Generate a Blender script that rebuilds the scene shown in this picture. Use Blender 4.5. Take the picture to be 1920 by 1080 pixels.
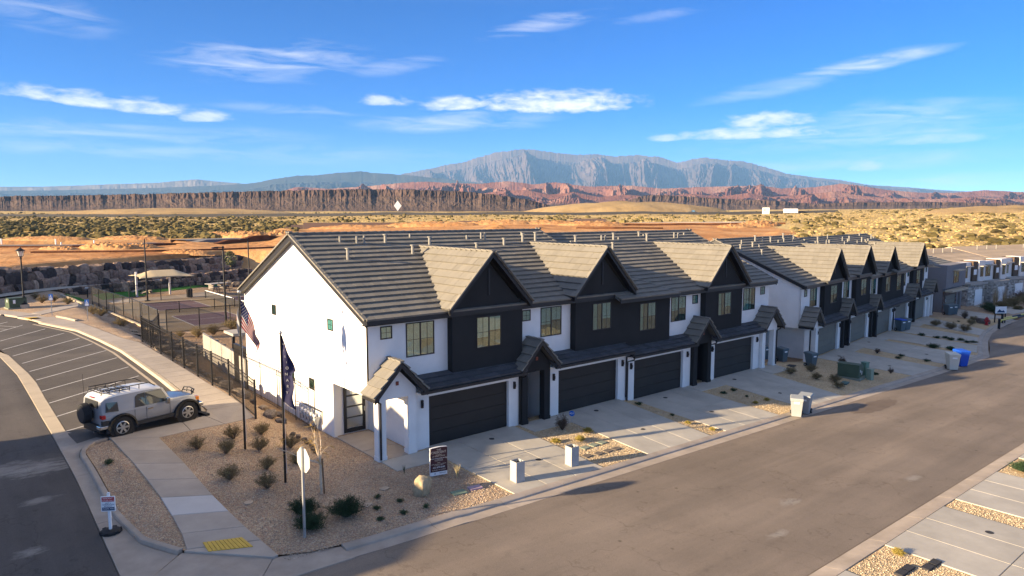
import bpy, bmesh, math, random
from mathutils import Vector, Matrix, noise
R = math.radians
for o in list(bpy.data.objects): bpy.data.objects.remove(o, do_unlink=True)
sc = bpy.context.scene
COL = sc.collection
# ------------------------------------------------------------------ camera
cd = bpy.data.cameras.new('camera'); cam = bpy.data.objects.new('camera', cd); COL.objects.link(cam)
cd.sensor_width = 36.0; cd.lens = 24.381; cd.clip_start = 0.5; cd.clip_end = 60000.0
RX = Vector((0.76642497, -0.64233286, 0.00112323))
UP = Vector((0.06681654, 0.08146375, 0.99443411))
BK = Vector((-0.63884921, -0.76208409, 0.10535431))
m = Matrix.Identity(4)
for i in range(3):
    m[i][0] = RX[i]; m[i][1] = UP[i]; m[i][2] = BK[i]
m[0][3], m[1][3], m[2][3] = 0.0, 0.0, 10.0
cam.matrix_world = m
sc.camera = cam
# ------------------------------------------------------------------ sun + sky
SUN_AZ, SUN_EL = 167.0, 14.8          # direction towards the sun, degrees from +X
sd = bpy.data.lights.new('sun', 'SUN'); sun = bpy.data.objects.new('sun', sd); COL.objects.link(sun)
sd.energy = 5.0; sd.angle = R(0.55); sd.color = (1.0, 0.77, 0.49)
sv = Vector((math.cos(R(SUN_EL))*math.cos(R(SUN_AZ)), math.cos(R(SUN_EL))*math.sin(R(SUN_AZ)), math.sin(R(SUN_EL))))
sun.rotation_euler = sv.to_track_quat('Z', 'Y').to_euler()
sun.location = sv*200
vs = sc.view_settings
vs.view_transform = 'Standard'; vs.look = 'None'; vs.gamma = 1.0; vs.use_curve_mapping = False
vs.exposure = 2.0
sc.cycles.max_bounces = 6; sc.cycles.diffuse_bounces = 3; sc.cycles.glossy_bounces = 3
sc.cycles.transparent_max_bounces = 12; sc.cycles.volume_bounces = 0
sc.cycles.use_denoising = True

W = bpy.data.worlds.new('World'); sc.world = W; W.use_nodes = True
wn = W.node_tree; wn.nodes.clear()
def WN(t, **k):
    n = wn.nodes.new(t)
    for a, b in k.items(): setattr(n, a, b)
    return n
def wmath(op, a, b=None, c=None):
    n = WN('ShaderNodeMath', operation=op)
    for i, v in enumerate((a, b, c)):
        if v is None: continue
        if isinstance(v, (int, float)): n.inputs[i].default_value = v
        else: wn.links.new(v, n.inputs[i])
    return n.outputs[0]
sky = WN('ShaderNodeTexSky', sky_type='NISHITA')
sky.sun_disc = False; sky.sun_elevation = R(SUN_EL)
sky.sun_rotation = R(90.0-SUN_AZ)     # measured clockwise from +Y
sky.altitude = 2000; sky.air_density = 0.55; sky.dust_density = 0.22; sky.ozone_density = 2.0
hs = WN('ShaderNodeHueSaturation'); hs.inputs['Hue'].default_value = 0.512; hs.inputs['Saturation'].default_value = 1.40; hs.inputs['Value'].default_value = 1.0
wn.links.new(sky.outputs[0], hs.inputs['Color'])
tc = WN('ShaderNodeTexCoord'); sx = WN('ShaderNodeSeparateXYZ'); wn.links.new(tc.outputs['Generated'], sx.inputs[0])
az = wmath('MULTIPLY', wmath('ARCTAN2', sx.outputs[1], sx.outputs[0]), 57.2958)
el = wmath('MULTIPLY', wmath('ARCSINE', sx.outputs[2]), 57.2958)
cb = WN('ShaderNodeCombineXYZ'); wn.links.new(az, cb.inputs[0]); wn.links.new(el, cb.inputs[1])
def wnoise(scx, scy, detail, rough, dist=0.0, off=0.0, rot=0.0):
    mp = WN('ShaderNodeMapping'); mp.inputs['Scale'].default_value = (scx, scy, 1); mp.inputs['Location'].default_value = (off, off*0.7, 0)
    mp.inputs['Rotation'].default_value = (0, 0, R(rot))
    wn.links.new(cb.outputs[0], mp.inputs[0])
    n = WN('ShaderNodeTexNoise'); n.inputs['Scale'].default_value = 1.0; n.inputs['Detail'].default_value = detail
    n.inputs['Roughness'].default_value = rough; n.inputs['Distortion'].default_value = dist
    wn.links.new(mp.outputs[0], n.inputs['Vector']); return n.outputs[0]
nw = wnoise(0.16, 1.1, 8, 0.62, 0.7, 3.1, 6)      # streaky cirrus
npf = wnoise(0.55, 1.6, 8, 0.6, 0.3, 11.0)        # puffs
def pxdir(px, py):                                 # where a cloud stands in the sky, degrees (azimuth, elevation)
    d = RX*(px-960) - UP*(py-540) - BK*1300.3; d.normalize()
    return math.degrees(math.atan2(d.y, d.x)), math.degrees(math.asin(d.z))
# unseen thin cirrus added above the view, to whiten the fill light
up_ = wmath('MINIMUM', wmath('MAXIMUM', wmath('MULTIPLY_ADD', el, 1/14, -16/14), 0.0), 1.0)
mp3 = WN('ShaderNodeMapping'); mp3.inputs['Scale'].default_value = (1.2, 3.0, 2.4); wn.links.new(tc.outputs['Generated'], mp3.inputs[0])
n3 = WN('ShaderNodeTexNoise'); n3.inputs['Scale'].default_value = 1.3; n3.inputs['Detail'].default_value = 8; n3.inputs['Roughness'].default_value = .62; n3.inputs['Distortion'].default_value = .6
wn.links.new(mp3.outputs[0], n3.inputs['Vector'])
dens = wmath('MULTIPLY', up_, wmath('MINIMUM', wmath('MAXIMUM', wmath('MULTIPLY_ADD', n3.outputs[0], 3.0, -1.05), 0.0), .27))
# azimuth, elevation, half width, half height (degrees), tilt, strength, kind
CL = [
 ('w', 500, 115, 9.5, 2.0, 4, .62), ('w', 740, 125, 4.6, 0.8, 8, .45), ('w', 1010, 45, 6.5, 0.9, 9, .50), ('w', 1620, 120, 6.5, 0.75, 7, .85), ('w',1230,30,6,.6,6,.3),
 ('w', 60, 20, 6, 1.6, -4, .35), ('w', 820, 232, 9, .9, 1, .6), ('w', 300, 285, 20, .7, 0, .45), ('w', 1250, 320, 22, 1.0, 0, .4), ('w', 1650, 250, 16, 1.2, 3, .5), ('w', 60, 245, 12, .7, 0, .5), ('w', 550, 205, 8, .7, 0, .4), ('w', 900, 225, 8, 1.1, 2, .55), ('w', 1700, 215, 9, 1.6, 0, .5), ('w', 300, 250, 14, 1.0, 0, .42), ('w', 1450, 165, 7, .9, 10, .4),
 ('w', 620, 290, 14, 1.2, 0, .35), ('w', 1660, 300, 10, 1.0, 0, .40), ('w', 150, 275, 9, .8, 0, .45), ('w', 1800, 340, 8, .8, 0, .4),
 ('p', 1045, 197, 7.6, 1.35, 0, 1.2), ('p', 860, 197, 3.6, 0.85, 4, 1.0), ('p', 720, 190, 2.4, 0.7, 0, .8), ('p', 130, 185, 5.0, 0.85, -3, .95), ('p', 270, 203, 3.8, 0.85, -2, .95),
 ('p', 380, 220, 2.5, 0.75, 3, .8), ('p', 1440, 228, 3.8, 0.95, 0, .9), ('p', 1410, 252, 7.0, 0.75, 0, 1.0), ('p', 1250, 260, 1.6, 0.5, 0, .7), ('p', 1620, 312, 1.8, .7, 0, .6), ('p', 1760, 262, 4, .6, 0, .45),
]
for kind, px, py, hw, hh, tilt, st in CL:
    a0, e0 = pxdir(px, py)
    dx = wmath('SUBTRACT', az, a0); dy = wmath('SUBTRACT', el, e0)
    ca, sa = math.cos(R(-tilt)), math.sin(R(-tilt))
    u = wmath('ADD', wmath('MULTIPLY', dx, ca/hw), wmath('MULTIPLY', dy, sa/hw))
    v = wmath('ADD', wmath('MULTIPLY', dx, -sa/hh), wmath('MULTIPLY', dy, ca/hh))
    if kind == 'p':    # flat base: squash the lower half
        v = wmath('ADD', v, wmath('MULTIPLY', wmath('MINIMUM', wmath('ADD', v, .2), 0.0), 1.2))
    r2 = wmath('ADD', wmath('MULTIPLY', u, u), wmath('MULTIPLY', v, v))
    fall = wmath('MAXIMUM', wmath('SUBTRACT', 1.0, r2), -1.0)
    if kind == 'w':
        q = wmath('MULTIPLY', wmath('MAXIMUM', wmath('ADD', wmath('MULTIPLY', fall, .55), wmath('MULTIPLY_ADD', nw, 2.6, -1.45)), 0.0), wmath('MAXIMUM', fall, 0.0))
        q = wmath('MULTIPLY', q, st)
    else:
        q = wmath('MAXIMUM', wmath('ADD', wmath('MULTIPLY', fall, .85), wmath('MULTIPLY_ADD', npf, 2.8, -1.48)), 0.0)
        q = wmath('MULTIPLY', wmath('MINIMUM', q, 1.0), wmath('MULTIPLY', wmath('MINIMUM', wmath('MAXIMUM', wmath('ADD', fall, .35), 0.0), 1.0), st*.85))
    dens = q if dens is None else wmath('MAXIMUM', dens, q)
dens = wmath('MINIMUM', dens, 0.95)
mx = WN('ShaderNodeMix', data_type='RGBA'); wn.links.new(dens, mx.inputs[0])
wn.links.new(hs.outputs[0], mx.inputs[6]); mx.inputs[7].default_value = (5.4, 5.2, 5.0, 1)
bg = WN('ShaderNodeBackground'); bg.inputs['Strength'].default_value = 0.066
wn.links.new(mx.outputs[2], bg.inputs['Color'])
wo = WN('ShaderNodeOutputWorld'); wn.links.new(bg.outputs[0], wo.inputs['Surface'])
# ------------------------------------------------------------------ helpers
rng = random.Random(7)
def ss(a, b, x):
    t = min(1.0, max(0.0, (x-a)/(b-a))); return t*t*(3-2*t)
def lerp(a, b, t): return a+(b-a)*t
def pw(pts, x):
    if x <= pts[0][0]: return pts[0][1]
    for (a, u), (b, v) in zip(pts, pts[1:]):
        if x <= b: return u+(v-u)*(x-a)/(b-a)
    return pts[-1][1]
ZS = [(12, 0), (60, -1.44), (100, -1.84)]
PAD = [(28.4, 0), (29.2, -.27), (44.6, -.27), (50, -1.1), (65, -1.1), (67, -1.4), (88, -1.5), (100, -1.8)]
YC = [(66, 18.55), (72, 20.0), (76, 21.6), (81, 22.4), (94, 23.4)]
def gz(x, y):                                   # height of the made ground (streets fall away to the right)
    if x < 13.2:
        lo = .11*(13.2-max(x, 5.)); lo *= lerp(.25, 1, ss(19, 29, y)) if y > 15 else .25
        return lerp(lo, .95*(1-ss(11.3, 12.7, x)), ss(29.5, 34, y))
    zs = pw(ZS, x); p = pw(PAD, x); yf = 24.6+max(0, x-45)*.125; yc = pw(YC, x)
    if y >= yf: return (p if y < 60 else lerp(p, 0, ss(60, 66, y))) if x < 20 else p
    if y <= yc: return zs
    return lerp(zs, p, (y-yc)/(yf-yc))

def tag(o, label=None, cat=None, group=None, kind=None):
    if label: o['label'] = label
    if cat: o['category'] = cat
    if group: o['group'] = group
    if kind: o['kind'] = kind
    return o
def empty(name, loc=(0, 0, 0), rz=0.0, parent=None):
    o = bpy.data.objects.new(name, None); COL.objects.link(o)
    o.location = loc; o.rotation_euler = (0, 0, rz); o.empty_display_size = .2
    if parent: o.parent = parent
    return o
def thing(name, label, cat, loc=(0, 0, 0), rz=0.0, group=None):
    return tag(empty(name, loc, rz), label, cat, group)
def link(name, me, parent=None, mw=None):
    o = bpy.data.objects.new(name, me); COL.objects.link(o)
    if parent: o.parent = parent
    if mw is not None: o.matrix_local = mw
    return o
def copy_tree(o, parent=None):
    c = o.copy(); COL.objects.link(c)
    if parent: c.parent = parent
    for ch in o.children: copy_tree(ch, c)
    return c
class MB:
    def __init__(s): s.v = []; s.f = []; s.m = []
    def add(s, vs, fs, mi=0):
        b = len(s.v); s.v += [tuple(p) for p in vs]; s.f += [tuple(b+i for i in f) for f in fs]; s.m += [mi]*len(fs); return s
    def quad(s, a, b, c, d, mi=0): return s.add((a, b, c, d), ((0, 1, 2, 3),), mi)
    def poly(s, pts, mi=0): return s.add(pts, (tuple(range(len(pts))),), mi)
    def box(s, x0, x1, y0, y1, z0, z1, mi=0):
        if x0 > x1: x0, x1 = x1, x0
        if y0 > y1: y0, y1 = y1, y0
        if z0 > z1: z0, z1 = z1, z0
        v = [(x0,y0,z0),(x1,y0,z0),(x1,y1,z0),(x0,y1,z0),(x0,y0,z1),(x1,y0,z1),(x1,y1,z1),(x0,y1,z1)]
        return s.add(v, ((3,2,1,0),(4,5,6,7),(0,1,5,4),(1,2,6,5),(2,3,7,6),(3,0,4,7)), mi)
    def obox(s, c, ax, ay, az, hx, hy, hz, mi=0):
        c = Vector(c); v = []
        for k in (-1, 1):
            for a, b in ((-1,-1),(1,-1),(1,1),(-1,1)): v.append(c+ax*hx*a+ay*hy*b+az*hz*k)
        return s.add(v, ((3,2,1,0),(4,5,6,7),(0,1,5,4),(1,2,6,5),(2,3,7,6),(3,0,4,7)), mi)
    def prism(s, pts, vec, mi=0):               # planar polygon pts (3-D) pushed along vec
        n = len(pts); vec = Vector(vec); a = [Vector(p) for p in pts]; b = [p+vec for p in a]
        nn = Vector((0,0,0))
        for i in range(n): nn += (a[i]-a[0]).cross(a[(i+1)%n]-a[0])
        if nn.dot(vec) > 0: a.reverse(); b.reverse()
        fs = [tuple(range(n)), tuple(range(2*n-1, n-1, -1))]
        for i in range(n): fs.append((i, n+i, n+(i+1)%n, (i+1)%n))
        fs = [tuple(reversed(f)) if 0 else f for f in fs]
        return s.add(a+b, fs, mi)
    def tube(s, path, r, n=6, mi=0, cap=True):
        P = [Vector(p) for p in path]; rr = r if isinstance(r, (list, tuple)) else [r]*len(P); vs = []; fs = []
        for i, p in enumerate(P):
            t = (P[min(i+1, len(P)-1)]-P[max(i-1, 0)]); t.normalize()
            u = t.orthogonal() if i == 0 else (u-t*u.dot(t)); u.normalize(); w = t.cross(u)
            for k in range(n):
                a = 2*math.pi*k/n; vs.append(p+(u*math.cos(a)+w*math.sin(a))*rr[i])
        for i in range(len(P)-1):
            for k in range(n): fs.append((i*n+k, i*n+(k+1)%n, (i+1)*n+(k+1)%n, (i+1)*n+k))
        if cap: fs += [tuple(range(n-1, -1, -1)), tuple(range((len(P)-1)*n, len(P)*n))]
        return s.add(vs, fs, mi)
    def cyl(s, a, b, r, n=12, mi=0): return s.tube((a, b), r, n, mi)
    def build(s, name, mats, parent=None, smooth=None, bevel=0):
        me = bpy.data.meshes.new(name); me.from_pydata(s.v, [], s.f)
        if not isinstance(mats, (list, tuple)): mats = [mats]
        for q in mats: me.materials.append(q)
        if len(mats) > 1: me.polygons.foreach_set('material_index', s.m)
        if smooth is not None:
            bm = bmesh.new(); bm.from_mesh(me); bmesh.ops.remove_doubles(bm, verts=bm.verts, dist=1e-4)
            for f in bm.faces: f.smooth = True
            for e in bm.edges:
                if len(e.link_faces) == 2 and e.calc_face_angle(0) > R(smooth): e.smooth = False
            bm.to_mesh(me); bm.free()
        me.update()
        o = link(name, me, parent)
        if bevel:
            b = o.modifiers.new('bevel', 'BEVEL'); b.width = bevel; b.segments = 2; b.limit_method = 'ANGLE'
        return o
def clip_sheet(poly, step, zf):
    """polygon in plan, cut on a grid and draped on zf(x, y)"""
    bm = bmesh.new()
    f = bm.faces.new([bm.verts.new((x, y, 0)) for x, y in poly])
    f.normal_update()
    if f.normal.z < 0: f.normal_flip()
    bmesh.ops.triangulate(bm, faces=bm.faces[:])
    xs = [p[0] for p in poly]; ys = [p[1] for p in poly]
    for ax, lo, hi in ((0, min(xs), max(xs)), (1, min(ys), max(ys))):
        k = math.ceil(lo/step)
        while k*step < hi:
            no = Vector((1, 0, 0)) if ax == 0 else Vector((0, 1, 0))
            bmesh.ops.bisect_plane(bm, geom=bm.verts[:]+bm.edges[:]+bm.faces[:], plane_co=no*(k*step), plane_no=no, dist=1e-5)
            k += 1
    for v in bm.verts: v.co.z = zf(v.co.x, v.co.y)
    return bm
def sheet(name, poly, dz, mat, step=1.0, parent=None, kind='structure', smooth=True):
    bm = clip_sheet(poly, step, lambda x, y: gz(x, y)+dz)
    for f in bm.faces: f.smooth = smooth
    me = bpy.data.meshes.new(name); bm.to_mesh(me); bm.free(); me.materials.append(mat)
    o = link(name, me, parent)
    if kind and not parent: o['kind'] = kind
    return o
def inset(poly, d):                             # shrink a convex polygon
    n = len(poly); A = sum(poly[i][0]*poly[(i+1)%n][1]-poly[(i+1)%n][0]*poly[i][1] for i in range(n))
    sg = 1 if A > 0 else -1; L = []
    for i in range(n):
        p, q = Vector(poly[i]), Vector(poly[(i+1)%n]); t = (q-p).normalized(); nn = Vector((-t.y, t.x))*sg
        L.append((p+nn*d, t))
    out = []
    for i in range(n):
        p, t = L[i-1]; q, s2 = L[i]; den = t.x*s2.y-t.y*s2.x
        if abs(den) < 1e-6: out.append(tuple(q)); continue
        k = ((q.x-p.x)*s2.y-(q.y-p.y)*s2.x)/den; out.append((p.x+t.x*k, p.y+t.y*k))
    return out
def slab(name, poly, parent, mat, dz=0.0, th=.12, gap=.008, bev=.012):
    """one concrete slab: an own prism whose top follows the ground"""
    a = inset(poly, gap); b = inset(poly, gap+bev); n = len(a)
    if sum(a[i][0]*a[(i+1)%n][1]-a[(i+1)%n][0]*a[i][1] for i in range(n)) < 0: a.reverse(); b.reverse()
    M = MB(); top = [(x, y, gz(x, y)+dz) for x, y in b]; mid = [(x, y, gz(x, y)+dz-bev) for x, y in a]; low = [(x, y, gz(x, y)+dz-th) for x, y in a]
    M.add(top+mid+low, [tuple(range(n))]+[(n+i, n+(i+1)%n, (i+1)%n, i) for i in range(n)]+[(2*n+i, 2*n+(i+1)%n, n+(i+1)%n, n+i) for i in range(n)])
    return M.build(name, mat, parent)
# ------------------------------------------------------------------ materials
def node_mat(name):
    q = bpy.data.materials.new(name); q.use_nodes = True
    nt = q.node_tree; b = nt.nodes['Principled BSDF']; return q, nt, b
def mat(name, col, rough=.75, var=.12, scale=3.0, bump=0.0, bscale=40.0, metal=0.0, spec=.35, col2=None, detail=5, obj=0.0, isl=0.0, stain=0.0, sscale=.35, coat=0.0, coords='Object', stretch=None):
    q, nt, b = node_mat(name); N = nt.nodes; L = nt.links
    c = N.new('ShaderNodeTexCoord'); src = c.outputs[coords]
    if coords == 'World':
        pass
    if stretch:
        mp = N.new('ShaderNodeMapping'); mp.inputs['Scale'].default_value = stretch; L.new(src, mp.inputs[0]); src = mp.outputs[0]
    n1 = N.new('ShaderNodeTexNoise'); n1.inputs['Scale'].default_value = scale; n1.inputs['Detail'].default_value = detail; n1.inputs['Roughness'].default_value = .6
    L.new(src, n1.inputs['Vector'])
    rp = N.new('ShaderNodeValToRGB'); rp.color_ramp.elements[0].position = .3; rp.color_ramp.elements[1].position = .72
    k0, k1 = 1-var, 1+var
    c0 = tuple(min(1, x*k0) for x in col); c1 = tuple(min(1, x*k1) for x in (col2 or col))
    rp.color_ramp.elements[0].color = (*c0, 1); rp.color_ramp.elements[1].color = (*c1, 1)
    L.new(n1.outputs[0], rp.inputs[0]); out = rp.outputs[0]
    def mul(out, val, amt):                     # val 0..1 -> brightness 1-amt .. 1+amt
        mr = N.new('ShaderNodeMapRange'); mr.inputs['To Min'].default_value = 1-amt; mr.inputs['To Max'].default_value = 1+amt; L.new(val, mr.inputs[0])
        mm = N.new('ShaderNodeMix'); mm.data_type = 'RGBA'; mm.blend_type = 'MULTIPLY'; mm.inputs[0].default_value = 1
        L.new(out, mm.inputs[6]); L.new(mr.outputs[0], mm.inputs[7]); return mm.outputs[2]
    if obj or isl:
        oi = N.new('ShaderNodeObjectInfo'); v = oi.outputs['Random']
        if isl:
            ge = N.new('ShaderNodeNewGeometry'); ad = N.new('ShaderNodeMath'); ad.operation = 'ADD'; fr = N.new('ShaderNodeMath'); fr.operation = 'FRACT'
            L.new(v, ad.inputs[0]); L.new(ge.outputs['Random Per Island'], ad.inputs[1]); L.new(ad.outputs[0], fr.inputs[0]); v = fr.outputs[0]
        out = mul(out, v, max(obj, isl))
    if stain:
        n3 = N.new('ShaderNodeTexNoise'); n3.inputs['Scale'].default_value = sscale; n3.inputs['Detail'].default_value = 6; n3.inputs['Roughness'].default_value = .65
        L.new(src, n3.inputs['Vector']); r3 = N.new('ShaderNodeMapRange'); r3.inputs['From Min'].default_value = .35; r3.inputs['From Max'].default_value = .65
        L.new(n3.outputs[0], r3.inputs[0]); out = mul(out, r3.outputs[0], stain)
    L.new(out, b.inputs['Base Color'])
    b.inputs['Roughness'].default_value = rough; b.inputs['Metallic'].default_value = metal; b.inputs['Specular IOR Level'].default_value = spec
    if coat: b.inputs['Coat Weight'].default_value = coat; b.inputs['Coat Roughness'].default_value = .08
    if bump:
        n2 = N.new('ShaderNodeTexNoise'); n2.inputs['Scale'].default_value = bscale; n2.inputs['Detail'].default_value = 4; L.new(src, n2.inputs['Vector'])
        bp = N.new('ShaderNodeBump'); bp.inputs['Strength'].default_value = min(1, bump*10); bp.inputs['Distance'].default_value = bump*.1 if bump < .1 else bump
        L.new(n2.outputs[0], bp.inputs['Height']); L.new(bp.outputs[0], b.inputs['Normal'])
    return q
def glass_mat(name, tint, refl=.45, rough=.02):
    q, nt, b = node_mat(name); b.inputs['Base Color'].default_value = (*tint, 1); b.inputs['Roughness'].default_value = .4
    g = nt.nodes.new('ShaderNodeBsdfGlossy'); g.inputs['Roughness'].default_value = rough; g.inputs['Color'].default_value = (.86, .95, .97, 1)
    tcn = nt.nodes.new('ShaderNodeTexCoord'); nz = nt.nodes.new('ShaderNodeTexNoise'); nz.inputs['Scale'].default_value = 1.6; nz.inputs['Detail'].default_value = 1
    nt.links.new(tcn.outputs['Object'], nz.inputs['Vector'])
    bp = nt.nodes.new('ShaderNodeBump'); bp.inputs['Strength'].default_value = .12; bp.inputs['Distance'].default_value = .05
    nt.links.new(nz.outputs[0], bp.inputs['Height']); nt.links.new(bp.outputs[0], g.inputs['Normal'])
    mx = nt.nodes.new('ShaderNodeMixShader'); mx.inputs[0].default_value = refl
    nt.links.new(b.outputs[0], mx.inputs[1]); nt.links.new(g.outputs[0], mx.inputs[2])
    nt.links.new(mx.outputs[0], nt.nodes['Material Output'].inputs['Surface']); return q
def film_mat(name, col, alpha):
    q, nt, b = node_mat(name); b.inputs['Base Color'].default_value = (*col, 1); b.inputs['Roughness'].default_value = .8
    t = nt.nodes.new('ShaderNodeBsdfTransparent'); mx = nt.nodes.new('ShaderNodeMixShader'); mx.inputs[0].default_value = alpha
    nt.links.new(t.outputs[0], mx.inputs[1]); nt.links.new(b.outputs[0], mx.inputs[2]); nt.links.new(mx.outputs[0], nt.nodes['Material Output'].inputs['Surface']); return q
def gravel_mat(name, cols, scale=16.0, bump=.05):
    q, nt, b = node_mat(name); N = nt.nodes; L = nt.links
    c = N.new('ShaderNodeTexCoord'); v = N.new('ShaderNodeTexVoronoi'); v.inputs['Scale'].default_value = scale; v.inputs['Randomness'].default_value = 1
    L.new(c.outputs['Object'], v.inputs['Vector'])
    sp = N.new('ShaderNodeSeparateColor'); L.new(v.outputs['Color'], sp.inputs[0])
    rp = N.new('ShaderNodeValToRGB'); rp.color_ramp.interpolation = 'CONSTANT'; E = rp.color_ramp.elements
    while len(E) < len(cols): E.new(.5)
    for i, cc in enumerate(cols): E[i].position = i/len(cols); E[i].color = (*cc, 1)
    L.new(sp.outputs[0], rp.inputs[0])
    n = N.new('ShaderNodeTexNoise'); n.inputs['Scale'].default_value = .5; n.inputs['Detail'].default_value = 6; L.new(c.outputs['Object'], n.inputs['Vector'])
    mr = N.new('ShaderNodeMapRange'); mr.inputs['From Min'].default_value = .3; mr.inputs['From Max'].default_value = .7; mr.inputs['To Min'].default_value = .82; mr.inputs['To Max'].default_value = 1.16
    L.new(n.outputs[0], mr.inputs[0]); mm = N.new('ShaderNodeMix'); mm.data_type = 'RGBA'; mm.blend_type = 'MULTIPLY'; mm.inputs[0].default_value = 1
    L.new(rp.outputs[0], mm.inputs[6]); L.new(mr.outputs[0], mm.inputs[7]); L.new(mm.outputs[2], b.inputs['Base Color'])
    b.inputs['Roughness'].default_value = .9; b.inputs['Specular IOR Level'].default_value = .2
    bp = N.new('ShaderNodeBump'); bp.inputs['Strength'].default_value = 1; bp.inputs['Distance'].default_value = bump; bp.invert = True
    L.new(v.outputs['Distance'], bp.inputs['Height']); L.new(bp.outputs[0], b.inputs['Normal']); return q

M_white = mat('white_stucco', (.80, .775, .73), .9, .03, 1.3, .02, 60, spec=.15, stain=.045, sscale=.7)
M_dark = mat('charcoal_stucco', (.034, .0335, .033), .9, .06, 1.0, .02, 60, spec=.05, stain=.06, sscale=.6)
M_trim = mat('black_trim', (.018, .018, .020), .45, .1, 4)
M_bronze = mat('dark_bronze_metal', (.016, .014, .013), .4, .1, 4)
M_door = mat('black_garage_paint', (.022, .018, .0155), .55, .15, 1.5, stain=.1)
M_doorg = mat('taupe_garage_paint', (.155, .14, .108), .6, .08, 1.5)
M_tile = mat('concrete_roof_tile', (.20, .186, .158), .9, .08, 9, .02, 70, spec=.15, obj=.08, isl=.08, stain=.06, sscale=.6)
M_tileD = mat('charcoal_roof_tile', (.075, .078, .085), .85, .14, 9, .02, 70, spec=.25, isl=.2)
M_deck = mat('roof_underlay', (.12, .115, .105), .9, .1, 3)
M_conc = mat('pale_concrete', (.435, .40, .335), .85, .07, 1.2, .01, 90, spec=.25, obj=.05, stain=.09, sscale=.7)
M_walk = mat('tan_concrete_walk', (.39, .335, .275), .88, .06, 1.5, .01, 90, spec=.2, obj=.06, stain=.07, sscale=.8)
M_new = mat('new_white_concrete', (.50, .48, .45), .85, .05, 1.5, .01, 90)
M_curb = mat('curb_concrete', (.38, .315, .25), .88, .10, 1.2, .02, 60, obj=.05, stain=.12, sscale=.9)
M_kerbY = mat('buff_kerb_concrete', (.46, .38, .27), .88, .08, 1.5, .02, 60)
M_glass = glass_mat('window_glass', (.045, .06, .062))
def pane_mat(name, refl, tint):
    q, nt, b = node_mat(name); nt.nodes.remove(b)
    g = nt.nodes.new('ShaderNodeBsdfGlossy'); g.inputs['Roughness'].default_value = .015; g.inputs['Color'].default_value = (.9, .97, 1, 1)
    t = nt.nodes.new('ShaderNodeBsdfTransparent'); t.inputs['Color'].default_value = (*tint, 1)
    tcn = nt.nodes.new('ShaderNodeTexCoord'); nz = nt.nodes.new('ShaderNodeTexNoise'); nz.inputs['Scale'].default_value = 1.3; nz.inputs['Detail'].default_value = 1
    nt.links.new(tcn.outputs['Object'], nz.inputs['Vector']); bp = nt.nodes.new('ShaderNodeBump'); bp.inputs['Strength'].default_value = .15; bp.inputs['Distance'].default_value = .06
    nt.links.new(nz.outputs[0], bp.inputs['Height']); nt.links.new(bp.outputs[0], g.inputs['Normal'])
    mx = nt.nodes.new('ShaderNodeMixShader'); mx.inputs[0].default_value = refl
    nt.links.new(t.outputs[0], mx.inputs[1]); nt.links.new(g.outputs[0], mx.inputs[2]); nt.links.new(mx.outputs[0], nt.nodes['Material Output'].inputs['Surface']); return q
M_pane = pane_mat('tinted_pane', .17, (.60, .80, .78))
M_room = mat('dim_room', (.07, .055, .04), .9, .3, 1.5); M_blind = mat('white_blind', (.66, .70, .69), .8, .05, 2); M_curtain = mat('pale_curtain', (.42, .39, .33), .9, .25, 3, stretch=(9, 9, .3))
M_glassD = glass_mat('door_glass', (.20, .19, .16), .35)
M_black = mat('black_iron', (.012, .012, .013), .45, .1, 5)
M_steel = mat('galvanised_steel', (.42, .43, .42), .45, .06, 6, metal=.6)
M_whitep = mat('white_paint', (.82, .82, .80), .5, .02, 3)
M_rubber = mat('black_rubber', (.016, .016, .017), .8, .2, 10, .02, 30)
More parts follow.
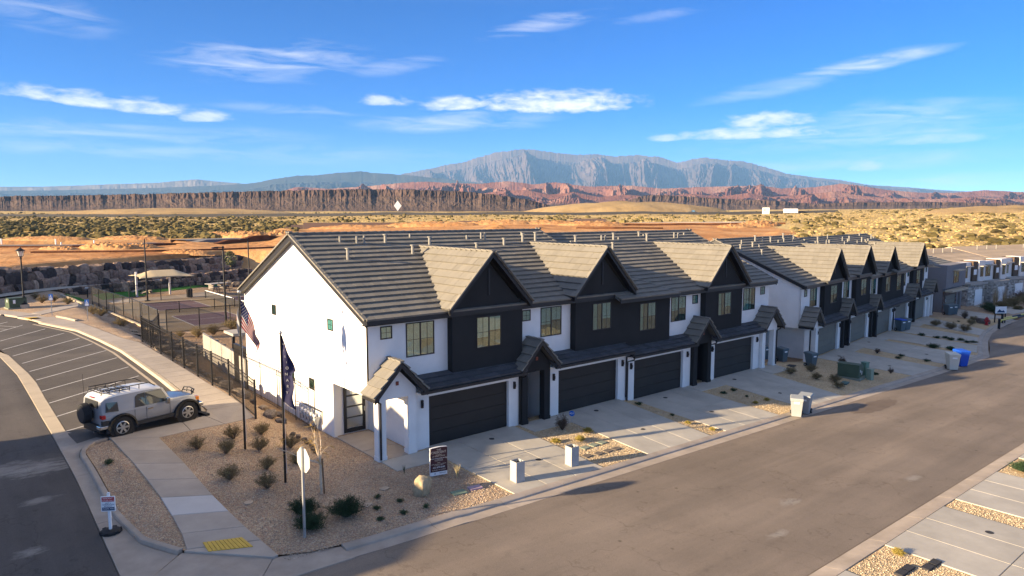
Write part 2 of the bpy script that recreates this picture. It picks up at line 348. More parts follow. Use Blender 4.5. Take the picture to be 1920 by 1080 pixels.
# ------------------------------------------------------------------ the ground, streets, kerbs, walks, drives
def asphalt(name, c0, c1, streak, dust=()):
    q, nt, b = node_mat(name); N = nt.nodes; L = nt.links
    c = N.new('ShaderNodeTexCoord')
    def nz(s, d, st=(1, 1, 1), r=.6):
        mp = N.new('ShaderNodeMapping'); mp.inputs['Scale'].default_value = st; L.new(c.outputs['Object'], mp.inputs[0])
        n = N.new('ShaderNodeTexNoise'); n.inputs['Scale'].default_value = s; n.inputs['Detail'].default_value = d; n.inputs['Roughness'].default_value = r; L.new(mp.outputs[0], n.inputs['Vector']); return n.outputs[0]
    def ramp(v, p0, p1, a, bb):
        r = N.new('ShaderNodeValToRGB'); r.color_ramp.elements[0].position = p0; r.color_ramp.elements[1].position = p1
        r.color_ramp.elements[0].color = (*a, 1); r.color_ramp.elements[1].color = (*bb, 1); L.new(v, r.inputs[0]); return r.outputs[0]
    def mulc(a, bb, f=1):
        mm = N.new('ShaderNodeMix'); mm.data_type = 'RGBA'; mm.blend_type = 'MULTIPLY'; mm.inputs[0].default_value = f; L.new(a, mm.inputs[6]); L.new(bb, mm.inputs[7]); return mm.outputs[2]
    base = ramp(nz(.22, 7), .32, .68, c0, c1)
    sx = streak
    base = mulc(base, ramp(nz(1.0, 5, sx), .3, .75, (.80, .80, .80), (1.14, 1.12, 1.1)))
    base = mulc(base, ramp(nz(2.2, 5), .28, .42, (.70, .70, .70), (1, 1, 1)), .45)
    base = mulc(base, ramp(nz(55, 2), .25, .75, (.74, .74, .74), (1.24, 1.23, 1.21)))
    for (cx, cy, rx, ry) in dust:                # patches of pale tracked-in dust
        mp = N.new('ShaderNodeMapping'); mp.vector_type = 'POINT'; mp.inputs['Location'].default_value = (-cx/rx, -cy/ry, 0); mp.inputs['Scale'].default_value = (1/rx, 1/ry, 0); L.new(c.outputs['Object'], mp.inputs[0])
        ln = N.new('ShaderNodeVectorMath'); ln.operation = 'LENGTH'; L.new(mp.outputs[0], ln.inputs[0])
        ad = N.new('ShaderNodeMath'); ad.operation = 'MULTIPLY_ADD'; L.new(nz(1.3, 7, (1, 2.2, 1), .7), ad.inputs[0]); ad.inputs[1].default_value = 2.6; L.new(ln.outputs['Value'], ad.inputs[2])
        mr = N.new('ShaderNodeMapRange'); mr.inputs['From Min'].default_value = 1.55; mr.inputs['From Max'].default_value = 2.25; mr.inputs['To Min'].default_value = .62; mr.inputs['To Max'].default_value = 0; L.new(ad.outputs[0], mr.inputs[0])
        m3 = N.new('ShaderNodeMix'); m3.data_type = 'RGBA'; L.new(mr.outputs[0], m3.inputs[0]); L.new(base, m3.inputs[6]); m3.inputs[7].default_value = (.34, .31, .27, 1); base = m3.outputs[2]
    # a few black spots of oil
    v = N.new('ShaderNodeTexVoronoi'); v.inputs['Scale'].default_value = .9; L.new(c.outputs['Object'], v.inputs['Vector'])
    base = mulc(base, ramp(v.outputs['Distance'], .02, .075, (.35, .35, .35), (1, 1, 1)), .8)
    # cracks and worn wheel tracks
    ab = N.new('ShaderNodeMath'); ab.operation = 'SUBTRACT'; L.new(nz(.16, 6, (1, 1, 1), .55), ab.inputs[0]); ab.inputs[1].default_value = .5
    a2 = N.new('ShaderNodeMath'); a2.operation = 'ABSOLUTE'; L.new(ab.outputs[0], a2.inputs[0])
    base = mulc(base, ramp(a2.outputs[0], .0006, .0022, (.62, .60, .58), (1, 1, 1)), .55)
    base = mulc(base, ramp(nz(1.0, 3, (sx[0]*.35, sx[1]*.55, 1)), .42, .60, (.86, .86, .86), (1.06, 1.05, 1.04)), .8)
    base = mulc(base, ramp(nz(9, 3), .30, .42, (.80, .80, .80), (1, 1, 1)), .5)
    L.new(base, b.inputs['Base Color']); b.inputs['Roughness'].default_value = .9; b.inputs['Specular IOR Level'].default_value = .2
    bp = N.new('ShaderNodeBump'); bp.inputs['Strength'].default_value = .6; bp.inputs['Distance'].default_value = .012
    L.new(nz(45, 3), bp.inputs['Height']); L.new(bp.outputs[0], b.inputs['Normal']); return q
M_street = asphalt('dusty_asphalt', (.205, .168, .133), (.265, .218, .174), (.06, .9, 1), [(23.5, 12.2, .8, .28), (30, 10.4, .7, .25), (20.5, 11.0, .6, .2)])
M_side = asphalt('side_street_asphalt', (.085, .078, .073), (.125, .112, .102), (.9, .06, 1), [(1.4, 30.2, 2.1, 1.0), (2.6, 29.6, 1.2, .8), (2.2, 26.6, .6, .3), (1.6, 23.3, .5, .3)])
M_lot = asphalt('parking_asphalt', (.105, .094, .082), (.145, .128, .110), (.3, .3, 1))
M_dirt = mat('bare_dirt', (.30, .20, .12), .95, .2, .4, .1, 6, spec=.1)
M_grav = gravel_mat('desert_gravel', [(.40,.28,.175),(.48,.34,.20),(.33,.22,.145),(.48,.36,.23),(.36,.25,.165),(.42,.25,.16),(.29,.215,.155),(.52,.41,.28),(.44,.33,.22)], 23, .035)
M_gravY = gravel_mat('golden_gravel', [(.52,.38,.20),(.60,.45,.25),(.42,.29,.16),(.62,.49,.30),(.48,.35,.20),(.50,.32,.18),(.44,.33,.19),(.62,.51,.34)], 23, .035)
M_line = mat('worn_white_road_paint', (.52, .50, .46), .8, .18, 3)
M_yel = mat('yellow_tactile_paint', (.62, .40, .06), .7, .08, 5)

# base earth under everything, one sheet
def base_z(x, y):
    z = gz(max(-30, min(x, 118)), max(-25, min(y, 125)))-.34
    return z
bm = clip_sheet([(-420, -420), (420, -420), (420, 420), (-420, 420)], 12, base_z)
for f in bm.faces: f.smooth = True
me = bpy.data.meshes.new('ground'); bm.to_mesh(me); bm.free(); me.materials.append(M_dirt); tag(link('ground', me), kind='structure')

SZ = -.10                                            # streets lie 10 cm under the walks
sheet('street', [(3.35, -60), (3.35, 20.4), (4.2, 18.9), (5.4, 18.0), (6.85, 17.75), (66, 17.75), (71, 19.1), (75.6, 20.5), (80.5, 21.6), (85, 22.1), (90, 22.4), (95, 22.9), (110, 24), (135, 24), (135, -30), (46, -30), (46, 9.05), (14.0, 9.05), (12.4, 8.6), (11.3, 7.4), (10.9, 5.8), (10.9, -60)], SZ, M_street, 1.5)
sheet('side_street', [(3.345, -60), (3.345, 29), (3.33, 41), (3.3, 48), (2.95, 54.7), (1.5, 60), (-1.2, 65), (-6, 70), (-16, 76), (-22, 70), (-11, 60), (-7.6, 50), (-7, 40), (-7, -60)], SZ-.001, M_side, 1.5)
lot_out = [(3.89, 33.3), (3.9, 39.6), (3.95, 45.7), (3.75, 50.1), (3.54, 53.5), (3.15, 57.6), (1.9, 63), (-.3, 69), (-4, 75)]
kerb = [(9.02, 33.2), (9.13, 38.65), (9.2, 41.4), (9.22, 46), (9.22, 51.65), (8.87, 57.07), (8.3, 63.0), (7.15, 67.2), (6.5, 69.6), (5.8, 73.0), (4.41, 77.28), (1.5, 82.5), (-2.0, 87)]
sheet('parking_lot', lot_out[::-1]+[(4.0, 31.75), (5.09, 31.75), (8.9, 32.65)]+kerb, SZ+.004, M_lot, 1.2)
# gravel yards
sheet('gravel_yard', [(4.10, 22.5), (4.4, 21.9), (5.15, 20.8), (7.2, 19.1), (8.0, 18.75), (9.6, 18.56), (15.6, 18.55), (15.6, 39), (15, 62), (9.4, 62), (10.0, 56.5), (10.6, 54), (10.6, 33.3), (9.2, 32.4), (6.7, 30.9), (5.1, 31.45), (4.3, 31.0), (4.05, 30.4), (4.05, 26)], -.03, M_grav, .8)
sheet('gravel_drive_strip', [(15.605, 18.55), (66, 18.55), (69.4, 19.6), (75.1, 21.2), (80.3, 22.3), (85, 22.9), (94, 23.4), (94, 31), (66, 28), (46, 25.2), (15.605, 25.2)], -.03, M_gravY, .8)
sheet('gravel_far_drives', [(13.5, 8.46), (46, 8.46), (46, -12), (13.5, -12)], -.03, M_gravY, 1.0)
sheet('gravel_court_side', [(-3, 89), (1.5, 83.5), (4.67, 81.0), (6.7, 76.5), (7.75, 72), (8.7, 68.3), (9.3, 61.6), (9.3, 60.5), (11.0, 60.5), (11.0, 62.01), (15, 62.01), (17, 62.01), (40, 62), (44, 130), (-6, 130)], -.032, M_grav, 1.5)

# ---- rolled kerb in 3 m pieces along the main street
def kerb_run(parent, path, prof, mat, seg=3.0, side=1, name='kerb_piece'):
    P = [Vector(p) for p in path]; L = [0]
    for a, b in zip(P, P[1:]): L.append(L[-1]+(b-a).length)
    def at(s):
        s = max(0, min(L[-1], s))
        for i in range(len(P)-1):
            if s <= L[i+1]+1e-9:
                return P[i].lerp(P[i+1], (s-L[i])/max(1e-9, L[i+1]-L[i]))
    def nrm(s):
        t = (at(s+.4)-at(s-.4)).normalized(); return Vector((t.y, -t.x))*side
    s = 0
    while s < L[-1]-.05:
        e = min(L[-1], s+seg); k = max(1, int((e-s)/.5)); M = MB(); rows = []
        for i in range(k+1):
            q = s+.006+(e-s-.012)*i/k; p = at(q); n = nrm(q)
            rows.append([(p.x+n.x*d, p.y+n.y*d, gz(p.x, p.y)+h) for d, h in prof])
        m = len(prof); vs = [v for r in rows for v in r]; fs = []
        for i in range(k):
            for j in range(m-1): fs.append((i*m+j, i*m+j+1, (i+1)*m+j+1, (i+1)*m+j))
        fs += [tuple(range(m-1, -1, -1)), tuple(range(k*m, (k+1)*m))]
        if side < 0: fs = [tuple(reversed(f)) for f in fs]
        M.add(vs, fs); M.build(name, mat, parent, smooth=25); s = e
ROLL = [(-.02, -.25), (-.02, 0.005), (.24, -.012), (.30, -.040), (.325, -.092), (.80, -.10+.004), (.80, -.25)]
k1 = tag(empty('street_kerb'), kind='structure')
kerb_run(k1, [(8.9, 18.6), (10, 18.55), (66, 18.55), (69.4, 19.6), (75.1, 21.2), (80.3, 22.34), (84.9, 22.95), (89.5, 23.33), (94, 23.5)], ROLL, M_curb)
k2 = tag(empty('far_kerb'), kind='structure')
kerb_run(k2, [(13.6, 8.47), (46, 8.47)], [(-.02, -.25), (-.02, .0), (.15, -.008), (.30, -.05), (.56, -.096), (.56, -.25)], M_curb, side=-1)
# corner kerb (upright) with its wide gutter apron
k3 = tag(empty('corner_kerb'), kind='structure')
UPR = [(-.01, -.25), (-.01, .01), (.13, .01), (.16, -.005), (.19, -.12), (.19, -.25)]
kerb_run(k3, [(5.02, 31.62), (4.5, 31.4), (4.12, 30.8), (4.0, 30.1), (4.0, 26.4), (4.04, 24.1), (4.36, 22.15), (4.63, 21.73), (5.05, 20.98)], UPR, M_curb, 2.6, side=1)
ap = tag(empty('gutter_apron'), kind='structure')
slab('apron_slab', [(3.36, 24.0), (3.36, 20.45), (3.7, 19.75), (4.9, 20.85), (4.45, 21.6), (4.2, 22.1), (3.88, 24.0)], ap, M_curb, SZ+.006, .2)
slab('apron_slab', [(3.36, 28.0), (3.36, 24.0), (3.88, 24.0), (3.83, 28.0)], ap, M_curb, SZ+.006, .2)
slab('apron_slab', [(3.36, 31.0), (3.36, 28.0), (3.83, 28.0), (3.83, 30.2), (3.98, 31.0)], ap, M_curb, SZ+.006, .2)
slab('apron_slab', [(3.36, 33.9), (3.36, 31.0), (3.98, 31.0), (4.4, 31.6), (5.0, 31.9), (3.9, 33.9)], ap, M_curb, SZ+.006, .2)
slab('apron_slab', [(3.7, 19.75), (4.25, 18.95), (5.4, 18.05), (6.1, 17.85), (7.0, 19.1), (5.0, 20.9)], ap, M_curb, SZ+.03, .2)
slab('apron_slab', [(6.1, 17.85), (6.85, 17.72), (8.9, 17.72), (8.9, 18.62), (7.2, 19.1), (7.0, 19.1)], ap, M_curb, SZ+.03, .2)
# ribbon of concrete between the side street and the parking bays
rb = tag(empty('concrete_ribbon'), kind='structure')
ri = [(3.36, 33.9), (3.34, 37), (3.34, 41), (3.33, 45), (3.31, 48), (3.1, 52), (2.95, 54.7), (1.5, 60), (-1.2, 65), (-4.5, 69)]
ro = [(3.88, 33.9), (3.89, 37), (3.9, 41), (3.95, 45), (3.86, 48), (3.62, 52), (3.45, 55), (2.3, 60.6), (-.4, 66), (-3.9, 69.7)]
for i in range(len(ri)-1): slab('ribbon_slab', [ri[i], ro[i], ro[i+1], ri[i+1]], rb, M_kerbY, SZ+.012, .2, .006)
# parking kerb + paint
k4 = tag(empty('parking_kerb'), kind='structure')
kerb_run(k4, kerb[:9], [(-.28, -.3), (-.28, .008), (-.10, .008), (-.05, -.03), (0, -.10), (.45, -.094), (.45, -.3)], M_kerbY, 3.0, side=-1)
kerb_run(k4, kerb[10:], [(-.28, -.3), (-.28, .008), (-.10, .008), (-.05, -.03), (0, -.10), (.45, -.094), (.45, -.3)], M_kerbY, 3.0, side=-1)
outer = [(2.9, 61.0), (3.3, 57.64), (3.62, 54.58), (3.85, 51.47), (3.95, 48.52), (4.0, 45.73), (3.93, 42.62), (3.91, 39.66), (3.89, 36.79), (3.86, 33.97)]
inner = [(6.6, 66.0), (7.46, 62.69), (8.01, 59.42), (8.35, 56.23), (8.62, 52.85), (8.68, 49.7), (8.66, 46.24), (8.59, 43.26), (8.55, 40.1), (8.5, 36.4)]
outer += [(2.2, 64.2), (1.2, 67.2), (0, 70)]; inner += [(5.4, 69.4), (4.6, 72.3), (3.4, 75.4)]
def strip(M, a, b, w, dz, mi=0):
    a = Vector(a); b = Vector(b); t = (b-a); n = max(1, int(t.length/1.0)); t.normalize(); q = Vector((-t.y, t.x))*w/2
    for i in range(n):
        p0 = a.lerp(b, i/n); p1 = a.lerp(b, (i+1)/n); c = []
        for p, s in ((p0, -1), (p1, -1), (p1, 1), (p0, 1)):
            x, y = p.x+q.x*s, p.y+q.y*s; c.append((x, y, gz(x, y)+dz))
        M.quad(*c, mi)
lots = tag(empty('parking_bay_lines'), kind='structure')
for a, b in zip(outer, inner):
    M = MB(); strip(M, a, b, .10, SZ+.012); M.build('bay_line', M_line, lots)
for i in range(4):                                  # hatched aisle beside the reserved bay
    M = MB(); p0 = Vector(outer[10]).lerp(Vector(inner[10]), .25+i*.2); p1 = Vector(outer[11]).lerp(Vector(inner[11]), .10+i*.2); strip(M, p0, p1, .09, SZ+.013); M.build('bay_line', M_line, lots)
M = MB(); M_blue = mat('blue_bay_paint', (.05, .20, .50), .8, .2, 4)
for (x, y) in ((2.9, 68.4),): M.poly([(x+dx, y+dy, gz(x, y)+SZ+.014) for dx, dy in ((-.6, -.7), (.5, -.4), (.6, .6), (-.5, .4))])
M.build('bay_symbol', M_blue, lots)

# ---- walks: every slab its own piece
wk = tag(empty('corner_walk'), kind='structure')
ls = [(5.10, 31.50), (5.17, 29.6), (5.22, 27.9), (5.27, 26.2), (5.33, 24.6), (5.32, 23.2), (5.27, 21.9), (5.14, 20.9)]
rs_ = [(6.77, 30.95), (6.80, 29.1), (6.81, 27.35), (6.82, 25.65), (6.84, 24.1), (6.92, 22.7), (7.0, 21.4), (7.1, 20.3)]
for i in range(7): slab('walk_slab', [ls[i], rs_[i], rs_[i+1], ls[i+1]], wk, M_new if i == 4 else M_walk, 0, .16)
slab('walk_slab', [(5.14, 20.9), (7.1, 20.3), (7.16, 19.1), (7.0, 19.05), (5.05, 20.85)], wk, M_walk, -.01, .16)
slab('walk_slab', [(5.06, 31.72), (5.1, 31.5), (6.77, 30.95), (8.1, 31.33), (8.05, 32.4)], wk, M_walk, 0, .16)
slab('walk_slab', [(8.05, 32.4), (8.1, 31.33), (9.6, 31.55), (9.1, 32.7)], wk, M_walk, 0, .16)
slab('walk_slab', [(9.1, 32.7), (9.6, 31.55), (11.05, 31.82), (11.0, 33.3), (9.4, 33.4)], wk, M_walk, 0, .16)
tp = MB(); c4 = [(5.62, 21.02), (6.68, 20.72), (6.75, 19.98), (5.60, 20.40)]
for i in range(10):
    a = Vector(c4[0]).lerp(Vector(c4[1]), i/10+.004); b = Vector(c4[0]).lerp(Vector(c4[1]), (i+1)/10-.012); c = Vector(c4[3]).lerp(Vector(c4[2]), (i+1)/10-.012); d = Vector(c4[3]).lerp(Vector(c4[2]), i/10+.004)
    z = gz(6, 20.4); tp.prism([(p.x, p.y, gz(p.x, p.y)-.02) for p in (a, b, c, d)], (0, 0, .042))
tp.build('tactile_pad', M_yel, wk)
w2 = tag(empty('parking_walk'), kind='structure')
ki = [(9.40, 33.4), (9.42, 36), (9.46, 38.65), (9.5, 41.4), (9.51, 44), (9.51, 46.6), (9.51, 49.2), (9.50, 51.7), (9.37, 54.4), (9.16, 57.1), (8.9, 60), (8.58, 63.1), (8.05, 65.3), (7.43, 67.4), (6.8, 69.7), (6.1, 73.1), (5.5, 75.1), (4.68, 77.4), (3.3, 80.0), (1.75, 82.7), (-.2, 85.2)]
ko = [(11.0, 33.3), (11.02, 36), (10.98, 38.65), (11.02, 41.4), (11.02, 44), (11.02, 46.6), (11.0, 49.2), (11.0, 51.7), (10.93, 54.4), (10.37, 56.9), (10.1, 59.6), (9.85, 62.0), (9.5, 65.3), (9.25, 67.6), (8.7, 70.2), (7.95, 72.9), (7.3, 75.1), (6.2, 77.9), (4.9, 80.8), (3.2, 83.7), (1.2, 86.4)]
for i in range(len(ki)-1):
    n = 2 if i < 14 else 1
    for k in range(n):
        f = lambda A, t: tuple(Vector(A[i]).lerp(Vector(A[i+1]), t))
        slab('walk_slab', [f(ki, k/n), f(ko, k/n), f(ko, (k+1)/n), f(ki, (k+1)/n)], w2, M_walk, -.05 if i == 15 else 0, .16, .010)
M = MB(); z = gz(6.0, 73)-.02
M.prism([(6.15, 72.2, z), (7.0, 72.0, z), (6.75, 73.5, z), (5.9, 73.7, z)], (0, 0, .02)); M.build('tactile_pad', M_yel, w2)
cp = tag(empty('court_path'), kind='structure')
pa = [(7.25, 75.0), (9.0, 77.2), (10.8, 79.6), (12.4, 83.6), (13.2, 87.0), (15.4, 88.3), (19, 88.6), (23, 88.6), (27, 88.8)]
pb = [(6.75, 76.8), (8.3, 79.0), (10.0, 81.3), (11.6, 85.0), (12.6, 89.4), (15.0, 91.0), (19, 91.6), (23, 92.4), (27, 94.0)]
for i in range(len(pa)-1): slab('walk_slab', [pa[i], pa[i+1], pb[i+1], pb[i]], cp, M_walk, .005, .16)
# ---- drives (each panel an own slab)
def drive(name, xs0, xs1, y0, y1, nx, ny, rot=0.0, mat=M_conc):
    d = tag(empty(name), kind='structure')
    def pt(u, v):                                    # u across 0..1, v along 0 (street) .. 1 (house)
        xa = lerp(xs0[0], xs1[0], v); xb = lerp(xs0[1], xs1[1], v); ya = lerp(y0[0], y1[0], v); yb = lerp(y0[1], y1[1], v)
        return (lerp(xa, xb, u), lerp(ya, yb, u))
    for i in range(nx):
        for j in range(ny): slab('drive_slab', [pt(i/nx, j/ny), pt((i+1)/nx, j/ny), pt((i+1)/nx, (j+1)/ny), pt(i/nx, (j+1)/ny)], d, mat, 0, .16, .009)
    return d
D = 'driveway'
drive(D, (15.70, 20.45), (15.75, 20.75), (18.56, 18.56), (24.74, 24.74), 3, 2)
drive(D, (23.30, 27.95), (23.45, 28.25), (18.56, 18.56), (24.74, 24.74), 3, 2)
drive(D, (29.25, 34.30), (29.35, 34.25), (18.56, 18.56), (24.74, 24.74), 3, 2)
drive(D, (36.90, 41.75), (36.85, 41.9), (18.56, 18.56), (24.74, 24.74), 3, 2)
drive(D, (52.3, 57.5), (52.6, 57.4), (18.56, 18.56), (25.7, 26.3), 3, 2)
drive(D, (59.3, 65.4), (60.1, 65.0), (18.56, 18.56), (26.6, 27.2), 3, 2)
drive(D, (66.9, 70.9), (67.6, 72.4), (18.9, 19.98), (27.5, 28.1), 3, 2)
drive(D, (71.6, 75.9), (73.1, 77.9), (20.2, 21.35), (28.2, 28.7), 3, 2)
drive(D, (77.6, 82.0), (81.0, 86.3), (21.75, 22.6), (29.2, 29.7), 3, 2)
drive('far_driveway', (19.9, 22.35), (19.9, 22.35), (8.45, 8.45), (1.5, 1.5), 1, 2) if 0 else None
drive('far_driveway', (22.38, 27.45), (22.4, 27.4), (8.45, 8.45), (2.6, 2.6), 3, 2)
drive('far_driveway', (28.6, 33.5), (28.6, 33.4), (8.45, 8.45), (2.6, 2.6), 3, 2)
drive('far_driveway', (36.5, 41.5), (36.5, 41.4), (8.45, 8.45), (2.6, 2.6), 3, 2)
drive('far_driveway', (14.6, 19.7), (14.6, 19.7), (8.45, 8.45), (2.6, 2.6), 3, 2)
# porch walks between the drives and the entries
def walkpoly(p, n=1, mat=M_conc): slab('porch_walk', p, pwk, mat, .004, .16)
pwk = tag(empty('entry_walks'), kind='structure')
walkpoly([(13.45, 24.40), (13.45, 23.05), (15.70, 23.05), (15.70, 24.40)]); walkpoly([(13.45, 25.9), (13.45, 24.42), (15.1, 24.42), (15.1, 25.9)], mat=M_walk); walkpoly([(13.45, 28.4), (13.45, 25.92), (15.1, 25.92), (15.1, 28.4)], mat=M_walk)
walkpoly([(21.0, 24.6), (21.0, 23.4), (23.42, 23.4), (23.42, 24.6)]); walkpoly([(34.30, 24.6), (34.30, 23.5), (36.82, 23.5), (36.82, 24.6)]); walkpoly([(41.92, 24.6), (41.92, 23.3), (44.2, 23.3), (44.2, 24.6)])
walkpoly([(57.45, 26.3), (57.45, 24.9), (60.0, 25.2), (60.0, 26.6)]); walkpoly([(65.05, 27.2), (65.3, 25.9), (67.5, 26.2), (67.6, 27.5)])
walkpoly([(77.95, 28.7), (77.95, 27.3), (80.6, 27.8), (80.95, 29.2)])
# wet patch and dust marks on the asphalt
def blot(name, pts, mat, dz):
    M = MB(); z = [(x, y, gz(x, y)+dz) for x, y in pts]; M.poly(z); return tag(M.build(name, mat), kind='structure')
M_wet = mat('damp_asphalt', (.15, .112, .078), .75, .12, 1.5)
random.seed(3)
def blob(cx, cy, rx, ry, n=26, j=.18):
    return [(cx+rx*math.cos(2*math.pi*i/n)*(1+random.uniform(-j, j)), cy+ry*math.sin(2*math.pi*i/n)*(1+random.uniform(-j, j))) for i in range(n)]
blot('damp_patch', blob(41.2, 16.5, 2.6, .62, 40, .12), M_wet, SZ+.005)
# loose stones lying proud on the gravel near the corner
M_st = mat('loose_stone', (.42, .33, .24), .9, .1, 3, isl=.5)
def scatter(name, n, region, mat, r0=.012, r1=.034, seed=1):
    g = random.Random(seed); vs = []; fs = []; b = 0
    while n > 0:
        x, y = region(g)
        if x is None: continue
        r = r0+(r1-r0)*g.random()**2; z = gz(x, y)-.03+r*.25; a = g.random()*6.28; ca, sa = math.cos(a), math.sin(a)
        for px, py, pz in ((1, .1, 0), (-.1, .85, .1), (-.95, -.1, 0), (.1, -.8, -.1), (.15, .05, .75)):
            px *= 1+g.uniform(-.3, .3); py *= 1+g.uniform(-.3, .3)
            vs.append((x+(px*ca-py*sa)*r, y+(px*sa+py*ca)*r, z+pz*r))
        fs += [(b, b+1, b+4), (b+1, b+2, b+4), (b+2, b+3, b+4), (b+3, b, b+4)]; b += 5; n -= 1
    M = MB(); M.v = vs; M.f = fs; M.m = [0]*len(fs)
    return tag(M.build(name, mat), kind='stuff')
def reg_front(g):
    while True:
        x = 4.2+g.random()*11.4; y = 18.6+(g.random()**1.2)*12.5
        if 5.0 < x < 7.2 and y < 31.6: continue
        if x > 13.3 and y > 23: continue
        if y < 22.2-(x-4.2)*1.25 + .3: continue
        if y > 30.8 and x < 10: continue
        return x, y
def reg_strips(g):
    while True:
        k = g.random(); a, b = ((20.55, 23.3) if k < .5 else (34.4, 36.8) if k < .7 else (27.98, 29.2) if k < .8 else (42, 52))
        x = a+g.random()*(b-a); y = 18.65+g.random()*(4.7 if k < .8 or k > .8 and k < .8 else 6)
        return x, y
def reg_right(g):
    k = g.random(); a, b = ((19.8, 22.3) if k < .6 else (27.5, 28.5) if k < .8 else (33.6, 36.4))
    return a+g.random()*(b-a), 5.6+g.random()*2.8
scatter('loose_gravel', 13000, reg_front, M_st, seed=5)
M_stY = mat('loose_golden_stone', (.50, .40, .27), .9, .1, 3, isl=.45)
scatter('loose_gravel', 9000, reg_strips, M_stY, seed=6)
scatter('loose_gravel', 3500, reg_right, M_stY, seed=8)
# ------------------------------------------------------------------ townhouse rows
WR = random.Random(21)
TILE = []                                            # every near roof tile waits here; the largest-looking ones become objects
def tile_mesh():
    v = [(0, 0, .030), (1, 0, .030), (1, 1, -.008), (0, 1, -.008), (0, 0, .112), (1, 0, .112), (1, 1, .026), (0, 1, .026)]
    me = bpy.data.meshes.new('roof_tile'); me.from_pydata(v, [], [(3,2,1,0),(4,5,6,7),(0,1,5,4),(1,2,6,5),(2,3,7,6),(3,0,4,7)]); me.materials.append(M_tile); return me
ME_TILE = tile_mesh()
ME_TILED = ME_TILE.copy(); ME_TILED.materials.clear(); ME_TILED.materials.append(M_tileD)
def tile_slope(part, A, U, V, poly, h, w, mat, world, near=True, stagger=True, seed=0):
    """lay tiles on a slope: A eave corner, U along the eave, V up the slope, poly in (u, v)"""
    A, U, V = Vector(A), Vector(U).normalized(), Vector(V).normalized(); Nn = U.cross(V)
    g = random.Random(seed); vmax = max(p[1] for p in poly); rows = max(1, round(vmax/h)); h = vmax/rows; n = len(poly)
    slots = []
    for r in range(rows):
        vm = (r+.5)*h; us = []
        for i in range(n):
            (a, b), (c, d) = poly[i], poly[(i+1) % n]
            if (b-vm)*(d-vm) < 0: us.append(a+(c-a)*(vm-b)/(d-b))
        if len(us) < 2: continue
        u0, u1 = min(us), max(us); k = u0-(w*.5 if (stagger and r % 2) else 0)
        while k < u1-.02:
            a = max(k, u0); b = min(k+w, u1)
            if b-a > .05: slots.append((a+.004, b-.004, r*h-.03, (r+1)*h+.02, r))
            k += w
    for a, b, c, d, r in slots:
        o = A+U*a+V*c
        j = g.uniform(-.004, .004)
        mt = Matrix(((U.x*(b-a), V.x*(d-c), Nn.x, o.x+Nn.x*j), (U.y*(b-a), V.y*(d-c), Nn.y, o.y+Nn.y*j), (U.z*(b-a), V.z*(d-c), Nn.z, o.z+Nn.z*j), (0, 0, 0, 1)))
        ctr = world @ (A+U*(a+b)/2+V*(c+d)/2); nw_ = world.to_3x3() @ Nn; view = Vector((0, 0, 10))-ctr; dd = view.length
        sc_ = max(0.0, nw_.dot(view)/dd)*(b-a)*(d-c)/dd**2
        TILE.append((sc_ if near else 0.0, part, mt, mat))
def flush_tiles(limit, name='roof_tile'):
    global TILE
    TILE.sort(key=lambda t: -t[0]); rest = {}
    for i, (s, part, mt, mat) in enumerate(TILE):
        if i < limit and s > 0: link(name, ME_TILE if mat is M_tile else ME_TILED, part, mt)
        else: rest.setdefault((part, mat), []).append(mt)
    src = [v.co.copy() for v in ME_TILE.vertices]; fc = [tuple(p.vertices) for p in ME_TILE.polygons]
    for (part, mat), L in rest.items():
        M = MB()
        for mt in L: M.add([mt @ c for c in src], fc)
        tag(M.build('tile_field', mat, part), kind='stuff')
    TILE = []
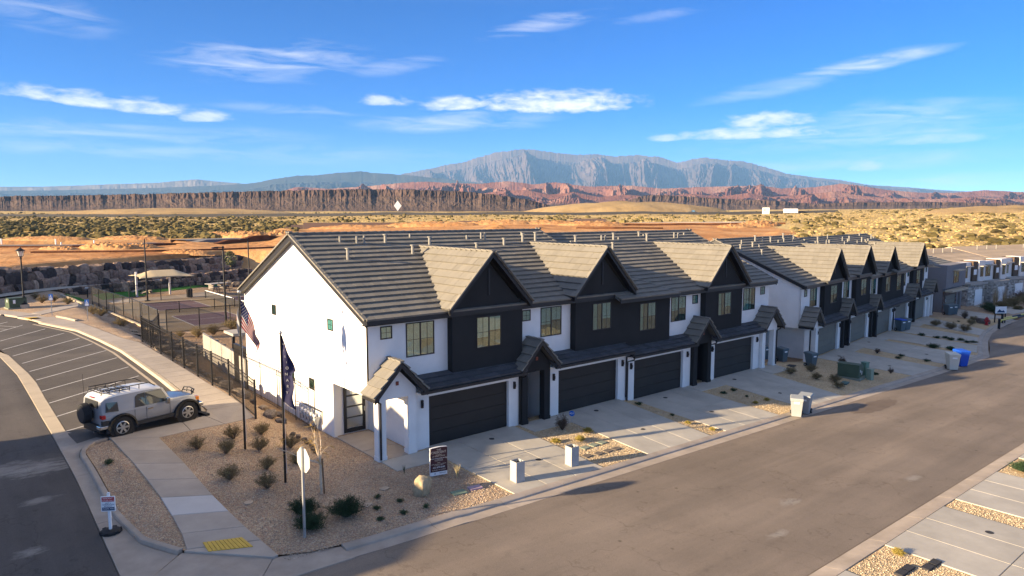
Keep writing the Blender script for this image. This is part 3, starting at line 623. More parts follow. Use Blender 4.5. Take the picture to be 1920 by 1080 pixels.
def window(part, to, a0, a1, z0, z1, mode='slide', glass=None):
    """to(a, d, z): along the wall, outwards, up"""
    glass = glass or M_glass; t = .045
    def bx(M, a, b, c, d, d0, d1):
        p = [to(a, d0, c), to(b, d0, c), to(b, d1, c), to(a, d1, c), to(a, d0, d), to(b, d0, d), to(b, d1, d), to(a, d1, d)]
        M.add(p, ((3,2,1,0),(4,5,6,7),(0,1,5,4),(1,2,6,5),(2,3,7,6),(3,0,4,7)))
    M = MB(); bx(M, a0, a1, z0, z0+t, 0, .03); bx(M, a0, a1, z1-t, z1, 0, .03); bx(M, a0, a0+t, z0+t, z1-t, 0, .03); bx(M, a1-t, a1, z0+t, z1-t, 0, .03)
    mid = (a0+a1)/2
    if mode == 'slide': bx(M, mid-t*.6, mid+t*.6, z0+t, z1-t, 0, .032)
    w = M.build('window', M_trim, part)
    spans = [(a0+t, mid-t*.6), (mid+t*.6, a1-t)] if mode == 'slide' else [(a0+t, a1-t)]
    for a, b in spans:
        if glass is M_glass and mode == 'slide':
            M = MB(); bx(M, a, b, z0+t, z1-t, .001, .003); M.build('room', M_room, w); k = WR.random(); hh = (z1-z0)*(.95 if k < .3 else .35+.35*WR.random()); M = MB(); zz = z1-t
            if WR.random() < .72:
                while zz > z1-hh: bx(M, a+.01, b-.01, zz-.040, zz-.004, .004, .0065); zz -= .048
                M.build('blind', M_blind, w)
            else:
                wv = (b-a)*(.25+.3*WR.random()); bx(M, a, a+wv, z0+t, z1-t, .004, .0065); M.build('curtain', M_curtain, w)
            M = MB(); bx(M, a, b, z0+t, z1-t, .011, .013); M.build('pane', M_pane, w)
        elif glass is M_glass:
            M = MB(); bx(M, a, b, z0+t, z1-t, .001, .003); M.build('room', M_room if mode == 'plain' else M_blind, w); M = MB(); bx(M, a, b, z0+t, z1-t, .011, .013); M.build('pane', M_pane, w)
        else:
            M = MB(); bx(M, a, b, z0+t, z1-t, .002, .010); M.build('pane', glass, w)
        if mode != 'plain':
            M = MB(); c = (a+b)/2; zm = (z0+z1)/2; bx(M, c-.008, c+.008, z0+t, z1-t, .0135, .019); bx(M, a, b, zm-.008, zm+.008, .014, .0185); M.build('muntin', M_trim, w)
    return w
def text_part(body, parent, mw, size, mat, extrude=.004, align='CENTER', name='lettering'):
    cu = bpy.data.curves.new(name, 'FONT'); cu.body = body; cu.size = size; cu.extrude = extrude; cu.align_x = align; cu.align_y = 'CENTER'
    o = bpy.data.objects.new(name, cu); COL.objects.link(o); cu.materials.append(mat)
    if parent: o.parent = parent
    o.matrix_local = mw; return o
RX90 = Matrix.Rotation(R(90), 4, 'X')
EZ, EY, KS = 5.72, .12, .443                        # eave height, eave line, main roof slope
RIDGE_Y = 7.5
PD = 7.7
def row(label, origin, rot, units, zt, near, vents, doors, name='townhouse_row'):
    root = thing(name, label, 'townhouses', origin, rot)
    Wd = Matrix.Translation(Vector(origin)) @ Matrix.Rotation(rot, 4, 'Z')
    n = len(units); Wt = n*PD; wall = MB()
    yb = 14.9                                        # back wall
    # blocks of equal floor height share one roof
    blocks = []
    for i in range(n):
        if blocks and abs(zt[i]-blocks[-1][2]) < 1e-6: blocks[-1][1] = i+1
        else: blocks.append([i, i+1, zt[i]])
    for i, u in enumerate(units):
        z = zt[i]; x0 = i*PD; mir = (u['t'] == 'R')
        X = (lambda a: x0+PD-a) if mir else (lambda a: x0+a)
        end = u.get('end', False)
        dark = MB()
        # -- garage front
        wall.box(X(1.85), X(2.57), 0, .18, z-.9, z+2.75); wall.box(X(7.03), X(7.64), 0, .18, z-.9, z+2.75); wall.box(X(2.571), X(7.029), .001, .18, z+2.23, z+2.75)
        wall.box(X(1.80), X(1.95), .181, 4.0, z-.9, z+2.74)               # porch side of the garage
        gd = MB(); gd.box(X(2.572), X(7.028), .20, .24, z-.3, z+2.23); gpart = gd.build('garage_door', doors, root)
        for k in range(4):
            M = MB(); h = 2.2/4
            M.box(X(2.58), X(7.02), .155, .199, z+.02+k*h, z+.02+(k+1)*h-.012)
            for q in range(1): pass
            M.build('door_panel', doors, gpart)
        for xx, zz in ((2.20, 1.80), (7.34, 1.80)):
            M = MB(); M.box(X(xx)-.045, X(xx)+.045, -.10, -.002, z+zz, z+zz+.34); M.box(X(xx)-.02, X(xx)+.02, -.15, -.10, z+zz+.10, z+zz+.24); M.build('wall_light', M_bronze, root)
        if u.get('num'):
            text_part(u['num'], root, Matrix.Translation((X(4.9), -.006, z+2.43)) @ RX90, .27, M_trim, name='house_number')
        # -- porch
        posts = [(0.0, .36), (1.42, 1.80)]
        ep = MB()
        zt_ = 2.49
        ep.box(X(.361), X(1.419), -.21, .14, z+zt_, z+2.80)
        ap_z = 4.03; hw = 1.16
        ep.prism([(X(.0), -.21, z+2.801), (X(1.80), -.21, z+2.801), (X(.90), -.21, z+2.80+.92)], (0, .35, 0))
        pm = M_white if end else M_dark
        epo = ep.build('entry_portico', pm, root)
        for a, b in posts:
            M = MB(); M.box(X(a), X(b), -.21, .14, z-.55, z+2.80); M.box(X(a)-.02*(1 if not mir else -1), X(b)+.02*(1 if not mir else -1), -.23, .16, z-.55, z+.16); M.build('post', pm, epo)
        M = MB(); M.box(X(.84), X(.96), -.245, -.212, z+3.03, z+3.19); M.build('entry_lamp', mat_lamp, epo)
        # inner recess: back wall and door
        wall.box(X(.10), X(1.80), 4.0, 4.15, z-.9, z+2.7)
        wall.box(X(0.05), X(1.80), .16, 4.0, z+2.49, z+2.7)                # porch ceiling
        if not end: M = MB(); M.box(X(-.02), X(.10), .15, 4.0, z-.9, z+2.7); M.build('porch_side_wall', M_dark, root)
        fd = MB(); xa, xb = .55, 1.62
        for a, b, c, d in ((xa, xb, 0.04, .22), (xa, xb, 2.26, 2.38), (xa, xa+.13, .22, 2.26), (xb-.13, xb, .22, 2.26)): fd.box(X(a), X(b), 3.93, 3.999, z+c, z+d)
        for k in range(1, 4): fd.box(X(xa+.13), X(xb-.13), 3.935, 3.999, z+.22+k*.51-.03, z+.22+k*.51+.03)
        fdo = fd.build('front_door', M_trim, root)
        for k in range(4):
            M = MB(); M.box(X(xa+.13), X(xb-.13), 3.965, 3.985, z+.25+k*.51, z+.22+(k+1)*.51-.03); M.build('pane', M_glassD, fdo)
        M = MB(); M.box(X(xb-.09), X(xb-.05), 3.88, 3.93, z+.95, z+1.15); M.build('handle', M_steel, fdo)
        # -- portico roof (steep little gable)
        pr = MB(); yf, ybk = -.62, .50; th = .10; ez = 2.74
        for s in (-1, 1):
            e = (X(.90)+s*hw*1.06, ez-.05); t = (X(.90), ap_z-.02)
            nx = Vector((t[1]-e[1], 0, -(t[0]-e[0]))).normalized()
            if nx.z < 0: nx = -nx
            a = Vector((e[0], yf, z+e[1])); b = Vector((t[0], yf, z+t[1])); c = Vector((t[0], ybk, z+t[1])); d = Vector((e[0], ybk, z+e[1]))
            pr.prism([a, b, c, d], nx*-.05)
            # dark barge board
            pr.prism([a+Vector((0, -.002, .02)), b+Vector((0, -.002, .02)), b+Vector((0, -.002, -.20)), a+Vector((0, -.002, -.20))], (0, .06, 0), 1)
            pr.prism([a+Vector((0, 0, -.02)), d+Vector((0, 0, -.02)), d+Vector((0, 0, -.14)), a+Vector((0, 0, -.14))], (-.05*s, 0, 0), 1)
        pro = pr.build('portico_roof', [M_deck, M_trim], root)
        tm = M_tile
        for s in (-1, 1):
            ex = X(.90)+s*hw*1.06; V = Vector((X(.90)-ex, 0, ap_z-ez+.03)); L_ = V.length
            if s > 0: tile_slope(pro, (ex, yf-.03, z+ez), (0, 1, 0), V, [(0, 0), (ybk-yf, 0), (ybk-yf, L_), (0, L_)], .42, .42, tm, Wd, near)
            else: tile_slope(pro, (ex, ybk, z+ez), (0, -1, 0), V, [(0, 0), (ybk-yf+.03, 0), (ybk-yf+.03, L_), (0, L_)], .42, .42, tm, Wd, near)
        M = MB()
        for k in range(3): M.obox((X(.90), yf+.17+k*.38, z+ap_z+.065), Vector((1, 0, 0)), Vector((0, 1, .06)).normalized(), Vector((0, -.06, 1)).normalized(), .10, .20, .03)
        M.build('ridge_cap', tm, pro)
        # -- low skirt roof over the garage
        sk = MB(); xa, xb = (X(1.86), X(7.72)); xa, xb = min(xa, xb), max(xa, xb)
        sk.prism([(xa, -.50, z+2.66), (xa, .495, z+3.09), (xa, .495, z+2.99), (xa, -.50, z+2.56)], (xb-xa, 0, 0))
        sko = sk.build('skirt_roof', M_deck, root)
        V = Vector((0, .995, .43))
        tile_slope(sko, (xa, -.52, z+2.66), (1, 0, 0), V, [(0, 0), (xb-xa, 0), (xb-xa, V.length), (0, V.length)], .36, .42, M_tileD, Wd, near)
        gt = MB(); gt.box(xa, xb, -.62, -.50, z+2.52, z+2.64); gt.build('gutter', M_trim, root)
        wall.box(xa+.3, xb-.02, -.45, 0-.002, z+2.60, z+2.74) if 0 else None
        gt2 = MB(); gt2.box(xa+.02, xb-.02, -.498, .0-.003, z+2.53, z+2.555); gt2.build('soffit', M_white, root)
        ds = X(7.66); M = MB(); M.tube([(ds, -.56, z+2.55), (ds, -.50, z+2.42), (ds, -.07, z+2.26), (ds, -.06, z+.02)], .045, 6); M.build('downspout', M_trim, root)
        if end:
            e = X(-.10); M = MB(); M.tube([(e, -.45, z+2.62), (e, -.40, z+2.52), (X(.08), -.27, z+2.40), (X(.08), -.26, z+.05)], .045, 6); M.build('downspout', M_trim, root)
        # -- upper floor
        wx0, wx1 = (0.0, PD)
        wall.box(X(0), X(PD), .50, .66, z+2.70, z+5.76)
        f = lambda a, d, zz: (a, .50-d, zz)
        if u.get('win', True):
            for a, b, c, d, md in ((.56, 1.11, 4.86, 5.40, 'grid'), (1.78, 3.20, 3.95, 5.42, 'slide')):
                p, q = sorted((X(a), X(b))); window(root, f, p, q, z+c, z+d, md)
        d0, d1 = u['dark']
        if not u.get('hip'):
            cx = (3.91+7.97)/2 if not u.get('wide') else 5.80
        dark.box(X(d0), X(d1), .12, .499, z+2.75, z+5.76)
        if not u.get('hip'):
            gx = cx; hw2 = 2.37; rz = 8.30
            dark.prism([(X(gx-2.04), .12, z+5.76), (X(gx+2.04), .12, z+5.76), (X(gx), .12, z+7.84)], (0, .2, 0))
            fg = lambda a, d, zz: (a, .12-d, zz)
            p, q = sorted((X(gx-.72), X(gx+.72))); window(root, fg, p, q, z+3.96, z+5.40)
            M = MB(); M.box(X(gx)-.05, X(gx)+.05, .085, .119, z+6.35, z+7.55)
            for k in range(14): M.box(X(gx)-.045, X(gx)+.045, .07, .085, z+6.38+k*.083, z+6.42+k*.083)
            M.build('gable_vent', M_trim, root)
            # gable roof running back into the main slope
            gr = MB(); yf = -.22
            ym = lambda zz: EY+(zz-EZ)/KS
            ez, xo = 5.87, hw2
            for s in (-1, 1):
                a = Vector((X(gx)+s*xo, yf, z+ez)); b = Vector((X(gx), yf, z+rz)); c = Vector((X(gx), ym(rz)+.05, z+rz)); d = Vector((X(gx)+s*xo, ym(ez)+.05, z+ez))
                nx = (b-a).cross(d-a).normalized()
                if nx.z < 0: nx = -nx
                gr.prism([a, b, c, d], nx*-.06)
                gr.prism([a+Vector((0, -.002, .03)), b+Vector((0, -.002, .03)), b+Vector((0, -.002, -.22)), a+Vector((0, -.002, -.22))], (0, .07, 0), 1)
                gr.prism([a+Vector((0, 0, 0)), d, d+Vector((0, 0, -.16)), a+Vector((0, 0, -.16))], (-.05*s, 0, 0), 1)
                # soffit
                gr.prism([a+Vector((-.05*s, .07, -.17)), b+Vector((0, .07, -.17)), b+Vector((0, .34, -.17)), a+Vector((-.05*s, .34, -.17))], (0, 0, -.03), 1)
            gro = gr.build('gable_roof', [M_deck, M_trim], root)
            for s in (-1, 1):
                a = Vector((X(gx)+s*xo, yf, z+ez)); Vv = Vector((-s*xo, 0, rz-ez)); Ln = Vv.length; dl, dt = ym(ez)-yf+.08, ym(rz)-yf+.12
                if s > 0: tile_slope(gro, a+Vector((0, -.03, .03)), (0, 1, 0), Vv, [(0, 0), (dl, 0), (dt, Ln), (0, Ln)], .44, .42, M_tile, Wd, near)
                else: tile_slope(gro, a+Vector((0, dt, .03)), (0, -1, 0), Vv, [(dt-dl, 0), (dt+.03, 0), (dt+.03, Ln), (0, Ln)], .44, .42, M_tile, Wd, near)
                M = MB(); k = 0; Vn = Vv.normalized(); Nv = Vector((s*(rz-ez), 0, xo)).normalized()
                while k*.42 < Ln-.1:
                    M.obox(a+Vn*(k*.42+.2)+Vector((0, -.03, .03))+Nv*.065, Vector((0, 1, 0)), Vn, Nv, .085, .205, .03); k += 1
                M.build('rake_tile', M_tile, gro)
            M = MB(); k = 0
            while k*.40 < ym(rz)-yf-.1:
                M.obox((X(gx), yf+.17+k*.40, z+rz+.085), Vector((1, 0, 0)), Vector((0, 1, .08)).normalized(), Vector((0, -.08, 1)).normalized(), .11, .21, .035); k += 1
            M.build('ridge_cap', M_tile, gro)
        else:
            p, q = sorted((X(5.1), X(6.52))); window(root, lambda a, d, zz: (a, .12-d, zz), p, q, z+3.80, z+5.36)
            # shallow hipped apron roof in front of the main slope
            off = .22; sgn = 1 if not mir else -1
            xe = X(3.6); xi = X(PD+1.0)
            ez = EZ+.02; yf = -.40
            P = lambda x, y, dz=0: Vector((x, y, z+ez+KS*(y-yf)+dz))
            run = 3.2
            hp = MB()
            A_ = P(xe, yf); B_ = P(xi, yf); C_ = P(xi, yf+run); D_ = P(xe-sgn*(-run), yf+run) if 0 else P(X(3.6+run), yf+run)
            hp.prism([A_, B_, C_, D_], (0, 0, -.08))
            # side face, falling away from the hip line to the main roof
            e2 = Vector((X(3.6), yf+.52, z+ez)); t2 = D_+Vector((0, .25, 0))
            hp.prism([A_, D_, t2, e2], (0, 0, -.06))
            hp.prism([A_+Vector((0, -.002, .02)), B_+Vector((0, -.002, .02)), B_+Vector((0, -.002, -.16)), A_+Vector((0, -.002, -.16))], (0, .05, 0), 1)
            hp.prism([A_+Vector((0, .01, .02)), e2+Vector((0, 0, .02)), e2+Vector((0, 0, -.16)), A_+Vector((0, .01, -.16))], (.05*(1 if not mir else -1), 0, 0), 1)
            hpo = hp.build('hip_roof', [M_deck, M_trim], root)
            xl, xr = min(xe, xi), max(xe, xi); Vv = Vector((0, run, KS*run)); Ln = Vv.length; wdt = xr-xl
            po = [(0, 0), (wdt, 0), (wdt-run, Ln), (0, Ln)] if mir else [(0, 0), (wdt, 0), (wdt, Ln), (run, Ln)]
            tile_slope(hpo, (xl, yf-.03, z+ez+.02), (1, 0, 0), Vv, po, .46, .42, M_tile, Wd, near)
            M = MB(); t = (D_-A_); Ln2 = t.length; t.normalize(); k = 0; sd_ = t.cross(Vector((0, 0, 1))).normalized(); up = sd_.cross(t)
            while k*.40 < Ln2: M.obox(A_+t*(k*.40+.2)+up*.06, sd_, t, up, .10, .21, .035); k += 1
            M.build('hip_cap', M_tile, hpo)
        dark.build('gable_wall', M_dark, root)
    for i, u in enumerate(units):
        if not u.get('end'): continue
        left = (u['t'] == 'L'); z = zt[i]; xs = 0.0 if left else Wt; s = 1 if left else -1
        pts = [(xs, .502, z+2.70), (xs, .502, z+5.70), (xs, 7.5, z+8.82), (xs, yb, z+5.62), (xs, yb, z-1.2), (xs, 3.85, z-1.2), (xs, 3.85, z+2.49), (xs, .502, z+2.49)]
        wall.prism(pts, (.16*s, 0, 0))
        wall.box(xs, xs+.16*s, .145, .501, z+2.49, z+2.80)
        if left and near:
            fe = lambda a, d, zz: (xs-d, a, zz)
            for a, b, c, d in ((10.25, 10.78, 4.83, 5.36), (3.68, 4.22, 4.86, 5.38), (8.15, 8.72, 1.76, 2.30), (5.80, 6.38, 1.76, 2.30)):
                window(root, lambda aa, dd, zz: (xs-dd, aa, zz), a, b, z+c, z+d, 'grid' if a < 5 and c > 3 else 'plain')
    wall.box(.1, Wt-.1, yb-.16, yb-.001, min(zt)-1.2, min(zt)+5.6)
    wall.build('wall', M_white, root)
    # main roofs
    for bi, (a, b, z) in enumerate(blocks):
        xa = a*PD-(.30 if a == 0 else .22 if z > blocks[bi-1][2] else -.02); xb = b*PD+(.30 if b == n else .22 if bi+1 < len(blocks) and z > blocks[bi+1][2] else -.02)
        rf = MB(); rz = EZ+KS*(RIDGE_Y-EY)
        prof = [(EY, EZ), (RIDGE_Y, rz), (2*RIDGE_Y-EY, EZ)]
        rf.prism([(xa, EY, z+EZ), (xa, RIDGE_Y, z+rz), (xa, RIDGE_Y, z+rz-.16), (xa, EY, z+EZ-.16)], (xb-xa, 0, 0))
        rf.prism([(xa, RIDGE_Y, z+rz), (xa, 2*RIDGE_Y-EY, z+EZ), (xa, 2*RIDGE_Y-EY, z+EZ-.16), (xa, RIDGE_Y, z+rz-.16)], (xb-xa, 0, 0))
        for xx, s in ((xa, -1), (xb, 1)):            # dark rake boards
            for y0, z0, y1, z1 in ((EY-.02, EZ, RIDGE_Y, rz), (2*RIDGE_Y-EY+.02, EZ, RIDGE_Y, rz)):
                rf.prism([(xx+.003*s, y0, z+z0+.03), (xx+.003*s, y1, z+z1+.03), (xx+.003*s, y1, z+z1-.24), (xx+.003*s, y0, z+z0-.24)], (-.06*s, 0, 0), 1)
        rf.box(xa+.01, xb-.01, EY-.10, EY-.003, z+EZ-.14, z+EZ+.03, 1)
        rf.box(xa+.03, xb-.03, EY-.002, .495, z+EZ-.20, z+EZ-.165, 1)
        ro_ = rf.build('roof', [M_deck, M_trim], root)
        V = Vector((0, RIDGE_Y-EY, rz-EZ)); Ln = V.length
        tile_slope(ro_, (xa, EY-.06, z+EZ+.015), (1, 0, 0), V, [(0, 0), (xb-xa, 0), (xb-xa, Ln+.06), (0, Ln+.06)], .462, .42, M_tile, Wd, near)
        Vb = Vector((0, -(RIDGE_Y-EY), rz-EZ))
        tile_slope(ro_, (xb, 2*RIDGE_Y-EY+.06, z+EZ+.015), (-1, 0, 0), Vb, [(0, 0), (xb-xa, 0), (xb-xa, Ln+.06), (0, Ln+.06)], .462, 1.2, M_tile, Wd, False)
        M = MB(); k = 0
        while k*.42 < xb-xa-.1:
            M.obox((xa+.2+k*.42, RIDGE_Y, z+rz+.10), Vector((1, 0, .07)).normalized(), Vector((0, 1, 0)), Vector((-.07, 0, 1)).normalized(), .22, .12, .045); k += 1
        M.build('ridge_cap', M_tile, ro_)
        Vn = V.normalized(); Nv = Vector((0, -Vn.z, Vn.y))
        for xx in (xa-.01, xb+.01):
            k = 0
            while k*.44 < Ln-.1:
                for sy, ok in ((1, 1), (-1, 1)):
                    M = MB(); o_ = Vector((xx, EY if sy > 0 else 2*RIDGE_Y-EY, z+EZ+.015)); vv = Vector((0, Vn.y*sy, Vn.z)); nn = Vector((0, -Vn.z*sy, Vn.y))
                    M.obox(o_+vv*(k*.44+.19)+nn*.075, Vector((1, 0, 0)), vv, nn, .085, .21, .035)
                    if xx < 0 and near and sy > 0: M.build('rake_tile', M_tile, ro_)
                    else:
                        RK.setdefault(id(ro_), (ro_, MB()))[1].add(M.v, M.f)
                k += 1
    for k_, (ro_, M) in list(RK.items()): tag(M.build('rake_tiles', M_tile, ro_), kind='stuff')
    RK.clear()
    # roof vents
    for x, y, h, cap in vents:
        i = max(0, min(n-1, int(x//PD))); z = zt[i]; zz = z+EZ+KS*(y-EY)+.05
        r = .055 if not cap else .075
        M = MB(); M.cyl((x, y, zz-.12), (x, y, zz+h), r, 8); M.obox((x, y, zz+.02), Vector((1, 0, 0)), Vector((0, .914, .405)), Vector((0, -.405, .914)), .2, .2, .02)
        v = M.build('roof_vent', M_ventp, root, smooth=40)
        if cap:
            M = MB(); M.cyl((x, y, zz+h), (x, y, zz+h+.05), r*1.7, 10); M.build('cap', M_ventp, v, smooth=40)
    return root
RK = {}
mat_lamp = mat('rust_lamp_shade', (.22, .05, .03), .4, .1, 5)
M_ventp = mat('painted_vent_pipe', (.26, .25, .22), .7, .08, 4)
U1 = lambda t, **k: dict(t=t, **k)
vent1 = [(15.22,31.14,.33,0),(16.0,30.91,.43,0),(16.39,30.89,.46,0),(17.57,30.89,.46,1),(14.78,29.46,.54,1),(19.33,31.4,.26,0),(18.41,29.67,.49,1),(20.0,30.56,.45,1),(22.8,31.11,.26,0),(23.65,30.91,.49,0),(23.91,30.9,.48,0),(22.65,30.0,.33,1),(24.8,30.29,.41,1),(26.41,30.55,.53,1),(27.49,30.65,.52,1),(26.98,31.32,.28,0),
 (30.98,30.78,.47,1),(30.59,30.81,.18,0),(33.54,30.95,.41,0),(33.9,30.93,.41,0),(34.73,30.97,.49,1),(35.3,31.04,.2,0),(37.78,31.36,.34,1),(37.85,30.71,.5,1),(33.25,29.7,.51,1),(41.2,30.94,.48,0),(41.64,30.92,.45,0),(42.9,31.34,.24,0),(38.3,31.38,.2,0)]
OX, OY = 13.4, 24.6
row('white and charcoal townhouse row nearest the corner, garages numbered 1656 to 1640', (OX, OY, 0), 0.0,
    [U1('L', end=True, dark=(3.91, 7.97), num='1656'), U1('L', dark=(3.85, 7.70), wide=True, num='1652'), U1('R', dark=(3.80, 7.70), hip=True, num='1648'), U1('R', end=True, dark=(3.91, 7.97), num='1640')],
    [0, 0, -.27, -.27], True, [(x-OX, y-OY, h, c) for x, y, h, c in vent1], M_door)
g_ = random.Random(4); vent2 = []
for i in range(5):
    for k in range(6): vent2.append((i*PD+.5+k*1.2+g_.random()*.5, 5.6+g_.random()*1.5, .3+g_.random()*.3, g_.random() < .6))
    vent2.append((i*PD+1.2+g_.random(), 4.6, .5, True))
row('second townhouse row with taupe garage doors, farther along the street', (50.37, 25.41, 0), 0.1193,
    [U1('L', end=True, dark=(3.91, 7.97)), U1('L', dark=(3.91, 7.97)), U1('L', dark=(3.85, 7.70), wide=True), U1('R', dark=(3.80, 7.70), hip=True), U1('R', end=True, dark=(3.91, 7.97))],
    [-1.1, -1.1, -1.4, -1.4, -1.4], False, vent2, M_doorg)
flush_tiles(300)
HAZE = 5.5e-5
# ------------------------------------------------------------------ desert, mesa, red hills, mountains
def phi_px(px): return 50.03-math.degrees(math.atan((px-960)/1300.3))
def cosd(phi): return math.cos(R(50.03-phi))
EDGE = [(-160, -20), (-60, 40), (-10, 80), (5.7, 97.2), (11.7, 105.2), (16.3, 109), (24.5, 114), (39, 123.5), (60, 102), (112, 62), (150, 45), (190, 20), (230, -60)]
def edge_d(phi):
    dx, dy = math.cos(R(phi)), math.sin(R(phi)); best = 200
    for (x0, y0), (x1, y1) in zip(EDGE, EDGE[1:]):
        ex, ey = x1-x0, y1-y0; den = dx*ey-dy*ex
        if abs(den) < 1e-9: continue
        t = (x0*ey-y0*ex)/den; s = (x0*dy-y0*dx)/den
        if t > 0 and -1e-6 <= s <= 1+1e-6: best = min(best, t)
    return best
DT = [60, 95, 130, 180, 250, 350, 450, 520, 650, 900, 1400]
COLS = [(-700, [3.2, 3.3, 3.4, 3.7, 4.9, 6.3, 7.3, 8.0, 9.6, 13.5, 14]),
        (0,    [3.2, 3.3, 3.4, 3.7, 4.9, 6.3, 7.3, 8.0, 9.6, 13.5, 14]),
        (480,  [3.2, 3.3, 3.4, 3.8, 5.0, 6.4, 7.4, 8.1, 9.8, 13.5, 14]),
        (700,  [3.2, 3.3, 3.5, 4.4, 5.6, 7.0, 8.1, 9.0, 10.4, 13.5, 14]),
        (960,  [1.5, 2.5, 4.2, 5.8, 6.6, 7.6, 8.8, 9.6, 10.8, 13.5, 15]),
        (1300, [-1, 0.5, 2.6, 5.0, 6.6, 7.8, 9.0, 9.8, 11.6, 15, 18]),
        (1440, [-1, 0.2, 2.2, 4.6, 6.5, 8.0, 9.2, 10.0, 12.0, 16, 20]),
        (1700, [-1.5, -.8, 2.0, 4.4, 6.6, 9.2, 11.4, 12.8, 14.5, 17, 22]),
        (1920, [-1.5, -.8, 2.0, 4.6, 7.4, 11.2, 14.6, 16.5, 17.5, 19, 24]),
        (2600, [-1.5, -.8, 2.0, 4.6, 7.4, 11.2, 14.6, 16.5, 17.5, 19, 24])]
CP = sorted([(phi_px(px), v) for px, v in COLS])
def dprof(v, d):
    if d <= DT[0]: return v[0]
    for i in range(len(DT)-1):
        if d <= DT[i+1]: return v[i]+(v[i+1]-v[i])*(d-DT[i])/(DT[i+1]-DT[i])
    return v[-1]
def tz(phi, r):
    d = r*max(.25, cosd(phi))
    if phi <= CP[0][0]: return dprof(CP[0][1], d)
    for (p0, v0), (p1, v1) in zip(CP, CP[1:]):
        if phi <= p1: return lerp(dprof(v0, d), dprof(v1, d), (phi-p0)/(p1-p0))
    return dprof(CP[-1][1], d)
def tnoise(x, y, r):
    v = noise.noise((x*.02, y*.02, 0))*1.0+noise.noise((x*.07, y*.07, 3))*.45+noise.noise((x*.25, y*.25, 7))*.14
    return v
def terrain_z(x, y):
    r = math.hypot(x, y); phi = math.degrees(math.atan2(y, x)); z = tz(phi, r); e = edge_d(phi)
    k = ss(e+2, e+45, r)
    px = 960+1300.3*math.tan(R(max(-75, min(75, 50.03-phi))))
    d = r*cosd(phi)
    # spoil heaps and cut banks on the graded dirt (left and middle)
    z += tnoise(x, y, r)*k*(.25+.75*ss(180, 400, d))*.8
    if px < 1500 and d < 260:
        b = noise.noise((x*.11+5, y*.11, 1)); b2 = noise.noise((x*.035, y*.035, 9))
        z += max(0, b-.18)*2.6*ss(150, 175, d)*ss(0, .3, b2+.1)*(1-ss(215, 245, d))
        if px < 620: z -= .75*ss(150, 158, d)*(1-ss(160, 161.2, d))
        if px > 1120: z += .9*ss(238, 240, d+6*noise.noise((x*.05, y*.05, 2)))*ss(1120, 1180, px)*0.4
    return z
def grid_mesh(name, phis, ds, zf, mats, mi=None):
    vs = []; fs = []; n = len(ds)
    for p in phis:
        for q in range(n):
            r = ds[q](p) if callable(ds[q]) else ds[q]
            x, y = r*math.cos(R(p)), r*math.sin(R(p)); vs.append((x, y, zf(x, y, p, r, q)))
    for i in range(len(phis)-1):
        for j in range(n-1): fs.append((i*n+j, i*n+j+1, (i+1)*n+j+1, (i+1)*n+j))
    me = bpy.data.meshes.new(name); me.from_pydata(vs, [], fs)
    for m_ in (mats if isinstance(mats, list) else [mats]): me.materials.append(m_)
    me.polygons.foreach_set('use_smooth', [True]*len(fs)); me.update()
    return tag(link(name, me), kind='structure')
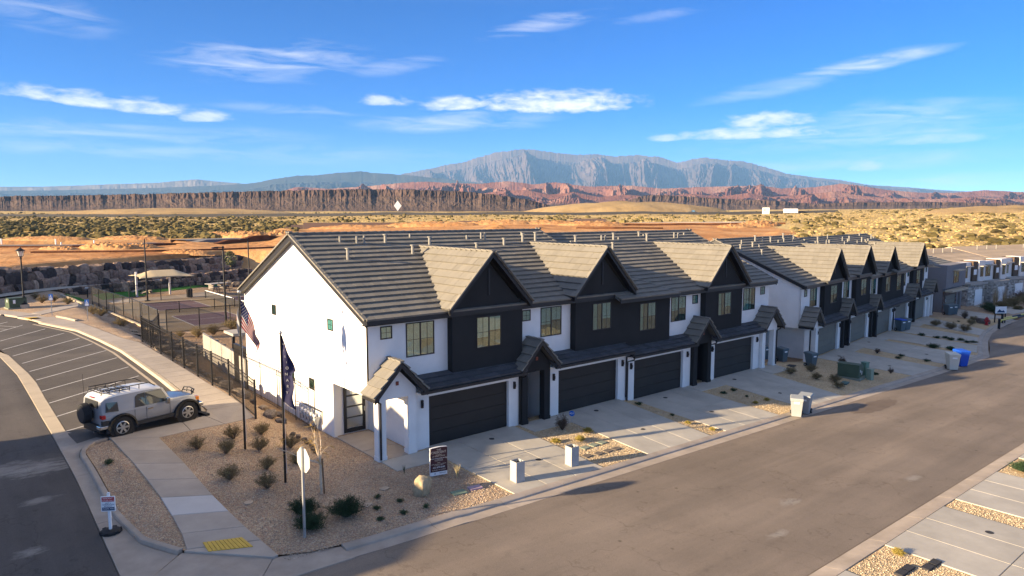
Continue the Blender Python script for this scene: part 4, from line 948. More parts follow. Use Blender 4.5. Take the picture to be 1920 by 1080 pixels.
# desert colour: orange graded soil near, straw-coloured grass and olive scrub beyond
def desert_mat():
    q, nt, b = node_mat('desert_soil'); N = nt.nodes; L = nt.links
    g = N.new('ShaderNodeNewGeometry'); sp = N.new('ShaderNodeSeparateXYZ'); L.new(g.outputs['Position'], sp.inputs[0])
    def nz(s, d, st=(1, 1, 1), r=.6):
        mp = N.new('ShaderNodeMapping'); mp.inputs['Scale'].default_value = st; L.new(g.outputs['Position'], mp.inputs[0])
        n = N.new('ShaderNodeTexNoise'); n.inputs['Scale'].default_value = s; n.inputs['Detail'].default_value = d; n.inputs['Roughness'].default_value = r; L.new(mp.outputs[0], n.inputs['Vector']); return n.outputs[0]
    def ramp(v, stops):
        r = N.new('ShaderNodeValToRGB'); E = r.color_ramp.elements
        while len(E) < len(stops): E.new(.5)
        for i, (p, c) in enumerate(stops): E[i].position = p; E[i].color = (*c, 1)
        L.new(v, r.inputs[0]); return r.outputs[0]
    def mix(f, a, bb):
        mm = N.new('ShaderNodeMix'); mm.data_type = 'RGBA'; L.new(f, mm.inputs[0]); L.new(a, mm.inputs[6]); L.new(bb, mm.inputs[7]); return mm.outputs[2]
    soil = ramp(nz(.06, 9), [(.3, (.40, .18, .065)), (.5, (.56, .29, .115)), (.7, (.64, .39, .18))])
    soil2 = ramp(nz(.5, 6, (1, .25, 1)), [(.35, (.66, .60, .55)), (.62, (1.05, 1.04, 1.03))])
    mm = N.new('ShaderNodeMix'); mm.data_type = 'RGBA'; mm.blend_type = 'MULTIPLY'; mm.inputs[0].default_value = .8; L.new(soil, mm.inputs[6]); L.new(soil2, mm.inputs[7]); soil = mm.outputs[2]
    grass = ramp(nz(.045, 10, r=.70), [(.30, (.24, .17, .07)), (.42, (.46, .32, .13)), (.55, (.58, .42, .18)), (.72, (.64, .50, .25))])
    gl = ramp(nz(.35, 6, r=.7), [(.30, (.45, .45, .38)), (.55, (1.06, 1.05, 1.0))])
    m2 = N.new('ShaderNodeMix'); m2.data_type = 'RGBA'; m2.blend_type = 'MULTIPLY'; m2.inputs[0].default_value = .9; L.new(grass, m2.inputs[6]); L.new(gl, m2.inputs[7]); grass = m2.outputs[2]
    at = N.new('ShaderNodeAttribute'); at.attribute_name = 'grass'
    L.new(mix(at.outputs['Fac'], soil, grass), b.inputs['Base Color']); b.inputs['Roughness'].default_value = .95; b.inputs['Specular IOR Level'].default_value = .1
    bp = N.new('ShaderNodeBump'); bp.inputs['Strength'].default_value = .9; bp.inputs['Distance'].default_value = .5
    L.new(nz(.45, 8), bp.inputs['Height']); L.new(bp.outputs[0], b.inputs['Normal']); return q
M_desert = desert_mat()
phis = [-4+i*(108/360) for i in range(361)]
fr = [0, .004, .01, .02, .03, .042]+[.055+.945*(k/95)**1.55 for k in range(96)]
E_ = {p: edge_d(p) for p in phis}
ds = [(lambda p, f=f: E_[p]+(1500-E_[p])*f) for f in fr]
des = grid_mesh('desert', phis, ds, lambda x, y, p, r, q: terrain_z(x, y) if q else -1.2, M_desert)
at = des.data.attributes.new('grass', 'FLOAT', 'POINT'); vals = []
for v in des.data.vertices:
    x, y, _ = v.co; r = math.hypot(x, y); p = math.degrees(math.atan2(y, x)); d = r*cosd(p)
    px = 960+1300.3*math.tan(R(max(-75, min(75, 50.03-p)))); nn = noise.noise((x*.02, y*.02, 4))*30+noise.noise((x*.1, y*.1, 4))*10
    lim = pw([(0, 172), (420, 178), (560, 232), (1000, 250), (1300, 262), (1440, 235), (1520, 172), (1620, 120), (1760, 95)], px)
    vals.append(ss(lim-6, lim+14, d+nn*.5))
at.data.foreach_set('value', vals)
# highway and a building site road
M_hwy = mat('far_asphalt', (.075, .072, .070), .9, .1, .05)
def ribbon(name, pts, w, mat, dz=.25, step=14):
    P = [Vector(p) for p in pts]; M = MB(); prev = None
    L = []
    for a, b in zip(P, P[1:]):
        n = max(1, int((b-a).length/step)); L += [a.lerp(b, i/n) for i in range(n)]
    L.append(P[-1]); row_ = []
    for i, p in enumerate(L):
        t = (L[min(i+1, len(L)-1)]-L[max(0, i-1)]).normalized(); n = Vector((-t.y, t.x)); z = terrain_z(p.x, p.y)+dz
        row_.append([(p.x+n.x*w/2, p.y+n.y*w/2, z), (p.x-n.x*w/2, p.y-n.y*w/2, z), (p.x-n.x*w/2, p.y-n.y*w/2, z-3), (p.x+n.x*w/2, p.y+n.y*w/2, z-3)])
    for a, b in zip(row_, row_[1:]):
        M.quad(a[0], b[0], b[1], a[1]); M.quad(a[1], b[1], b[2], a[2]); M.quad(a[3], b[3], b[0], a[0])
    return tag(M.build(name, mat), kind='structure')
def pxd(px, d): # plan position of the thing seen at column px, depth d
    p = R(phi_px(px)); r = d/cosd(phi_px(px)); return (r*math.cos(p), r*math.sin(p))
ribbon('highway', [pxd(-200, 500), pxd(0, 505), pxd(300, 512), pxd(530, 520), pxd(800, 530), pxd(1100, 545), pxd(1300, 556), pxd(1560, 572)], 11, M_hwy, 2.0)
ribbon('highway', [pxd(-200, 545), pxd(0, 550), pxd(300, 556), pxd(530, 564), pxd(800, 574), pxd(1000, 582)], 9, M_hwy, 1.4)
M_cut = mat('dark_cut_soil', (.13, .055, .028), .95, .25, .6, .1, 3, spec=.05)
ribbon('cut_bank', [pxd(-150, 136.5), pxd(0, 136.5), pxd(140, 138.5), pxd(260, 143), pxd(345, 153), pxd(450, 166), pxd(540, 176)], 1.6, M_cut, .30, 3)
ribbon('cut_bank', [pxd(60, 118), pxd(200, 121), pxd(290, 123), pxd(400, 128), pxd(520, 136)], 1.4, M_cut, .26, 3)
ribbon('cut_bank', [pxd(1100, 232), pxd(1180, 236), pxd(1300, 240), pxd(1400, 243), pxd(1470, 240)], 1.6, M_cut, .55, 4)
ribbon('cut_bank', [pxd(1080, 205), pxd(1150, 204), pxd(1240, 208)], 1.6, M_cut, .4, 4)
M_site = mat('site_road_asphalt', (.17, .165, .16), .9, .1, .3)
M_sitek = mat('site_road_kerb', (.50, .47, .43), .9, .1, .3)
ribbon('site_road', [pxd(-150, 139), pxd(0, 139), pxd(140, 141), pxd(260, 146), pxd(345, 158), pxd(450, 172), pxd(560, 185)], 2.6, M_site, .35, 4)
ribbon('site_road', [pxd(335, 163), pxd(400, 170), pxd(470, 178), pxd(560, 190)], 7.0, M_site, .30, 4)
ribbon('site_kerb', [pxd(330, 159), pxd(378, 158.5)], .8, M_sitek, .5, 4)
ribbon('site_road', [pxd(1180, 262), pxd(1300, 264), pxd(1440, 268)], 5.0, M_sitek, .35, 6)
# ------------------------------------------------------------------ mesa
def rock_mat(name, stops, scale, bump, bdist, st=(1, 1, 1), slope=None):
    q, nt, b = node_mat(name); N = nt.nodes; L = nt.links
    g = N.new('ShaderNodeNewGeometry'); mp = N.new('ShaderNodeMapping'); mp.inputs['Scale'].default_value = st; L.new(g.outputs['Position'], mp.inputs[0])
    n = N.new('ShaderNodeTexNoise'); n.inputs['Scale'].default_value = scale; n.inputs['Detail'].default_value = 12; n.inputs['Roughness'].default_value = .68; L.new(mp.outputs[0], n.inputs['Vector'])
    r = N.new('ShaderNodeValToRGB'); E = r.color_ramp.elements
    while len(E) < len(stops): E.new(.5)
    for i, (p, c) in enumerate(stops): E[i].position = p; E[i].color = (*c, 1)
    L.new(n.outputs[0], r.inputs[0]); out = r.outputs[0]
    if slope:
        at = N.new('ShaderNodeAttribute'); at.attribute_name = 'band'; mm = N.new('ShaderNodeMix'); mm.data_type = 'RGBA'
        L.new(at.outputs['Fac'], mm.inputs[0]); L.new(out, mm.inputs[6])
        r2 = N.new('ShaderNodeValToRGB'); E = r2.color_ramp.elements
        while len(E) < len(slope): E.new(.5)
        for i, (p, c) in enumerate(slope): E[i].position = p; E[i].color = (*c, 1)
        L.new(n.outputs[0], r2.inputs[0]); L.new(r2.outputs[0], mm.inputs[7]); out = mm.outputs[2]
    L.new(out, b.inputs['Base Color']); b.inputs['Roughness'].default_value = .95; b.inputs['Specular IOR Level'].default_value = .1
    if bump:
        n2 = N.new('ShaderNodeTexNoise'); n2.inputs['Scale'].default_value = scale*4; n2.inputs['Detail'].default_value = 8; n2.inputs['Roughness'].default_value = .65; L.new(mp.outputs[0], n2.inputs['Vector'])
        bp = N.new('ShaderNodeBump'); bp.inputs['Strength'].default_value = bump; bp.inputs['Distance'].default_value = bdist; L.new(n2.outputs[0], bp.inputs['Height']); L.new(bp.outputs[0], b.inputs['Normal'])
    return q
def hz(py, d): return 10+(404-py)*d/1300.3
def setband(o, f):
    at = o.data.attributes.new('band', 'FLOAT', 'POINT'); at.data.foreach_set('value', [f(i, v.co) for i, v in enumerate(o.data.vertices)])
M_mesa = rock_mat('basalt_cliff', [(.28, (.035, .026, .023)), (.5, (.082, .055, .045)), (.72, (.16, .105, .08))], .02, 1, 4,
                  slope=[(.3, (.065, .048, .040)), (.55, (.115, .080, .062)), (.75, (.19, .115, .075))])
def mesa(name, pts, D, foot, run, cliff, col=360, seed=0, lip=.35):
    """pts: (px, skyline py, foot py); D depth of the rim; run: slope depth"""
    p0, p1 = pts[0][0], pts[-1][0]; sky_ = [(p[0], p[1]) for p in pts]; ft = [(p[0], p[2]) for p in pts]
    prof = [i/60 for i in range(61)]+[1.06, 1.2, 1.7, 2.6]
    vs = []; fs = []; band = []; n = len(prof); nz3 = noise.noise
    for i in range(col+1):
        px = lerp(p0, p1, i/col); ph = phi_px(px); c = cosd(ph); zt0 = hz(pw(sky_, px), D); zb = hz(pw(ft, px), D-run)-3
        crk = nz3((px*.05, seed, 1))*.6+nz3((px*.17, seed, 4))*.5
        for j, f in enumerate(prof):
            ff = f*(1+.05*nz3((px*.09, seed, 9)))
            gul = nz3((px*.012+f*.25, seed, f*.5))*.50+nz3((px*.036-f*.5, seed, f*1.6+3))*.26+nz3((px*.09+f, f*4, seed+5))*.13+nz3((px*.22, f*10, seed+15))*.07
            blk = nz3((px*.20, f*9, seed+2))*.6+nz3((px*.42, f*20, seed+6))*.5
            zt = zt0+nz3((px*.06, seed, 8))*1.6+nz3((px*.45, seed, 2))*1.5
            cut = .76+crk*.09
            if f <= 1: sl = (1-cliff)*min(1, ff/cut)**1.25+cliff*ss(cut, cut+.13, ff)
            else: sl = 1
            amp = run*(.25*min(1, f*2.5)*(1-.35*ss(.7, .8, f)) if f <= 1 else .20*max(0, 1-(f-1)*2))
            dd = D-run+run*f+gul*amp+blk*run*(.05 if f < cut else .06)*(1 if f <= 1 else 0)
            z = zb+(zt-zb)*sl+(blk*(1.3 if f < cut else 2.0) if .03 < f < .99 else 0)
            r = dd/c; vs.append((r*math.cos(R(ph)), r*math.sin(R(ph)), z-(f-1)*3 if f > 1 else z)); band.append(1-ss(cut-.05, cut+.02, f))
    for i in range(col):
        for j in range(n-1): fs.append((i*n+j, (i+1)*n+j, (i+1)*n+j+1, i*n+j+1))
    me = bpy.data.meshes.new(name); me.from_pydata(vs, [], fs); me.materials.append(M_mesa); me.update()
    o = tag(link(name, me), kind='structure'); setband(o, lambda i, c: band[i]); return o
mesa('mesa', [(-420, 374, 398), (-100, 373, 398), (0, 372, 397), (200, 369, 397), (330, 366, 397), (480, 362, 398), (620, 359, 398), (700, 358, 399), (790, 359, 399), (870, 362, 399), (940, 369, 399), (1000, 379, 399), (1030, 388, 400), (1060, 400, 402)], 1250, 0, 95, .30, 1100, 1)
mesa('mesa', [(1030, 400, 402), (1120, 389, 402), (1180, 377, 402), (1205, 369, 402), (1240, 368, 402), (1290, 371, 402), (1380, 376, 402), (1450, 378, 401), (1520, 384, 400), (1600, 381, 398), (1760, 380, 397), (1900, 383, 396), (2100, 384, 396), (2400, 385, 396)], 1700, 0, 130, .32, 900, 5)
# low straw hill in front of the right mesa, as part of the desert
def heap(name, px, d, w, h, dep, mat, n=40, m_=14, seed=0):
    vs = []; fs = []
    for i in range(n+1):
        for j in range(m_+1):
            a = -1+2*i/n; b = -1+2*j/m_; x, y = pxd(px+a*w*1.05, d+b*dep)
            e = max(0, 1-(a*a+b*b)); z = terrain_z(x, y)-min(1.2, h*.6)*(1-min(1, e*3))+h*e**.8*(1+.25*noise.noise((a*4, b*4, seed))+(.5*noise.noise((a*9, b*6, seed+3))+.3*noise.noise((a*24, b*14, seed)) if h < 2.5 else 0))
            vs.append((x, y, z))
    for i in range(n):
        for j in range(m_): fs.append((i*(m_+1)+j, (i+1)*(m_+1)+j, (i+1)*(m_+1)+j+1, i*(m_+1)+j+1))
    me = bpy.data.meshes.new(name); me.from_pydata(vs, [], fs); me.materials.append(mat); me.polygons.foreach_set('use_smooth', [True]*len(fs)); return tag(link(name, me), kind='structure')
M_spoil = rock_mat('orange_spoil', [(.3, (.36, .16, .06)), (.5, (.52, .27, .11)), (.7, (.58, .36, .17))], .35, 1, .4)
for i_, (px_, d_, w_, h_, dp_) in enumerate([(205, 133, 62, 1.0, 5), (110, 131, 40, .5, 4), (265, 136, 35, .7, 4), (470, 183, 60, 1.6, 8), (420, 190, 40, 1.0, 6), (530, 186, 40, 1.2, 6), (90, 172, 90, .8, 9), (250, 176, 70, .7, 8), (350, 120, 50, .45, 4), (660, 238, 90, 1.0, 10), (800, 244, 110, 1.5, 10), (930, 250, 80, 1.4, 10), (1030, 252, 60, 1.2, 9), (1110, 236, 70, 1.2, 9), (1420, 236, 45, 1.3, 8), (1380, 228, 40, .9, 7)]): heap('spoil_heap', px_, d_, w_, h_, dp_, M_spoil, 60, 18, 40+i_)
M_hill = rock_mat('straw_hill', [(.3, (.24, .17, .08)), (.5, (.40, .27, .12)), (.7, (.46, .33, .16))], .03, .6, 2)
heap('hill', 1170, 760, 190, 11, 110, M_hill, seed=2)
heap('hill', 330, 720, 230, 5, 120, M_hill, seed=5)
heap('hill', 1850, 420, 130, 2.5, 60, M_hill, seed=9)
# ------------------------------------------------------------------ red sandstone hills and the far range
def range_(name, pts, D, depth, foot, mat, cols, rows, amp, seed, px0, px1, wl=1.0, cliffy=.5, apron=.35):
    """a range of hills: skyline pts (px, py) at depth D, spurs of relief amp, running down to its foot"""
    vs = []; fs = []; hh = []; nz3 = noise.noise
    def rg(x, y, z): return 1-min(1.0, abs(nz3((x, y, z)))*2.1)
    zb = hz(foot, D-depth)
    for i in range(cols+1):
        px = lerp(px0, px1, i/cols); ph = phi_px(px); c = cosd(ph); zt = hz(pw(pts, px), D); X = px*wl; zt += (zt-hz(foot, D-depth))*(.012*nz3((X*.035, seed, 4))+.012*nz3((X*.09, seed, 1))+.012*nz3((X*.22, seed, 2))+.004*nz3((X*.6, seed, 3)))
        for j in range(rows+1):
            f = j/rows; g = f/.82; d = D-depth+depth*f/.82
            wx = X+nz3((X*.012, g*1.6, seed+9))*26
            r = rg(wx*.0075+g*.12, g*.45, seed)*.66+rg(wx*.019-g*.2, g*.9, seed+3)*.32+rg(wx*.048, g*1.9, seed+5)*.15+rg(wx*.13, g*4.0, seed+7)*.09+rg(wx*.34, g*8, seed+8)*.07+rg(wx*.8, g*18, seed+6)*.045
            gg = min(1, g); base = lerp(gg*.55, ss(apron, 1.0, gg*.98+.02), cliffy)
            base = max(base, gg*.30)
            w = min(1, gg*3.2)*(1-gg**4)
            H = base+amp*(r-.66)*w*(.55+.8*gg)*(.3+.7*ss(apron*.7, apron+.25, gg))
            H = min(H, .985+.015*gg)
            if g > 1: H = 1-(g-1)*2.4
            z = zb+(zt-zb)*H+ (nz3((X*.35, g*9, seed+11))*.02*(zt-zb) if g <= 1.02 else 0)
            rr = d/c; vs.append((rr*math.cos(R(ph)), rr*math.sin(R(ph)), z)); hh.append(1-ss(apron*.75, apron+.12, gg+.10*nz3((X*.03, g*3, seed))))
    n = rows+1
    for i in range(cols):
        for j in range(rows): fs.append((i*n+j, (i+1)*n+j, (i+1)*n+j+1, i*n+j+1))
    me = bpy.data.meshes.new(name); me.from_pydata(vs, [], fs); me.materials.append(mat); me.update()
    o = tag(link(name, me), kind='structure'); setband(o, lambda i, c: hh[i]); return o
M_red = rock_mat('red_sandstone', [(.3, (.11, .045, .032)), (.5, (.20, .088, .06)), (.68, (.30, .18, .13))], .004, .8, 25, slope=[(.35, (.07, .048, .034)), (.6, (.12, .075, .052))])
M_plain = rock_mat('far_plain', [(.3, (.16, .12, .08)), (.6, (.26, .19, .12))], .003, 0, 0)
M_mtn = rock_mat('mountain_rock', [(.32, (.05, .036, .033)), (.5, (.10, .072, .062)), (.68, (.165, .118, .098))], .0016, .7, 60, slope=[(.35, (.03, .032, .027)), (.62, (.058, .052, .044))])
M_mtng = rock_mat('wooded_slope', [(.35, (.028, .032, .026)), (.6, (.055, .053, .042))], .002, .5, 40)
M_pale = rock_mat('pale_mesa_top', [(.35, (.15, .12, .09)), (.6, (.22, .18, .14))], .002, .4, 30)
# wide plain reaching the foot of the range
vs = []; fs = []
phs = [-30+i*2.0 for i in range(81)]; rsP = [1300, 2500, 4500, 8000, 14000]; 
for p in phs:
    for r, pyv in zip(rsP, (396, 391, 387, 384, 382)): vs.append((r*math.cos(R(p)), r*math.sin(R(p)), hz(pyv, r*max(.3, cosd(p)))-6))
for i in range(len(phs)-1):
    for j in range(4): fs.append((i*5+j, i*5+j+1, (i+1)*5+j+1, (i+1)*5+j))
me = bpy.data.meshes.new('far_plain'); me.from_pydata(vs, [], fs); me.materials.append(M_plain); tag(link('far_plain', me), kind='structure')
RED = [(500, 372), (560, 352), (620, 356), (700, 350), (760, 344), (800, 342), (850, 345), (900, 346), (950, 341), (1000, 347), (1040, 343), (1100, 351), (1180, 349), (1240, 355), (1300, 352), (1370, 350), (1420, 349), (1460, 354), (1520, 352), (1570, 345), (1600, 348), (1660, 357), (1720, 362), (1780, 362), (1840, 357), (1900, 360), (2000, 362), (2200, 364)]
range_('red_hills', RED, 4600, 1700, 386, M_red, 1000, 64, .95, 3, 440, 2250, 1.5, .25, .15)
RED2 = [(500, 386), (580, 374), (640, 370), (690, 376), (760, 366), (820, 363), (870, 370), (930, 360), (985, 357), (1030, 366), (1075, 361), (1120, 370), (1180, 366), (1230, 372), (1290, 364), (1350, 369), (1400, 362), (1440, 370), (1500, 366), (1560, 359), (1600, 366), (1660, 372), (1740, 374), (1820, 370), (1900, 374), (2100, 376)]
range_('red_hills', RED2, 3300, 900, 389, M_red, 900, 48, .95, 17, 480, 2100, 1.4, .2, .12)
MTN = [(560, 352), (640, 345), (700, 338), (750, 329), (790, 321), (830, 312), (870, 305), (900, 295), (930, 287), (965, 281), (1000, 281), (1040, 287), (1080, 291), (1110, 289), (1150, 294), (1190, 291), (1230, 294), (1265, 305), (1290, 300), (1320, 295), (1350, 300), (1390, 303), (1430, 314), (1470, 326), (1520, 333), (1570, 338), (1620, 347), (1700, 352), (1760, 357), (1840, 361), (1960, 364), (2200, 366)]
range_('mountain_range', MTN, 12500, 4600, 380, M_mtn, 1000, 100, .62, 11, 480, 2250, 1.0, .60, .42)
LOW = [(-300, 362), (100, 360), (300, 355), (420, 350), (480, 346), (520, 338), (560, 332), (600, 331), (640, 326), (680, 324), (720, 328), (760, 330), (820, 336), (900, 345), (1000, 352), (1100, 358)]
range_('foothills', LOW, 9600, 2400, 378, M_mtng, 380, 40, .42, 21, -300, 1100, 1.2, .3, .2)
PAL = [(-400, 355), (-100, 355), (0, 353), (100, 352), (160, 350), (230, 347), (300, 345), (350, 340), (375, 338), (410, 342), (460, 346), (520, 350), (600, 356)]
range_('pale_mesa', PAL, 11500, 1700, 372, M_pale, 300, 30, .35, 31, -400, 620, 1.2, .85, .5)
# ------------------------------------------------------------------ desert scrub
M_scrub = mat('desert_scrub', (.115, .092, .036), .95, .35, .05, isl=.45, spec=.1)
M_scrub2 = mat('straw_tussock', (.38, .28, .12), .95, .2, .05, isl=.35, spec=.1)
def scrub(name, n, dens, mat, r0, r1, seed):
    g = random.Random(seed); vs = []; fs = []; k = 0; tries = 0
    base = []
    for i in range(6): base.append((math.cos(i*1.047), math.sin(i*1.047)))
    while k < n and tries < n*25:
        tries += 1
        px = g.uniform(-60, 1990); d = math.exp(g.uniform(math.log(105), math.log(760))); pr = dens(px, d)
        if g.random() > pr: continue
        x, y = pxd(px, d)
        if math.hypot(x, y) < edge_d(phi_px(px))+6: continue
        r = lerp(r0, r1, g.random()**1.6); z = terrain_z(x, y)-.06; b = len(vs); h = r*g.uniform(.55, 1.0)
        for ring, (rr, zz) in enumerate(((.85, 0), (1.0, .45), (.62, .85))):
            for cx, cy in base:
                j = g.uniform(.7, 1.3); vs.append((x+cx*r*rr*j, y+cy*r*rr*j, z+h*zz*g.uniform(.8, 1.2)))
        vs.append((x+g.uniform(-.2, .2)*r, y, z+h))
        for i in range(6):
            i2 = (i+1) % 6; fs += [(b+i, b+i2, b+6+i2, b+6+i), (b+6+i, b+6+i2, b+12+i2, b+12+i), (b+12+i, b+12+i2, b+18)]
        k += 1
    M = MB(); M.v = vs; M.f = fs; M.m = [0]*len(fs); return tag(M.build(name, mat), kind='stuff')
def dens_dark(px, d):
    cl = .25+1.5*max(0, noise.noise((px*.012, d*.022, 2))+noise.noise((px*.05, d*.07, 5))*.6+.18)
    if px < 560: return cl*(1.0 if 182 < d < 330 else .4 if d < 700 else .15) if d > 178 else .0
    if px < 1000: return .13*cl if d > 300 else 0
    if px < 1480: return .10*cl if d > 275 else .0
    return 0 if d < 115 else .12*cl
scrub('desert_scrub', 7500, dens_dark, M_scrub, .28, 1.45, 3)
def dens_straw(px, d):
    if px < 560: return .5 if d > 200 else .0
    if px < 1480: return .7 if d > 285 else 0
    return .9 if d > 112 else 0
scrub('dry_grass_tussocks', 15000, dens_straw, M_scrub2, .14, .55, 4)
# ------------------------------------------------------------------ far things by the highway
def far_z(px, d): x, y = pxd(px, d); return x, y, terrain_z(x, y)
M_block = mat('brown_block_wall', (.20, .14, .11), .9, .1, .6)
bwl = thing('retaining_wall', 'long brown block retaining wall stepping down at its left end on the dirt site', 'retaining wall', far_z(780, 250))
steps = [(503, 512, 436.5), (512, 524, 434), (524, 536, 431), (536, 547, 427.5), (547, 570, 423.5), (570, 860, 419), (860, 1075, 415.5), (1075, 1136, 411.5)]
for a, b, py in steps:
    dd = lambda px: 232+(px-500)*.055
    A = Vector(pxd(a, dd(a))); B = Vector(pxd(b, dd(b))); zt = hz(py, dd((a+b)/2)); o = bwl.location
    n = max(1, int((B-A).length/6))
    for i in range(n):
        p, q = A.lerp(B, i/n), A.lerp(B, (i+1)/n); M = MB(); t = (q-p).normalized(); w = Vector((-t.y, t.x))*.2
        M.prism([(p.x-o.x, p.y-o.y, zt-4.5-o.z), (q.x-o.x-t.x*.03, q.y-o.y-t.y*.03, zt-4.5-o.z), (q.x-o.x-t.x*.03, q.y-o.y-t.y*.03, zt-o.z), (p.x-o.x, p.y-o.y, zt-o.z)], (w.x, w.y, 0)); M.build('block_section', M_block, bwl)
M_hp = mat('white_sign_panel', (.75, .75, .74), .6, .03, 2)
def pole_sign(px, d, zc, sz, label, diamond):
    x, y, z = far_z(px, d); t = thing('road_sign' if diamond else 'billboard', label, 'sign', (x, y, z), R(phi_px(px)-90))
    h = zc-z; M = MB()
    if diamond:
        M.prism([(0, -.1, h-sz), (sz*.72, -.1, h), (0, -.1, h+sz), (-sz*.72, -.1, h)], (0, .08, 0)); M.build('panel', M_hp, t)
        M = MB(); M.box(-.05, .05, -.01, .09, -.5, h); M.build('post', M_steel, t)
    else:
        M.box(-sz, sz, -.2, 0, h-sz, h+sz); M.build('panel', M_hp, t)
        M = MB(); M.cyl((-sz*.3, -.24, h+sz*.3), (-sz*.3, -.205, h+sz*.3), sz*.32, 14); M.build('printed_emblem', mat('tan_print', (.5, .36, .2)), t)
        for s in (-.8, .8): M = MB(); M.box(sz*s-.15, sz*s+.15, .01, .25, -.5, h+sz); M.build('post', mat_lamp, t)
pole_sign(747, 590, hz(388, 590), 4.4, 'pale diamond road sign standing in front of the dark mesa', True)
pole_sign(1433, 545, hz(397, 545), 2.6, 'white billboard with a tan emblem beside the highway', False)
def far_vehicle(name, label, cat, px, d, py, L, H, col, kind):
    x, y, z = far_z(px, d); z = hz(py, d)
    t = thing(name, label, cat, (x, y, z), R(phi_px(px)-90+8)); m1 = mat(name+'_paint', col, .4, .03, 1)
    M = MB()
    if kind == 'truck':
        M.prism([(-L/2, -.9, .5), (L/2, -.9, .5), (L/2, -.9, H*.55), (L*.30, -.9, H*.58), (L*.16, -.9, H), (-L*.12, -.9, H), (-L*.18, -.9, H*.58), (-L/2, -.9, H*.58)], (0, 1.8, 0))
    else:
        M.prism([(-L/2, -1.1, .6), (L/2, -1.1, .6), (L/2, -1.1, H*.8), (L*.47, -1.1, H), (-L*.47, -1.1, H), (-L/2, -1.1, H*.85)], (0, 2.2, 0))
    M.build('body', m1, t, bevel=.1)
    for s in (-.32, .32):
        for yy in (-.95, .75): M = MB(); M.cyl((L*s, yy, .4), (L*s, yy+.2, .4), .4, 12); M.build('wheel', M_rubber, t)
    M = MB(); M.box(-L*.10 if kind == 'truck' else -L*.3, L*.18 if kind == 'truck' else L*.3, -1.13 if kind != 'truck' else -.915, -1.105 if kind != 'truck' else -.905, H*.62, H*.88); M.build('window', M_glass, t)
    if kind == 'truck': M = MB(); M.box(L*.40, L*.505, -.85, .85, .6, .9); M.build('bumper', M_steel, t)
    return t
far_vehicle('pickup_truck', 'dark pickup truck driving along the distant highway', 'truck', 1297, 556, 402.2, 7.0, 2.9, (.05, .06, .08), 'truck')
far_vehicle('motorhome', 'long white motorhome on the distant highway right of the billboard', 'motorhome', 1479, 560, 401.8, 11.0, 3.9, (.8, .8, .8), 'van')
far_vehicle('red_car', 'small red car half hidden by scrub on the distant highway', 'car', 1396, 560, 402.4, 4.6, 1.8, (.45, .05, .04), 'truck')
ST = [(4, 152.0, 467, 477.5), (105.5, 152, 463.5, 473), (177.5, 156, 459, 469), (115.5, 150, 476.5, 480), (342, 160, 461, 465.5)]
for i, (px, d, pt, pb) in enumerate(ST):
    x, y = pxd(px, d); z = terrain_z(x, y); h = hz(pt, d)-hz(pb, d); t = MB(); t.cyl((0, 0, -.2), (0, 0, h), .14, 8); o = t.build('marker_post', M_whitep)
    o.location = (x, y, z); tag(o, ['white utility marker post at the far left edge of the dirt site', 'white utility marker post on the dirt above the boulder wall', 'white utility marker post right of the other two on the dirt', 'short white stub post on the site road edge', 'short white stub post beside the bend of the site road'][i], 'post', 'white posts on the dirt site')
# haze: one closed box of thin air round everything
M_hz = bpy.data.materials.new('haze'); M_hz.use_nodes = True; nt = M_hz.node_tree; nt.nodes.clear()
pv = nt.nodes.new('ShaderNodeVolumePrincipled'); pv.inputs['Color'].default_value = (.26, .55, 1.0, 1); pv.inputs['Density'].default_value = HAZE; pv.inputs['Anisotropy'].default_value = 0.0
ou = nt.nodes.new('ShaderNodeOutputMaterial'); nt.links.new(pv.outputs[0], ou.inputs['Volume'])
if HAZE > 0:
    M = MB(); M.box(-16500, 16500, -2500, 16500, -60, 1290); tag(M.build('haze', M_hz), kind='stuff')
# ------------------------------------------------------------------ left: neighbouring house outside the frame, park, court, fences
nb = tag(empty('neighbouring_house', (-14, 22, 0)), kind='structure')
M = MB(); zb = gz(-14, 22)
prof = [(.45, -.6), (.45, 6.35), (11.2, 9.25), (15.8, 5.9), (15.8, -.6)]
M.prism([(0, y, z) for y, z in prof], (-11, 0, 0)); M.build('house_wall', M_white, nb)
M = MB()
for (y0, z0), (y1, z1) in (((.2, 6.3), (11.2, 9.32)), ((11.2, 9.32), (16.15, 5.72))): M.prism([(.3, y0, z0), (.3, y1, z1), (.3, y1, z1+.12), (.3, y0, z0+.12)], (-11.6, 0, 0))
M.build('house_roof', M_tile, nb)
for y, z in ((3.5, 1.2), (9.5, 1.2), (6, 4.4), (12, 4.4)):
    M = MB(); M.box(.005, .05, y, y+1.6, z, z+1.4); M.build('house_window', M_glass, nb)

